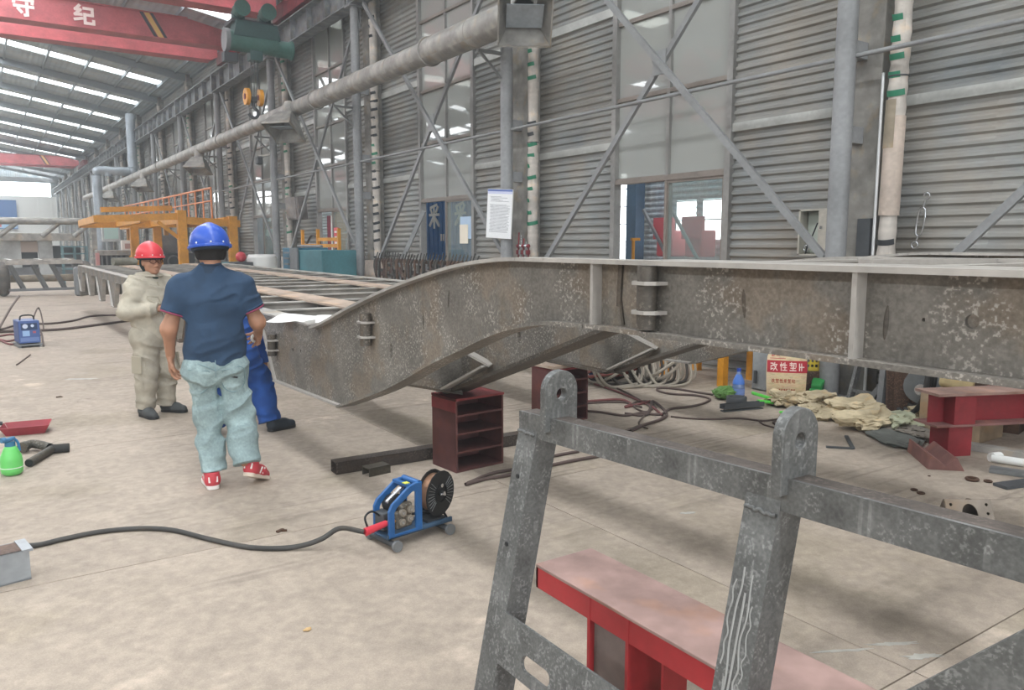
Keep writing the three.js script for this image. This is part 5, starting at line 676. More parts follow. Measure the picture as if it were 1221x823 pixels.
{ // crumpled sacks along the wall
  const list = [[935, 484, 0.22, 0.12, 0.18, 'crumpled kraft sack at the foot of the printed sack', 0], [968, 485, 0.3, 0.13, 0.22, 'flattened printed kraft sack beside the first crumpled one', 0], [972, 497, 0.2, 0.09, 0.16, 'small crumpled kraft sack before the flattened one', 0], [1020, 500, 0.3, 0.16, 0.24, 'large crumpled kraft sack in front of the steel bars', 0], [1036, 512, 0.3, 0.13, 0.2, 'torn kraft sack with dark opening beside the cloth heap', 0], [1072, 512, 0.26, 0.12, 0.2, 'pale green crumpled plastic sheet beside the red trestle', 1], [1085, 520, 0.22, 0.08, 0.18, 'grey crumpled cloth beside the red trestle leg', 2], [1098, 505, 0.18, 0.12, 0.16, 'orange-edged kraft sack behind the red trestle leg', 0]];
  const ms = [K.kraft, std(0xbfc2a4, { map: texDust, roughness: 0.8 }), std(0x8f877c, { map: texCloth, roughness: 0.95 })];
  list.forEach(([u, v, a, b, c, l, m], i) => { const p = onY(u, v); const o = tag(mesh(m === 2 ? 'crumpled_cloth' : 'crumpled_sack', blob(a * 1.12, b * 0.8, c * 1.1, i + 1, 0.55), ms[m], scene), l, m === 2 ? 'cloth' : 'sack'); o.position.set(p[0], b * 0.6, p[2]); o.rotation.y = i * 0.7; });
  const pl = onY(1060, 522), tarp = tag(mesh('grey_tarpaulin', blob(0.5, 0.03, 0.22, 12, 0.3), std(0x73756f, { map: texCloth, roughness: 0.95 }), scene), 'flat grey tarpaulin under the crumpled sacks', 'tarpaulin'); tarp.position.set(pl[0] + 0.05, 0.022, pl[2]); tarp.rotation.y = 0.7;
  const ys = onY(1140, 510); const yb = tag(mesh('yellow_paper_bag', new G().box(0.26, 0.3, 0.1, 0, 0.15, 0, 0.0, 0, 0, 0.04), std(0xdfc995, { map: texDust, roughness: 0.9 }), scene), 'yellow paper bag leaning behind the red trestle', 'bag'); yb.position.set(6.72, 0.38, -3.25); yb.rotation.set(-0.3, -1.1, -0.4);
  const cs = tag(mesh('cardboard_box', new G().box(0.4, 0.36, 0.5, 0, 0.18, 0, 0, 0, 0, 0.01), std(0xb9a184, { map: texDust, roughness: 0.9 }), scene), 'low cardboard box carrying the yellow paper bag', 'box'); cs.position.set(6.75, 0, -3.2);
}
{ // coiled hoses and machine scrap behind the red trestle
  const a = onY(1090, 500); for (const [i, [x, y, z, R]] of [[6.9, 0.42, -3.75, 0.36], [6.95, 0.4, -3.7, 0.28], [7.15, 0.62, -2.75, 0.3]].entries()) tag(mesh('hose_coil', new G().torus(R, 0.022, T(x, y, z, 0.1, 0.9, 0), 40, 8).torus(R * 0.94, 0.02, T(x + 0.05, y, z + 0.02, 0.14, 0.86, 0), 40, 8), i === 2 ? K.hose : M.rubber, scene), ['large dark hose coil leaning on the scrap by the red trestle', 'inner dark hose coil leaning on the scrap by the red trestle', 'dark hose coil behind the yellow paper bag'][i], 'hose');
  const s = thing('scrap_gearbox', 'rusty gearbox scrap behind the dark hose coils', 'scrap', [7.2, 0, -3.75], 0.4); mesh('casing', new G().box(0.4, 0.5, 0.5, 0, 0.25, 0, 0, 0, 0, 0.04), K.rust, s); mesh('flange', new G().cyl(0.16, 0.16, 0.08, -0.22, 0.32, 0, 0, 0, Math.PI / 2, 20), M.grey, s); mesh('shaft', new G().cyl(0.05, 0.05, 0.3, -0.3, 0.32, 0, 0, 0, Math.PI / 2, 14), M.chrome, s); mesh('cover', new G().box(0.34, 0.12, 0.4, 0, 0.56, 0, 0.1, 0, 0.1, 0.03), M.rubber, s);
  const s2 = thing('scrap_motor', 'dark motor scrap stacked on the shelf plate behind the coils', 'scrap', [7.3, 0, -3.15], 0.2); mesh('stand', new G().box(0.4, 0.7, 0.4, 0, 0.35, 0), K.rust, s2); mesh('motor', new G().cyl(0.14, 0.14, 0.34, 0, 0.85, 0, 0, 0, Math.PI / 2, 18), M.darkGrey, s2); mesh('plate', new G().box(0.6, 0.03, 0.5, 0, 0.7, 0, 0.0, 0, 0.15), std(0xa89886, { map: texDust }), s2);
  const pw = tag(mesh('pale_board', new G().box(0.03, 1.15, 1.9, 0, 0.575, 0, 0, 0, -0.05), std(0xd2ccc0, { map: texDust, roughness: 0.9 }), scene), 'pale board leaning on the wall behind the red trestle', 'board'); pw.position.set(7.55, 0, -2.5);
}
{ // red fabricated trestle on legs
  const t = thing('red_trestle', 'dark red I-beam trestle on short legs at the wall clutter', 'trestle', [0, 0, 0]), m = std(0x9b2c34, { map: texMottle, roughness: 0.5 }); const p = onY(1122, 541), L = 1.7; t.position.set(p[0] + 0.02, 0, p[2]); t.rotation.y = -0.42 + Math.PI / 2;
  mesh('web', new G().span(-0.006, 0.006, 0.25, 0.47, -0.15, L), m, t); mesh('top_flange', new G().span(-0.13, 0.13, 0.47, 0.49, -0.17, L), std(0xae8d80, { map: texDust, roughness: 0.8 }), t); mesh('bottom_flange', new G().span(-0.13, 0.13, 0.235, 0.25, -0.17, L), std(0x9b6e68, { map: texDust, roughness: 0.8 }), t);
  for (const z of [0.08, 0.85, 1.7]) mesh('stiffener', new G().span(-0.12, -0.006, 0.25, 0.47, z - 0.1, z + 0.08), m, t); for (const z of [0.06, 1.5]) { const l = mesh('leg', new G().span(-0.1, 0.1, 0, 0.235, z - 0.1, z + 0.1), m, t); }
  const f = onY(1128, 552), fd = tag(mesh('folded_plate', new G().ext(poly([[-0.12, 0], [0.12, 0], [0.07, 0.09], [0.06, 0.09], [0.0, 0.03], [-0.1, 0.1], [-0.11, 0.1]]), 0.5, T(0, 0, -0.5)), std(0xa5746c, { map: texDust, roughness: 0.75 }), scene), 'dusty red folded steel offcut lying under the trestle leg', 'offcut'); { const a = onY(1128, 561), b = onY(1093, 532); fd.position.set(a[0], 0, a[2]); fd.rotation.y = Math.atan2(a[0] - b[0], a[2] - b[2]); }
  const rl = thing('red_bar', 'slanted red steel bar above the trestle', 'bar', [0, 0, 0]); mesh('bar', new G().bar([...onZ(1175, 468, -3.05)], [...onZ(1221, 482, -2.75)], 0.06, 0.12), m, rl); mesh('stand', new G().box(0.1, 0.75, 0.1, 7.2, 0.375, -2.75), K.rust, rl);
  const gb = onY(1170, 540), lo = [['pale grey channel lying under the red trestle', 1140, 533, 1221, 547, 0.05, M.paleSteel], ['grey pipe with white coupling lying beside the trestle', 1182, 551, 1221, 557, 0.03, M.white], ['flat grey bar with dusty top before the trestle', 1180, 562, 1221, 568, 0.03, M.grey], ['dark flat bar end lying on the open floor', 1192, 582, 1221, 578, 0.02, M.darkGrey]];
  for (const [l, u0, v0, u1, v1, w, mm] of lo) { const a = onY(u0, v0), b = onY(u1, v1), e = [b[0] + (b[0] - a[0]) * 0.8, 0, b[2] + (b[2] - a[2]) * 0.8]; tag(mesh(l.includes('pipe') ? 'grey_pipe' : 'flat_bar', l.includes('pipe') ? new G().rod([a[0], w, a[2]], [e[0], w, e[2]], w, 12).rod([a[0], w, a[2]], [a[0] + 0.08, w, a[2] + 0.02], w * 1.3, 12) : new G().bar([a[0], w / 2 + 0.002, a[2]], [e[0], w / 2 + 0.002, e[2]], 0.1, w), mm, scene), l, l.includes('pipe') ? 'pipe' : 'bar'); }
}
{ // bracket with an oval hole, washers, small bits on the floor
  const p = onY(1150, 606), q = onY(1190, 616), h = new THREE.Path(); const s = poly([[-0.13, 0], [0.13, 0], [0.13, 0.17], [-0.13, 0.17]]); const ho = new THREE.Path(); ho.absellipse(0.0, 0.085, 0.045, 0.06, 0, Math.PI * 2, true); s.holes.push(ho, circ(-0.1, 0.14, 0.009), circ(-0.1, 0.08, 0.009), circ(0.1, 0.14, 0.009), circ(0.1, 0.09, 0.009), circ(0.1, 0.04, 0.009));
  const t = thing('hole_bracket', 'folded steel bracket with an oval hole and bolt holes lying on the floor', 'bracket', [onY(1160, 632)[0], 0.0, onY(1160, 632)[2]], -0.62); mesh('face', new G().ext(s, 0.008, T(0, 0.0, 0, -0.5)), std(0xb3a698, { map: texDust, roughness: 0.7 }), t); for (const x of [0.13, -0.13]) mesh('side', new G().ext(poly([[0, 0], [0.16, 0], [0.083, 0.149]]), 0.008, T(x - 0.004, 0.002, 0, 0, Math.PI / 2, 0)), std(0x6b635c, { map: texDust }), t); mesh('rear', new G().ext(poly([[-0.13, 0], [0.13, 0], [0.13, 0.165], [-0.13, 0.165]]), 0.008, T(0, 0.0, -0.165, 0.5)), std(0x6b635c, { map: texDust }), t);
  const bits = [[1159, 573, 0.035], [1178, 575, 0.022], [1090, 585, 0.018], [1098, 589, 0.02], [1131, 600, 0.018], [1125, 608, 0.024], [1108, 568, 0.008], [1155, 597, 0.015]];
  bits.forEach(([u, v, r], i) => { const b = onY(u, v), o = tag(mesh('steel_washer', new G().torus(r, r * 0.3, T(0, r * 0.3, 0, Math.PI / 2, 0, 0), 16, 6), K.rust, scene), 'small rusty steel washer lying on the floor near the holed bracket', 'washer', 'washers on the floor'); o.position.set(b[0], 0, b[2]); });
  const a = onY(985, 534), b = onY(1017, 536), c = onY(1009, 521); tag(mesh('angle_rod', new G().bar([a[0], 0.008, a[2]], [b[0], 0.008, b[2]], 0.03, 0.012).bar([b[0], 0.008, b[2]], [c[0], 0.008, c[2]], 0.03, 0.012), M.darkGrey, scene), 'thin bent steel angle lying on the open floor', 'bar');
  const hz = [[1030, 508], [1060, 527], [1090, 540]].map(([u, v]) => onY(u, v)); const leaf = onY(367, 752), lf = tag(mesh('dry_leaf', blob(0.02, 0.008, 0.012, 3, 0.4), std(0xc9a878), scene), 'small tan scrap lying on the bare floor', 'scrap'); lf.position.set(leaf[0], 0.006, leaf[2]);
  [[334, 634, 'thin rusty wire bit lying above the welding cable'], [70, 474, 'rust-brown steel chip lying on the floor by the red tray']].forEach(([u, v, l], i) => { const d = onY(u, v), o = tag(mesh('metal_chip', new G().box(0.05, 0.012, 0.02, 0, 0.006, 0, 0, 0.5, 0, 0.004).box(0.03, 0.01, 0.01, 0.02, 0.006, 0.012, 0, -0.4, 0), K.rust, scene), l, 'scrap'); o.position.set(d[0], 0, d[2]); });
}
// ------------------------------------------------------------------ left foreground
{ // green pressure sprayer
  const p = onY(15, 566), t = thing('spray_bottle', 'green pressure spray bottle with blue pump head on the floor', 'bottle', [p[0], 0, p[2]]); mesh('tank', new G().lathe([[0, 0], [0.05, 0], [0.075, 0.02], [0.08, 0.05], [0.078, 0.12], [0.074, 0.15], [0.05, 0.21], [0.036, 0.235], [0, 0.235]], 24), new THREE.MeshPhysicalMaterial({ color: 0x7be07a, transmission: 0.25, thickness: 0, roughness: 0.4, side: THREE.DoubleSide }), t); mesh('level_band', new G().torus(0.0795, 0.003, T(0, 0.065, 0, Math.PI / 2, 0, 0), 24, 5), M.white, t); mesh('collar', new G().cyl(0.038, 0.036, 0.035, 0, 0.25, 0), std(0x2f6f8f, { roughness: 0.5 }), t); mesh('pump_head', new G().box(0.1, 0.03, 0.035, -0.01, 0.285, 0, 0, 0, 0.1, 0.01).cyl(0.022, 0.022, 0.03, -0.05, 0.29, 0, 0, 0, Math.PI / 2), std(0x44789e, { roughness: 0.5 }), t); mesh('trigger', new G().tube([[0.035, 0.285, 0], [0.06, 0.25, 0], [0.07, 0.18, 0]], 0.01, 6, 14), std(0x3b82b8, { roughness: 0.5 }), t); t.rotation.y = 0.5; t.scale.setScalar(0.88);
}
{ // red tray
  const p = onY(32, 516), t = thing('red_tray', 'shallow red sheet metal tray lying on the concrete', 'tray', [p[0], 0, p[2]], -0.16), m = std(0xb0454e, { map: texMottle, roughness: 0.55 }), W = 0.135, D = 0.085, H = 0.085, k = 1.3;
  mesh('bottom', new G().box(W * 2, 0.008, D * 2, 0, 0.006, 0), m, t); const wall = (w, d, off, ry) => new G().ext(poly([[-w, 0], [w, 0], [w * k, H], [-w * k, H]]), 0.006, new THREE.Matrix4().makeRotationY(ry).multiply(T(0, 0.004, d, 0.5))).geo(); mesh('side', wall(W, D, 0, 0), m, t); mesh('side', wall(W, D, 0, Math.PI), m, t); mesh('end', wall(D, W, 0, Math.PI / 2), m, t); mesh('end', wall(D, W, 0, -Math.PI / 2), m, t);
  mesh('grip', new G().tube([[-W * 1.25, 0.1, 0.02], [-W * 1.6, 0.11, 0.04], [-W * 2.1, 0.1, 0.05]], 0.018, 7, 16), M.darkGrey, t);
}
{ // welded pipe tee
  const P = (u, v, h) => { const q = onY(u, v); return [q[0], h, q[2]]; }; const t = thing('pipe_tee', 'grey welded pipe tee with a curved branch lying on the floor', 'pipe', [0, 0, 0]), m = std(0x8d8a82, { map: texMill, roughness: 0.6, metalness: 0.3 }); mesh('curved_branch', new G().tube([P(28, 541, 0.05), P(38, 537, 0.05), P(48, 538, 0.05), P(60, 540, 0.04)], 0.034, 12, 24), m, t); mesh('straight_branch', new G().rod(P(35, 557, 0.03), P(62, 541, 0.035), 0.03, 14), m, t); mesh('coupling', new G().rod(P(61, 541, 0.036), P(83, 539, 0.036), 0.034, 14), M.rubber, t); mesh('end_ring', new G().rod(P(27, 541.5, 0.05), P(31, 540, 0.05), 0.042, 14), m, t); mesh('mouth', new G().rod(P(34.6, 557.4, 0.03), P(35.4, 556.8, 0.03), 0.026, 14), M.black, t);
}
{ // galvanised box section at the frame edge
  const p = onY(14, 696), t = thing('box_offcut', 'pale galvanised box section offcut with rusty top at the cable end', 'offcut', [p[0] - 0.06, 0, p[2] - 0.06], 0.16), m = std(0xb6bbbf, { map: texMottle, roughness: 0.45, metalness: 0.35 }); const w = 0.13, d = 0.15, h = 0.15; mesh('wall', new G().span(-w - 0.1, w, 0, 0.008, -d / 2, d / 2).span(-w - 0.1, w, 0, h, d / 2 - 0.008, d / 2), m, t); mesh('wall', new G().span(-w - 0.1, w, 0, h, -d / 2, -d / 2 + 0.008), m, t); mesh('lid', new G().span(-w - 0.1, w - 0.03, h - 0.008, h, -d / 2, d / 2), std(0xa38a80, { map: texMill, roughness: 0.7 }), t); mesh('lip', new G().span(w - 0.03, w + 0.015, h - 0.008, h + 0.004, -d / 2 - 0.01, d / 2 + 0.01), m, t);
}
{ // blue welder in the distance
  const p = onY(33, 414), t = thing('blue_welder', 'small blue welding power source with dials among cables', 'welder', [p[0] + 0.03, 0, p[2]], 0.12); const tx = canvasTex(256, 320, (c, w, h) => { c.fillStyle = '#4a6299'; c.fillRect(0, 0, w, h); c.fillStyle = '#223a5e'; c.fillRect(24, 30, 208, 100); c.fillStyle = '#c9d2e4'; for (const [x, y, r] of [[78, 74, 34], [170, 70, 22]]) { c.beginPath(); c.arc(x, y, r, 0, 7); c.fill(); } c.fillStyle = '#97b7dc'; c.fillRect(40, 140, 90, 80); c.fillStyle = '#b05a66'; c.fillRect(170, 150, 40, 30); c.fillStyle = '#6c82b4'; c.fillRect(10, 240, 236, 60); });
  mesh('case', new G().box(0.36, 0.44, 0.55, 0, 0.3, -0.2, 0, 0, 0, 0.02), std(0x4d66a0, { map: texMottle, roughness: 0.5 }), t); mesh('front_panel', new THREE.PlaneGeometry(0.34, 0.42).translate(0, 0.3, 0.078), std(0xffffff, { map: tx, roughness: 0.5 }), t); mesh('skid', new G().box(0.4, 0.03, 0.6, 0, 0.05, -0.2).box(0.03, 0.05, 0.6, 0.17, 0.025, -0.2).box(0.03, 0.05, 0.6, -0.17, 0.025, -0.2), M.grey, t); mesh('carry_handle', new G().tube([[-0.12, 0.52, -0.1], [-0.1, 0.6, -0.1], [0.1, 0.6, -0.1], [0.12, 0.52, -0.1]], 0.015, 6, 20), M.black, t); t.scale.setScalar(0.8);
}
{ // wire feeder with spool, gun cable
  const p = onY(466, 659), t = thing('wire_feeder', 'blue welding wire feeder with copper wire spool on the floor', 'wire feeder', [p[0] + 0.01, 0, p[2] - 0.03], 0.16), b = std(0x2d6cae, { map: texMottle, roughness: 0.4 });
  const W = 0.15, y0 = 0.055;                             // x along the machine, z across
  mesh('base_plate', new G().span(-0.01, 0.42, y0, y0 + 0.008, -W, 0).span(-0.01, 0.42, y0, y0 + 0.025, -0.012, 0).span(-0.01, 0.42, y0, y0 + 0.025, -W, -W + 0.012), std(0x51708f, { map: texDust, roughness: 0.5, metalness: 0.2 }), t);
  for (const x of [0.015, 0.37]) { const a = mesh('skid_bar', new G().rod([x, 0.03, -W - 0.05], [x, 0.03, 0.04], 0.016, 10), M.darkGrey, t); for (const z of [-W - 0.055, 0.045]) mesh('foot', new G().cyl(0.03, 0.03, 0.018, x, 0.03, z, Math.PI / 2, 0, 0, 16), M.grey, a); }
  const side = () => { const s = poly([[0, 0.05], [0, 0.19], [0.02, 0.225], [0.13, 0.3], [0.165, 0.31], [0.21, 0.31], [0.21, 0.05]]); const h = new THREE.Path([[0.03, 0.06], [0.175, 0.06], [0.175, 0.27], [0.155, 0.275], [0.14, 0.268], [0.045, 0.205], [0.03, 0.18]].map((q) => new THREE.Vector2(...q))); s.holes.push(h); return s; };
  mesh('side_frame', new G().ext(side(), 0.012, T(0, 0.015, -0.012), 0.003), b, t); mesh('side_frame', new G().ext(side(), 0.012, T(0, 0.015, -W), 0.003), b, t);
  const hb = mesh('top_handle', new G().span(0.125, 0.15, 0.31, 0.326, -W, -0.01).span(0.19, 0.21, 0.31, 0.326, -W, -0.01).rod([0.2, 0.318, -W], [0.2, 0.318, -0.005], 0.018, 12), b, t); mesh('warning_label', new G().box(0.03, 0.003, 0.03, 0.137, 0.328, -0.04), std(0xe2e45a), hb);
  mesh('motor', new G().cyl(0.05, 0.05, 0.09, 0.1, 0.21, -0.1, Math.PI / 2 - 0.2, 0, 0, 18), M.black, t); mesh('control_box', new G().box(0.06, 0.1, 0.09, 0.03, 0.13, -0.11, 0, 0, 0, 0.01), M.darkGrey, t); mesh('pressure_arm', new G().box(0.13, 0.02, 0.02, 0.09, 0.265, -0.08, 0, 0, 0.55, 0.006), M.chrome, t);
  const dr = mesh('drive_unit', new G().box(0.11, 0.1, 0.03, 0.105, 0.14, -0.028, 0, 0, 0.04, 0.015).box(0.08, 0.05, 0.04, 0.12, 0.2, -0.03, 0, 0, 0.1, 0.015), std(0xb9b3aa, { map: texMill, roughness: 0.45, metalness: 0.5 }), t); for (const [x, y] of [[0.085, 0.13], [0.135, 0.14], [0.09, 0.18], [0.14, 0.19]]) { mesh('gear', new G().cyl(0.02, 0.02, 0.018, x, y, -0.008, Math.PI / 2, 0, 0, 16), std(0xa79f93, { roughness: 0.4, metalness: 0.6 }), dr); mesh('gear_hub', new G().cyl(0.009, 0.009, 0.026, x, y, -0.006, Math.PI / 2, 0, 0, 12), M.chrome, dr); } mesh('brass_nozzle', new G().rod([0.06, 0.14, -0.03], [0.0, 0.14, -0.03], 0.012, 12), std(0xb98a52, { roughness: 0.35, metalness: 0.7 }), t);
  mesh('spool_stand', new G().box(0.07, 0.12, 0.02, 0.33, 0.1, -0.14, 0, 0, 0).box(0.12, 0.02, 0.1, 0.34, 0.07, -0.09), M.darkGrey, t); mesh('feed_arm', new G().box(0.13, 0.03, 0.02, 0.26, 0.26, -0.12, 0, 0, -0.1, 0.006), b, t);
  const sp = mesh('wire_spool', new G().cyl(0.108, 0.108, 0.055, 0, 0, 0, Math.PI / 2, 0, 0, 36), std(0xe0ad8c, { map: texMottle, roughness: 0.3, metalness: 0.55 }), t); sp.position.set(0.365, 0.215, -0.075); sp.rotation.y = 0.27; const fl = new G().ext((() => { const s = new THREE.Shape(); s.absarc(0, 0, 0.128, 0, Math.PI * 2); s.holes.push(circ(0, 0, 0.048)); return s; })(), 0.006, T(0, 0, -0.003)).geo(); for (const z of [-0.031, 0.031]) { const f = mesh('spool_flange', fl, M.black, sp); f.position.z = z; } for (let i = 0; i < 34; i++) { const a = i / 34 * Math.PI * 2; if (Math.abs(Math.sin(a)) > 0.75) continue; mesh('flange_rib', new G().box(0.055, 0.002, 0.003, 0.088, 0, 0.036).geo().rotateZ(a), std(0x8d8f90, { roughness: 0.5 }), sp); } mesh('spool_hub', new G().cyl(0.05, 0.05, 0.05, 0, 0, 0.015, Math.PI / 2, 0, 0, 20, true).cyl(0.05, 0.05, 0.004, 0, 0, 0.03, Math.PI / 2, 0, 0, 20).cyl(0.016, 0.016, 0.09, 0, 0, 0.01, Math.PI / 2, 0, 0, 14), M.black, sp); mesh('hub_nut', new G().box(0.05, 0.012, 0.012, 0, -0.003, 0.05, 0, 0, -0.3, 0.004).cyl(0.012, 0.012, 0.03, 0, 0.004, 0.045, Math.PI / 2).cyl(0.011, 0.011, 0.012, 0.005, 0.045, 0.036, Math.PI / 2), M.chrome, sp);
  mesh('red_connector', new G().rod([-0.13, 0.125, -0.03], [0.0, 0.14, -0.03], 0.022, 10, 0.016), std(0xd23a48, { roughness: 0.4 }), t); mesh('control_lead', new G().tube([[0.02, 0.15, -0.1], [-0.05, 0.2, -0.09], [-0.11, 0.19, -0.06], [-0.1, 0.13, -0.05]], 0.006, 6, 24), M.black, t); mesh('rear_lead', new G().tube([[0.2, 0.12, -0.1], [0.28, 0.13, -0.06], [0.38, 0.1, -0.1], [0.45, 0.07, -0.12], [0.47, 0.02, -0.1]], 0.008, 6, 24), M.black, t);
  const m = new THREE.Matrix4(); t.updateMatrixWorld(true); const s = V(-0.13, 0.125, -0.03).applyMatrix4(t.matrixWorld); const pts = [[s.x, s.y, s.z], ...[[404, 652, 0.085], [385, 655, 0.045], [362, 656, 0.012], [335, 657, 0], [300, 656, 0], [250, 646, 0], [205, 635, 0], [170, 633, 0], [120, 637, 0], [75, 646, 0], [45, 653, 0], [24, 656, 0.01]].map(([u, v, h]) => { const q = onY(u, v); return [q[0], 0.014 + h, q[2]]; })];
  tag(mesh('welding_cable', new G().tube(pts, 0.0135, 8, 140), std(0x4f4d4a, { map: texDust, roughness: 0.75 }), scene), 'long dark welding cable snaking from the wire feeder across the floor', 'cable');
}

{ // chalk dust and paint scuffs with ragged outlines on the concrete
  const r = rng(71), m = std(0xe6e2d8, { map: texDust, roughness: 0.95 });
  [[98, 452, 0.2, 0.06, 'white chalky scuff on the floor behind the red tray'], [1005, 776, 0.14, 0.012, 'white scratch on the floor by the red bench end'], [1062, 768, 0.12, 0.015, 'ragged white paint scuff near the ramp frame strut'], [1098, 783, 0.09, 0.02, 'white spatter patch beside the ramp frame strut'], [820, 612, 0.05, 0.02, 'small pale patch on the floor under the ramp rail']].forEach(([u, v, a, b, l]) => { const p = onY(u, v), pts = []; for (let i = 0; i < 26; i++) { const t = i / 26 * Math.PI * 2, k = 0.45 + r() * 0.75; pts.push([Math.cos(t) * a * k, Math.sin(t) * b * k]); } const o = tag(mesh('floor_scuff', new G().ext(poly(pts), 0.0012, T(0, 0, 0, -Math.PI / 2, 0, 0)), m, scene), l, 'scuff'); o.position.set(p[0], 0.0003, p[2]); o.rotation.y = -0.5; });
}

{ // small floodlight on a post arm
  const p = onX(309, 192, 6.95), t = thing('post_floodlight', 'small dark floodlight on a bracket of the post behind the duct', 'lamp', p); mesh('housing', new G().box(0.16, 0.2, 0.24, 0, 0, 0, 0, 0, 0, 0.03), M.darkGrey, t); mesh('arm', new G().bar([0, 0.14, 0], [X_POST - p[0], 0.16, colZ(3) - p[2]], 0.05, 0.05), M.paleSteel, t); mesh('cap', new G().box(0.2, 0.03, 0.28, 0, 0.11, 0), M.grey, t);
}

// ------------------------------------------------------------------ people: smooth-joined tapered capsules meshed with surface nets
function netMesh(f, lo, hi, h) {
  const n = [0, 1, 2].map((i) => Math.ceil((hi[i] - lo[i]) / h) + 1), [nx, ny, nz] = n, val = new Float32Array(nx * ny * nz), id = new Int32Array(nx * ny * nz).fill(-1);
  const I = (x, y, z) => (z * ny + y) * nx + x;
  for (let z = 0; z < nz; z++) for (let y = 0; y < ny; y++) for (let x = 0; x < nx; x++) val[I(x, y, z)] = f(lo[0] + x * h, lo[1] + y * h, lo[2] + z * h);
  const pos = [], idx = [];
  for (let z = 0; z < nz - 1; z++) for (let y = 0; y < ny - 1; y++) for (let x = 0; x < nx - 1; x++) {
    let c = 0, sx = 0, sy = 0, sz = 0, m = 0; const q = []; for (let k = 0; k < 8; k++) { q.push(val[I(x + (k & 1), y + ((k >> 1) & 1), z + (k >> 2))]); if (q[k] < 0) m |= 1 << k; }
    if (m === 0 || m === 255) continue;
    for (let a = 0; a < 8; a++) for (const b of [1, 2, 4]) if (!(a & b)) { const e = a | b; if ((q[a] < 0) !== (q[e] < 0)) { const t = q[a] / (q[a] - q[e]); sx += (a & 1) + (b === 1 ? t : 0); sy += ((a >> 1) & 1) + (b === 2 ? t : 0); sz += (a >> 2) + (b === 4 ? t : 0); c++; } }
    id[I(x, y, z)] = pos.length / 3; pos.push(lo[0] + (x + sx / c) * h, lo[1] + (y + sy / c) * h, lo[2] + (z + sz / c) * h);
  }
  const quad = (a, b, c, d, flip) => { if (a < 0 || b < 0 || c < 0 || d < 0) return; flip ? idx.push(a, c, b, a, d, c) : idx.push(a, b, c, a, c, d); };
  for (let z = 1; z < nz - 1; z++) for (let y = 1; y < ny - 1; y++) for (let x = 1; x < nx - 1; x++) {
    const v = val[I(x, y, z)] < 0;
    if (v !== (val[I(x + 1, y, z)] < 0)) quad(id[I(x, y - 1, z - 1)], id[I(x, y, z - 1)], id[I(x, y, z)], id[I(x, y - 1, z)], !v);
    if (v !== (val[I(x, y + 1, z)] < 0)) quad(id[I(x - 1, y, z - 1)], id[I(x - 1, y, z)], id[I(x, y, z)], id[I(x, y, z - 1)], !v);
    if (v !== (val[I(x, y, z + 1)] < 0)) quad(id[I(x - 1, y - 1, z)], id[I(x, y - 1, z)], id[I(x, y, z)], id[I(x - 1, y, z)], !v);
  }
  const g = new THREE.BufferGeometry(); g.setAttribute('position', new THREE.Float32BufferAttribute(pos, 3)); g.setIndex(idx); g.computeVertexNormals();
  const nn = g.attributes.normal, e = h * 0.5; for (let i = 0; i < nn.count; i++) { const x = pos[i * 3], y = pos[i * 3 + 1], z = pos[i * 3 + 2]; const v = V(f(x + e, y, z) - f(x - e, y, z), f(x, y + e, z) - f(x, y - e, z), f(x, y, z + e) - f(x, y, z - e)).normalize(); nn.setXYZ(i, v.x, v.y, v.z); }
  return boxUV(g);
}
const capD = (px, py, pz, a, b, ra, rb) => { const bx = b[0] - a[0], by = b[1] - a[1], bz = b[2] - a[2], qx = px - a[0], qy = py - a[1], qz = pz - a[2], t = clamp((qx * bx + qy * by + qz * bz) / (bx * bx + by * by + bz * bz + 1e-9)); return Math.hypot(qx - bx * t, qy - by * t, qz - bz * t) - (ra + (rb - ra) * t); };
const smin = (a, b, k) => { const h = Math.max(k - Math.abs(a - b), 0) / k; return Math.min(a, b) - h * h * k * 0.25; };
const caps = (list, k) => (x, y, z) => { let d = 9; for (const c of list) d = smin(d, capD(x, y, z, c[0], c[1], c[2], c[3]), k); return d; };
const mix3 = (a, b, t) => a.map((v, i) => lerp(v, b[i], t));
const box3 = (list, pad) => { const lo = [9, 9, 9], hi = [-9, -9, -9]; for (const c of list) for (const p of [c[0], c[1]]) for (let i = 0; i < 3; i++) { const r = Math.max(c[2], c[3]) + pad; lo[i] = Math.min(lo[i], p[i] - r); hi[i] = Math.max(hi[i], p[i] + r); } return [lo, hi]; };
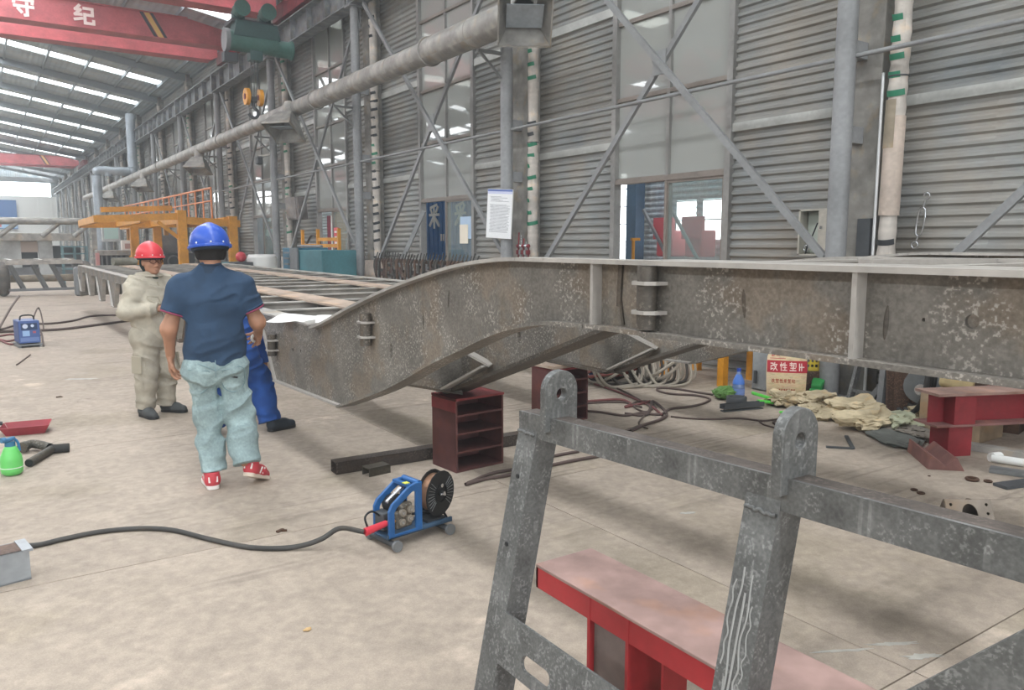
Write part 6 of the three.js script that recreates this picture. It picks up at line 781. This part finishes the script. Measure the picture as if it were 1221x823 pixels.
function handCaps(w, d, n, thumb, curl, k = 1) {
  const D = V(...d).normalize(), N = V(...n); N.addScaledVector(D, -N.dot(D)).normalize(); const S = D.clone().cross(N).multiplyScalar(thumb), L = [], A = (v) => [v.x, v.y, v.z], P = (base, a, b, c) => base.clone().addScaledVector(D, a * k).addScaledVector(S, b * k).addScaledVector(N, c * k), W = V(...w);
  const off = [0.03, 0.011, -0.009, -0.028], len = [0.07, 0.078, 0.073, 0.057];
  off.forEach((o, i) => { L.push([A(P(W, 0.005, o * 0.6, 0)), A(P(W, 0.088, o, 0)), 0.016 * k, 0.0125 * k]); let p = P(W, 0.088, o, 0), a = curl * (0.7 + i * 0.12); for (let s = 0; s < 3; s++) { const l = len[i] * [0.45, 0.32, 0.25][s] * k, q = p.clone().addScaledVector(D, Math.cos(a) * l).addScaledVector(N, Math.sin(a) * l).addScaledVector(S, (i - 1.5) * -0.004 * k); L.push([A(p), A(q), (0.0102 - s * 0.001) * k, (0.0095 - s * 0.001) * k]); p = q; a += curl * 0.9; } });
  const r0 = P(W, 0.025, 0.03, 0.004), r1 = P(W, 0.058, 0.052, 0.018), r2 = P(W, 0.085, 0.056, 0.03); L.push([A(P(W, 0.01, 0.015, 0)), A(r0), 0.016 * k, 0.014 * k], [A(r0), A(r1), 0.013 * k, 0.011 * k], [A(r1), A(r2), 0.011 * k, 0.009 * k]); return L;
}
function headField(c, yaw, s = 1, tilt = 0) {               // head centred on c, facing +z turned by yaw
  const cy = Math.cos(yaw), sy = Math.sin(yaw), E = (x, y, z, a, b, d, rx, ry, rz) => { const u = (x - a) / rx, v = (y - b) / ry, w = (z - d) / rz, l = Math.sqrt(u * u + v * v + w * w); return (l - 1) * Math.min(rx, ry, rz); };
  return (X, Y, Z) => { const dx = (X - c[0]) / s, y = (Y - c[1]) / s, dz = (Z - c[2]) / s, x = dx * cy - dz * sy, z = dx * sy + dz * cy;
    let d = E(x, y, z, 0, 0.03, -0.012, 0.076, 0.092, 0.094); d = smin(d, E(x, y, z, 0, -0.045, 0.025, 0.06, 0.065, 0.062), 0.05); d = smin(d, E(x, y, z, 0, -0.092, 0.052, 0.026, 0.02, 0.025), 0.03);
    for (const q of [-1, 1]) { d = smin(d, E(x, y, z, q * 0.04, -0.022, 0.06, 0.024, 0.02, 0.022), 0.02); d = smin(d, E(x, y, z, q * 0.08, -0.005, -0.012, 0.012, 0.032, 0.02), 0.012); d = Math.max(d, -E(x, y, z, q * 0.031, 0.008, 0.094, 0.018, 0.011, 0.014)); d = smin(d, E(x, y, z, q * 0.031, 0.008, 0.074, 0.013, 0.011, 0.012), 0.004); d = smin(d, E(x, y, z, q * 0.03, 0.027, 0.078, 0.022, 0.006, 0.009), 0.01); d = smin(d, E(x, y, z, q * 0.012, -0.036, 0.094, 0.009, 0.008, 0.01), 0.01); }
    d = smin(d, capD(x, y, z, [0, 0.01, 0.082], [0, -0.03, 0.104], 0.008, 0.011), 0.014); d = smin(d, E(x, y, z, 0, -0.061, 0.083, 0.024, 0.006, 0.01), 0.006); d = smin(d, E(x, y, z, 0, -0.071, 0.08, 0.02, 0.006, 0.01), 0.006); d = smin(d, capD(x, y, z, [0, -0.05, -0.02], [0, -0.17, -0.03], 0.052, 0.056), 0.03);
    return d * s; };
}
function helmetParts(parent, c, yaw, color, tilt = 0, s = 1) {
  const m = std(color, { roughness: 0.28 }), o = new THREE.Group(); o.name = 'helmet'; o.position.set(...c); o.rotation.set(tilt, yaw, 0, 'YXZ'); o.scale.setScalar(s); parent.add(o);
  const dome = new THREE.SphereGeometry(1, 36, 18, 0, Math.PI * 2, 0, Math.PI * 0.56); const a = dome.attributes.position; for (let i = 0; i < a.count; i++) { const x = a.getX(i), y = a.getY(i), z = a.getZ(i); const rid = Math.exp(-((x / 0.22) ** 2)) * Math.max(0, y) * 0.05; a.setXYZ(i, x * 0.118, y * (0.128 + rid * 0.12), z * 0.14); } dome.computeVertexNormals();
  mesh('shell', boxUV(dome), m, o);
  const br = new THREE.Shape(); br.absellipse(0, 0, 0.128, 0.152, 0, Math.PI * 2); br.holes.push(circ(0, 0, 0.112, 0.134)); mesh('brim', new G().ext(br, 0.012, T(0, -0.028, 0, -Math.PI / 2, 0, 0), 0.003), m, o);
  const pk = poly([[-0.1, 0.1], [-0.06, 0.158], [0, 0.182], [0.06, 0.158], [0.1, 0.1], [0.06, 0.125], [0, 0.138], [-0.06, 0.125]]); mesh('peak', new G().ext(pk, 0.008, T(0, -0.012, 0, Math.PI / 2 + 0.06, 0, 0), 0.002), m, o);
  for (const an of [0.5, 1.25, 1.9, 2.65, Math.PI + 0.5, Math.PI + 1.25, Math.PI + 1.9, Math.PI + 2.65]) mesh('rivet', new G().add(new THREE.SphereGeometry(0.006, 8, 6), T(Math.cos(an) * 0.119, -0.003, Math.sin(an) * 0.141)), M.white, o);
  mesh('liner', new G().torus(0.1, 0.012, T(0, -0.035, 0, Math.PI / 2, 0, 0, [1, 1.2, 1.2]), 24, 6), std(0x23303c), o); return o;
}
const skin = std(0xc79274, { map: texMottle, roughness: 0.55 }), hairM = std(0x1f1b19, { roughness: 0.8 });
function shoe(parent, p, dir, pitch, up, sole, stripe, len = 0.26) {  // p: heel point on the ground, dir: yaw of the toe
  const o = new THREE.Group(); o.name = 'shoe'; o.position.set(...p); o.rotation.set(pitch, dir, 0, 'YXZ'); parent.add(o);
  const L = [[[0, 0.055, 0.03], [0, 0.05, len * 0.55], 0.046, 0.044], [[0, 0.045, len * 0.5], [0, 0.036, len * 0.84], 0.046, 0.036], [[0, 0.06, 0.03], [0, 0.1, 0.025], 0.044, 0.045]], f0 = caps(L, 0.03), f = (x, y, z) => Math.max(f0(x, y, z), 0.018 - y, y - 0.115); mesh('upper', netMesh(f, [-0.07, 0.0, -0.04], [0.07, 0.14, len + 0.01], 0.006), up, o);
  const sl = new THREE.Shape(); sl.moveTo(-0.036, 0); sl.bezierCurveTo(-0.03, -0.03, 0.03, -0.03, 0.036, 0); sl.bezierCurveTo(0.034, 0.1, 0.052, 0.15, 0.05, 0.19); sl.bezierCurveTo(0.046, len - 0.005, -0.03, len + 0.005, -0.044, 0.2); sl.bezierCurveTo(-0.05, 0.15, -0.034, 0.1, -0.036, 0); mesh('sole', new G().ext(sl, 0.02, new THREE.Matrix4().makeBasis(V(1, 0, 0), V(0, 0, 1), V(0, -1, 0)).setPosition(0, 0.024, 0.01), 0.003), sole, o);
  if (stripe) { mesh('heel_patch', new G().box(0.06, 0.04, 0.012, 0, 0.07, -0.012, 0.1, 0, 0, 0.005), stripe, o); for (const s of [-1, 1]) for (const z of [0.08, 0.115]) mesh('stripe', new G().box(0.006, 0.05, 0.014, s * 0.046, 0.055, z, 0.5, 0, 0, 0.002), stripe, o); mesh('laces', new G().box(0.035, 0.012, 0.08, 0, 0.096, 0.1, 0.35, 0, 0, 0.005), stripe, o); }
  return o;
}
function person(o) {                                       // builds the continuous body and the clothes over it
  const J = o.J, t = thing('person', o.label, 'person', o.pos, o.turn), k = o.k || 1, fold = (amp, fx, fy, seed) => (x, y, z) => { const n = noise3(x * fx + seed, y * fy * 1.5 + seed * 2 + x * 3, z * fx), r = 1 - Math.min(1, Math.abs(n - 0.5) * 7); return amp * (0.35 - r * 0.55 + (noise3(x * fx * 0.6 + 9, y * fy * 0.5, z * fx * 0.6 + seed) - 0.5) * 1.2); };
  const body = [[J.pelvis, J.belly, 0.12, 0.125], [J.belly, J.chest, 0.125, 0.13], [J.chest, J.neck, 0.1, 0.055], [J.shL, J.shR, 0.06, 0.06]];
  for (const s of ['L', 'R']) body.push([J['sh' + s], J['el' + s], 0.052, 0.044], [J['el' + s], J['wr' + s], 0.043, 0.029], [J['hip' + s], J['kn' + s], 0.085, 0.058], [J['kn' + s], J['an' + s], 0.055, 0.038]);
  let g = [netMesh(caps(body, 0.05), ...box3(body, 0.04), 0.014), netMesh(headField(J.head, o.headYaw, o.headS || 1), J.head.map((v, i) => v - [0.13, 0.2, 0.14][i]), J.head.map((v, i) => v + [0.13, 0.15, 0.15][i]), 0.0048)];
  for (const [s, th] of [['L', o.thumbL], ['R', o.thumbR]]) { const h = o['hand' + s], hc = handCaps(J['wr' + s], h.d, h.n, th, h.curl, o.handK || 1); hc.push([mix3(J['el' + s], J['wr' + s], 0.75), J['wr' + s], 0.032, 0.026]); g.push(netMesh(caps(hc, 0.009), ...box3(hc, 0.02), 0.004)); }
  mesh('body', mergeGeometries(g, false), o.skin || skin, t);
  const shirt = [[J.pelvis, J.belly, o.wBelly, o.wBelly], [J.belly, J.chest, o.wBelly, o.wChest], [J.chest, mix3(J.chest, J.neck, 0.6), o.wChest, 0.085], [mix3(J.chest, J.neck, 0.82), J.shL, 0.07, 0.074], [mix3(J.chest, J.neck, 0.82), J.shR, 0.07, 0.074], [J.shL, J.chest, 0.074, 0.13], [J.shR, J.chest, 0.074, 0.13]], sleeves = [];
  for (const s of ['L', 'R']) { const se = o.sleeve; if (se <= 1) { sleeves.push([J['sh' + s], mix3(J['sh' + s], J['el' + s], se), o.rArm, o.rArm * 0.96]); } else { sleeves.push([J['sh' + s], J['el' + s], o.rArm, o.rArm * 0.9], [J['el' + s], mix3(J['el' + s], J['wr' + s], se - 1), o.rArm * 0.88, o.rArm * 0.68]); } }
  const fz = o.depthK || 0.8, tf = caps(shirt, 0.07), sf = caps(sleeves, 0.03), fd = fold(o.foldTop, 7, 9, 3), cz = J.belly[2];
  const cuts = ['L', 'R'].map((s) => { const a = o.sleeve <= 1 ? J['sh' + s] : J['el' + s], b = o.sleeve <= 1 ? J['el' + s] : J['wr' + s], tt = o.sleeve <= 1 ? o.sleeve : o.sleeve - 1, d = V(b[0] - a[0], b[1] - a[1], b[2] - a[2]), L = d.length(); d.normalize(); return [a, d, L * tt]; });
  const shirtF = (x, y, z) => { const lz = lerp(J.belly[2], J.chest[2], clamp((y - J.belly[1]) / (J.chest[1] - J.belly[1] + 1e-6), -1, 1.3)); let a = tf(x, y, lz + (z - lz) / fz) * fz; a = Math.max(a, o.hem - y + 0.01 * Math.sin(x * 30)); let b = 9; sleeves.forEach((c) => { b = smin(b, capD(x, y, z, ...c), 0.03); }); for (const [p, d, L] of cuts) { const al = (x - p[0]) * d.x + (y - p[1]) * d.y + (z - p[2]) * d.z, rad = Math.hypot(x - p[0] - d.x * al, y - p[1] - d.y * al, z - p[2] - d.z * al); if (rad < 0.12 && al > L - 0.1) b = Math.max(b, al - L); } return smin(a, b, 0.05) + fd(x, y, z); };
  const [slo, shi] = box3([...shirt, ...sleeves], 0.05); const top = mesh(o.topName, netMesh(shirtF, slo, shi, 0.011), o.topMat, t);
  const legs = [[J.hipL, J.hipR, o.wHip, o.wHip], [J.pelvis, mix3(J.pelvis, J.belly, 0.5), o.wHip, o.wHip * 0.96]]; for (const s of ['L', 'R']) legs.push([J['hip' + s], J['kn' + s], o.rThigh, o.rKnee], [J['kn' + s], J['an' + s], o.rKnee, o.rCuff]);
  const lfs = [caps([legs[0], legs[1], legs[2], legs[3]], 0.045), caps([legs[0], legs[1], legs[4], legs[5]], 0.045)], lf = (x, y, z) => smin(lfs[0](x, y, z), lfs[1](x, y, z), 0.012), fl = fold(o.foldLeg, 6, 11, 8), wst = J.pelvis[1] + o.waist;
  const legF = (x, y, z) => { const ln = Math.min(...['L', 'R'].map((s) => capD(x, y, z, J['kn' + s], J['an' + s], 0.001, 0.001))); const cut = Math.min(...['L', 'R'].map((s) => { const d = V(...J['an' + s]).sub(V(...J['kn' + s])).normalize(), p = J['an' + s], near = Math.hypot(x - p[0], y - p[1], z - p[2]); return near < 0.16 ? -((x - p[0]) * d.x + (y - p[1]) * d.y + (z - p[2]) * d.z) + 0.02 : 9; })); return Math.max(lf(x, y, z) + fl(x, y, z) * smooth(wst, wst - 0.2, y), y - wst, -cut); };
  const tr = mesh(o.legName, netMesh(legF, ...box3(legs, 0.04), 0.011), o.legMat, t);
  return { t, J, top, tr, shirtF, legF };
}
// march a point along d onto a field, for seams and pockets
function onto(f, p, d) { const q = [...p]; for (let i = 0; i < 60; i++) { const v = f(...q); if (Math.abs(v) < 0.001) break; for (let k = 0; k < 3; k++) q[k] += d[k] * v * 0.7; } return q; }
const seam = (f, pts, d, r = 0.0035) => new G().tube(pts.map((p) => { const q = onto(f, p, d); return q.map((v, k) => v - d[k] * r * 0.4); }), r, 5, pts.length * 6);
{ // man in navy polo shirt and pale jeans, seen from behind
  const navy = std(0x304a67, { map: texCloth, roughness: 0.85 }), denim = std(0xa9bfc0, { map: texDenim, roughness: 0.88 });
  const J = { pelvis: [0, 0.84, 0], belly: [0, 0.98, 0.01], chest: [0, 1.22, 0], neck: [0, 1.45, 0.0], head: [0.0, 1.555, 0.03], shL: [0.18, 1.305, 0], elL: [0.268, 1.06, -0.02], wrL: [0.272, 0.87, 0.07], shR: [-0.18, 1.305, 0], elR: [-0.275, 1.08, 0.02], wrR: [-0.285, 0.985, 0.2], hipL: [0.09, 0.78, 0], knL: [0.065, 0.45, 0.05], anL: [0.05, 0.12, -0.02], hipR: [-0.09, 0.78, 0], knR: [-0.128, 0.46, 0.03], anR: [-0.155, 0.17, -0.1] };
  const p = person({ label: 'man in navy polo shirt and pale jeans walking away, blue helmet', pos: [1.235, 0, -5.28], turn: Math.PI - 0.235, J, headYaw: 0.35, headS: 1.0, thumbL: 1, thumbR: -1, handL: { d: [-0.05, -1, 0.15], n: [-1, 0, -0.2], curl: 0.45 }, handR: { d: [0.15, -0.35, 1], n: [0.8, -0.5, 0.1], curl: 0.75 }, wBelly: 0.178, wChest: 0.168, rArm: 0.088, sleeve: 0.62, hem: 0.83, depthK: 0.78, foldTop: 0.022, foldLeg: 0.042, topName: 'polo_shirt', topMat: navy, wHip: 0.125, rThigh: 0.108, rKnee: 0.094, rCuff: 0.09, waist: 0.06, legName: 'jeans', legMat: denim });
  const { t, top, tr, legF, shirtF } = p;
  for (const s of ['L', 'R']) { const a = V(...J['sh' + s]), b = V(...J['el' + s]), d = b.clone().sub(a), L = d.length(); d.normalize(); const c = a.clone().addScaledVector(d, L * 0.615), q = new THREE.Quaternion().setFromUnitVectors(V(0, 0, 1), d); const mk = (off, m) => mesh('sleeve_trim', new G().torus(0.081, 0.0065, new THREE.Matrix4().compose(c.clone().addScaledVector(d, off), q, V(1, 1, 1)), 28, 6), m, top); mk(0, std(0x8d3b57)); mk(-0.014, navy); }
  mesh('collar', new G().add(new THREE.CylinderGeometry(0.062, 0.082, 0.05, 26, 1, true), T(0, 1.445, 0.0, -0.1, 0, 0)).torus(0.063, 0.006, T(0, 1.47, -0.003, Math.PI / 2 - 0.1, 0, 0)), std(0x2c4159, { map: texCloth, roughness: 0.85 }), top);
  const back = [0, 0, 1], st = std(0x7f979b, { roughness: 0.9 }); for (const s of [1, -1]) { const x0 = s * 0.04, x1 = s * 0.165; mesh('pocket_seam', seam(legF, [[x0, 0.79, -0.4], [x1, 0.8, -0.4], [x1 + s * 0.003, 0.68, -0.4], [(x0 + x1) / 2, 0.635, -0.4], [x0 + s * 0.004, 0.67, -0.4], [x0, 0.79, -0.4]], back), st, tr); mesh('yoke_seam', seam(legF, [[0, 0.79, -0.4], [s * 0.08, 0.83, -0.4], [s * 0.17, 0.86, -0.38]], back), st, tr); }
  mesh('pocket_label', new G().box(0.045, 0.012, 0.004, ...onto(legF, [-0.11, 0.74, -0.4], back), 0, 0, 0.25), M.black, tr); mesh('seat_seam', seam(legF, [[0, 0.86, -0.4], [0, 0.76, -0.4], [0, 0.66, -0.4]], back), st, tr);
  const wm = std(0xe6dfda, { roughness: 0.6 }), rm = std(0xc2414a, { roughness: 0.6 }); shoe(t, [0.05, 0.0, -0.1], 0.12, 0, rm, wm, wm); shoe(t, [-0.165, 0.075, -0.14], -0.55, 0.38, rm, std(0xd9c9b8, { roughness: 0.7 }), wm);
  mesh('hair', netMesh((x, y, z) => { const hf = headField(J.head, 0.35, 1.0)(x, y, z) - 0.008; const cy = Math.cos(0.35), sy = Math.sin(0.35), lz = (x - J.head[0]) * sy + (z - J.head[2]) * cy; return Math.max(hf, J.head[1] - 0.06 - y, lz - 0.03 - Math.max(0, y - J.head[1] - 0.03)); }, [-0.14, 1.46, -0.12], [0.14, 1.7, 0.18], 0.006), hairM, t);
  helmetParts(t, [0.0, 1.6, 0.02], 0.35, 0x2f55b4, 0.12, 1.02);
  const wr = thing('tape_roll', 'small white tape roll held in the hand of the man in navy', 'tape', [0, 0, 0]); t.updateMatrixWorld(true); const hp = V(-0.262, 0.945, 0.29).applyMatrix4(t.matrixWorld); wr.position.copy(hp); mesh('roll', new G().torus(0.024, 0.01, T(0, 0, 0, 0.2, 0.5, 0)), M.white, wr);
}
{ // man in beige work suit with red helmet
  const beige = std(0xcfc6b3, { map: texCloth, roughness: 0.92 }), J = { pelvis: [0, 0.8, 0], belly: [0, 0.93, 0.01], chest: [0, 1.14, 0], neck: [0, 1.31, 0.01], head: [0, 1.432, 0.04], shL: [0.16, 1.22, 0], elL: [0.25, 1.0, 0.04], wrL: [0.09, 1.02, 0.25], shR: [-0.16, 1.22, 0], elR: [-0.26, 0.99, 0.0], wrR: [-0.06, 1.02, 0.23], hipL: [0.085, 0.74, 0], knL: [0.11, 0.42, 0.03], anL: [0.12, 0.1, -0.02], hipR: [-0.085, 0.74, 0], knR: [-0.1, 0.42, 0.03], anR: [-0.11, 0.1, -0.02] };
  const p = person({ label: 'man in beige work suit and red helmet standing with folded forearms', pos: [1.29, 0, -7.85], turn: 0.5, J, headYaw: -0.2, headS: 0.98, thumbL: 1, thumbR: -1, handL: { d: [-0.8, 0.2, 0.5], n: [-0.3, 0, -1], curl: 0.8 }, handR: { d: [0.8, 0.1, 0.55], n: [0.4, 0.3, -1], curl: 0.8 }, wBelly: 0.175, wChest: 0.165, rArm: 0.083, sleeve: 1.88, hem: 0.68, depthK: 0.82, foldTop: 0.03, foldLeg: 0.032, topName: 'work_jacket', topMat: beige, wHip: 0.14, rThigh: 0.115, rKnee: 0.098, rCuff: 0.09, waist: 0.05, legName: 'work_trousers', legMat: std(0xc4bba9, { map: texCloth, roughness: 0.92 }) });
  const { t, top, tr, shirtF, legF } = p, f = [0, 0, -1], st = std(0xa79f8d, { roughness: 0.95 });
  for (const s of [1, -1]) { mesh('chest_pocket', seam(shirtF, [[s * 0.04, 1.12, 0.4], [s * 0.13, 1.12, 0.4], [s * 0.13, 1.07, 0.4], [s * 0.085, 1.055, 0.4], [s * 0.04, 1.07, 0.4], [s * 0.04, 1.12, 0.4]], f, 0.005), st, top); mesh('collar', new G().box(0.09, 0.012, 0.05, s * 0.05, 1.315, 0.075, 0.7, s * 0.5, -s * 0.35, 0.005), beige, top); mesh('cargo_pocket', new G().box(0.015, 0.16, 0.13, s * 0.205, 0.5, 0.02, 0, 0, s * 0.03, 0.006), st, tr); }
  mesh('front_placket', seam(shirtF, [[0, 1.25, 0.4], [0, 1.05, 0.4], [0, 0.86, 0.4], [0, 0.72, 0.4]], f, 0.008), st, top); mesh('neck_scarf', new G().cyl(0.078, 0.064, 0.08, 0, 1.295, 0.0, 0, 0, 0, 24).torus(0.068, 0.016, T(0, 1.295, 0.01, Math.PI / 2 + 0.15, 0, 0)), std(0x27433f, { map: texCloth, roughness: 0.95 }), top);
  shoe(t, [0.12, 0, -0.07], 0.25, 0, std(0x4a4c4c, { roughness: 0.8 }), M.black); shoe(t, [-0.11, 0, -0.07], -0.2, 0, std(0x4a4c4c, { roughness: 0.8 }), M.black);
  mesh('hood', netMesh((x, y, z) => { const hf = headField(J.head, -0.2, 0.98)(x, y, z) - 0.012; const cy = Math.cos(-0.2), sy = Math.sin(-0.2), lz = (x - J.head[0]) * sy + (z - J.head[2]) * cy; return Math.max(hf, lz + 0.012, J.head[1] - 0.12 - y); }, [-0.14, 1.28, -0.12], [0.14, 1.6, 0.2], 0.006), std(0x2b3a3a, { map: texCloth, roughness: 0.95 }), t);
  helmetParts(t, [0.0, 1.497, 0.02], -0.2, 0xd23f48, -0.02, 0.96);
  const gl = new THREE.Group(); gl.name = 'glasses'; gl.position.set(J.head[0], J.head[1], J.head[2]); gl.rotation.y = -0.2; t.add(gl); for (const s of [-1, 1]) { mesh('lens', new G().ext((() => { const q = new THREE.Shape(); q.absellipse(0, 0, 0.026, 0.018, 0, 7); return q; })(), 0.002, T(s * 0.033, 0.008, 0.094, 0, s * 0.15, 0)), new THREE.MeshPhysicalMaterial({ color: 0xd9c4b6, transmission: 0.85, thickness: 0, roughness: 0.1 }), gl); mesh('rim', new G().torus(0.0225, 0.0035, T(s * 0.033, 0.008, 0.095, 0, s * 0.15, 0, [1.2, 0.84, 1]), 20, 6), std(0x5f3b30), gl); mesh('temple', new G().rod([s * 0.06, 0.01, 0.088], [s * 0.08, 0.012, -0.01], 0.003, 6), std(0x5f3b30), gl); } mesh('bridge', new G().rod([-0.01, 0.012, 0.1], [0.01, 0.012, 0.1], 0.003, 6), std(0x5f3b30), gl);
  const ph = tag(mesh('mobile_phone', new G().box(0.075, 0.15, 0.01, 0, 0, 0, 0, 0, 0, 0.004), M.black, scene), 'dark phone held by the man in beige', 'phone'); t.updateMatrixWorld(true); ph.position.copy(V(0.05, 1.05, 0.335).applyMatrix4(t.matrixWorld)); ph.rotation.set(-0.6, 0.78, 0.3, 'YXZ');
}
{ // crouching worker in blue overalls, mostly behind the man in navy
  const blue = std(0x2c5cad, { map: texCloth, roughness: 0.88 }), J = { pelvis: [0, 0.78, -0.16], belly: [0, 0.88, -0.02], chest: [0, 1.0, 0.16], neck: [0, 1.1, 0.3], head: [0, 1.14, 0.4], shL: [0.17, 1.03, 0.2], elL: [0.24, 0.78, 0.3], wrL: [0.16, 0.62, 0.42], shR: [-0.17, 1.03, 0.2], elR: [-0.27, 0.8, 0.06], wrR: [-0.27, 0.53, 0.06], hipL: [0.1, 0.72, -0.14], knL: [0.15, 0.42, 0.04], anL: [0.15, 0.1, -0.1], hipR: [-0.1, 0.72, -0.14], knR: [-0.23, 0.42, 0.06], anR: [-0.3, 0.1, -0.02] };
  const p = person({ label: 'worker in bright blue overalls bending beside the chassis end, largely hidden', pos: [1.69, 0, -6.72], turn: Math.PI - 0.32, J, headYaw: 0, thumbL: 1, thumbR: -1, handL: { d: [-0.3, -0.5, 0.8], n: [-0.6, -0.5, -0.3], curl: 0.5 }, handR: { d: [0.05, -1, 0.2], n: [1, 0, 0], curl: 0.4 }, wBelly: 0.17, wChest: 0.16, rArm: 0.085, sleeve: 1.82, hem: 0.6, depthK: 1.0, foldTop: 0.03, foldLeg: 0.03, topName: 'overall_top', topMat: blue, wHip: 0.14, rThigh: 0.12, rKnee: 0.1, rCuff: 0.1, waist: 0.1, legName: 'overall_trousers', legMat: blue });
  const dk = std(0x30373f, { roughness: 0.85 }); shoe(p.t, [0.15, 0, -0.15], 0.2, 0, dk, M.black); shoe(p.t, [-0.3, 0, -0.06], -0.95, 0, dk, M.black); helmetParts(p.t, [0, 1.2, 0.4], 0, 0x2f55b4, 0.5, 0.98);
}

renderer.render(scene, camera);
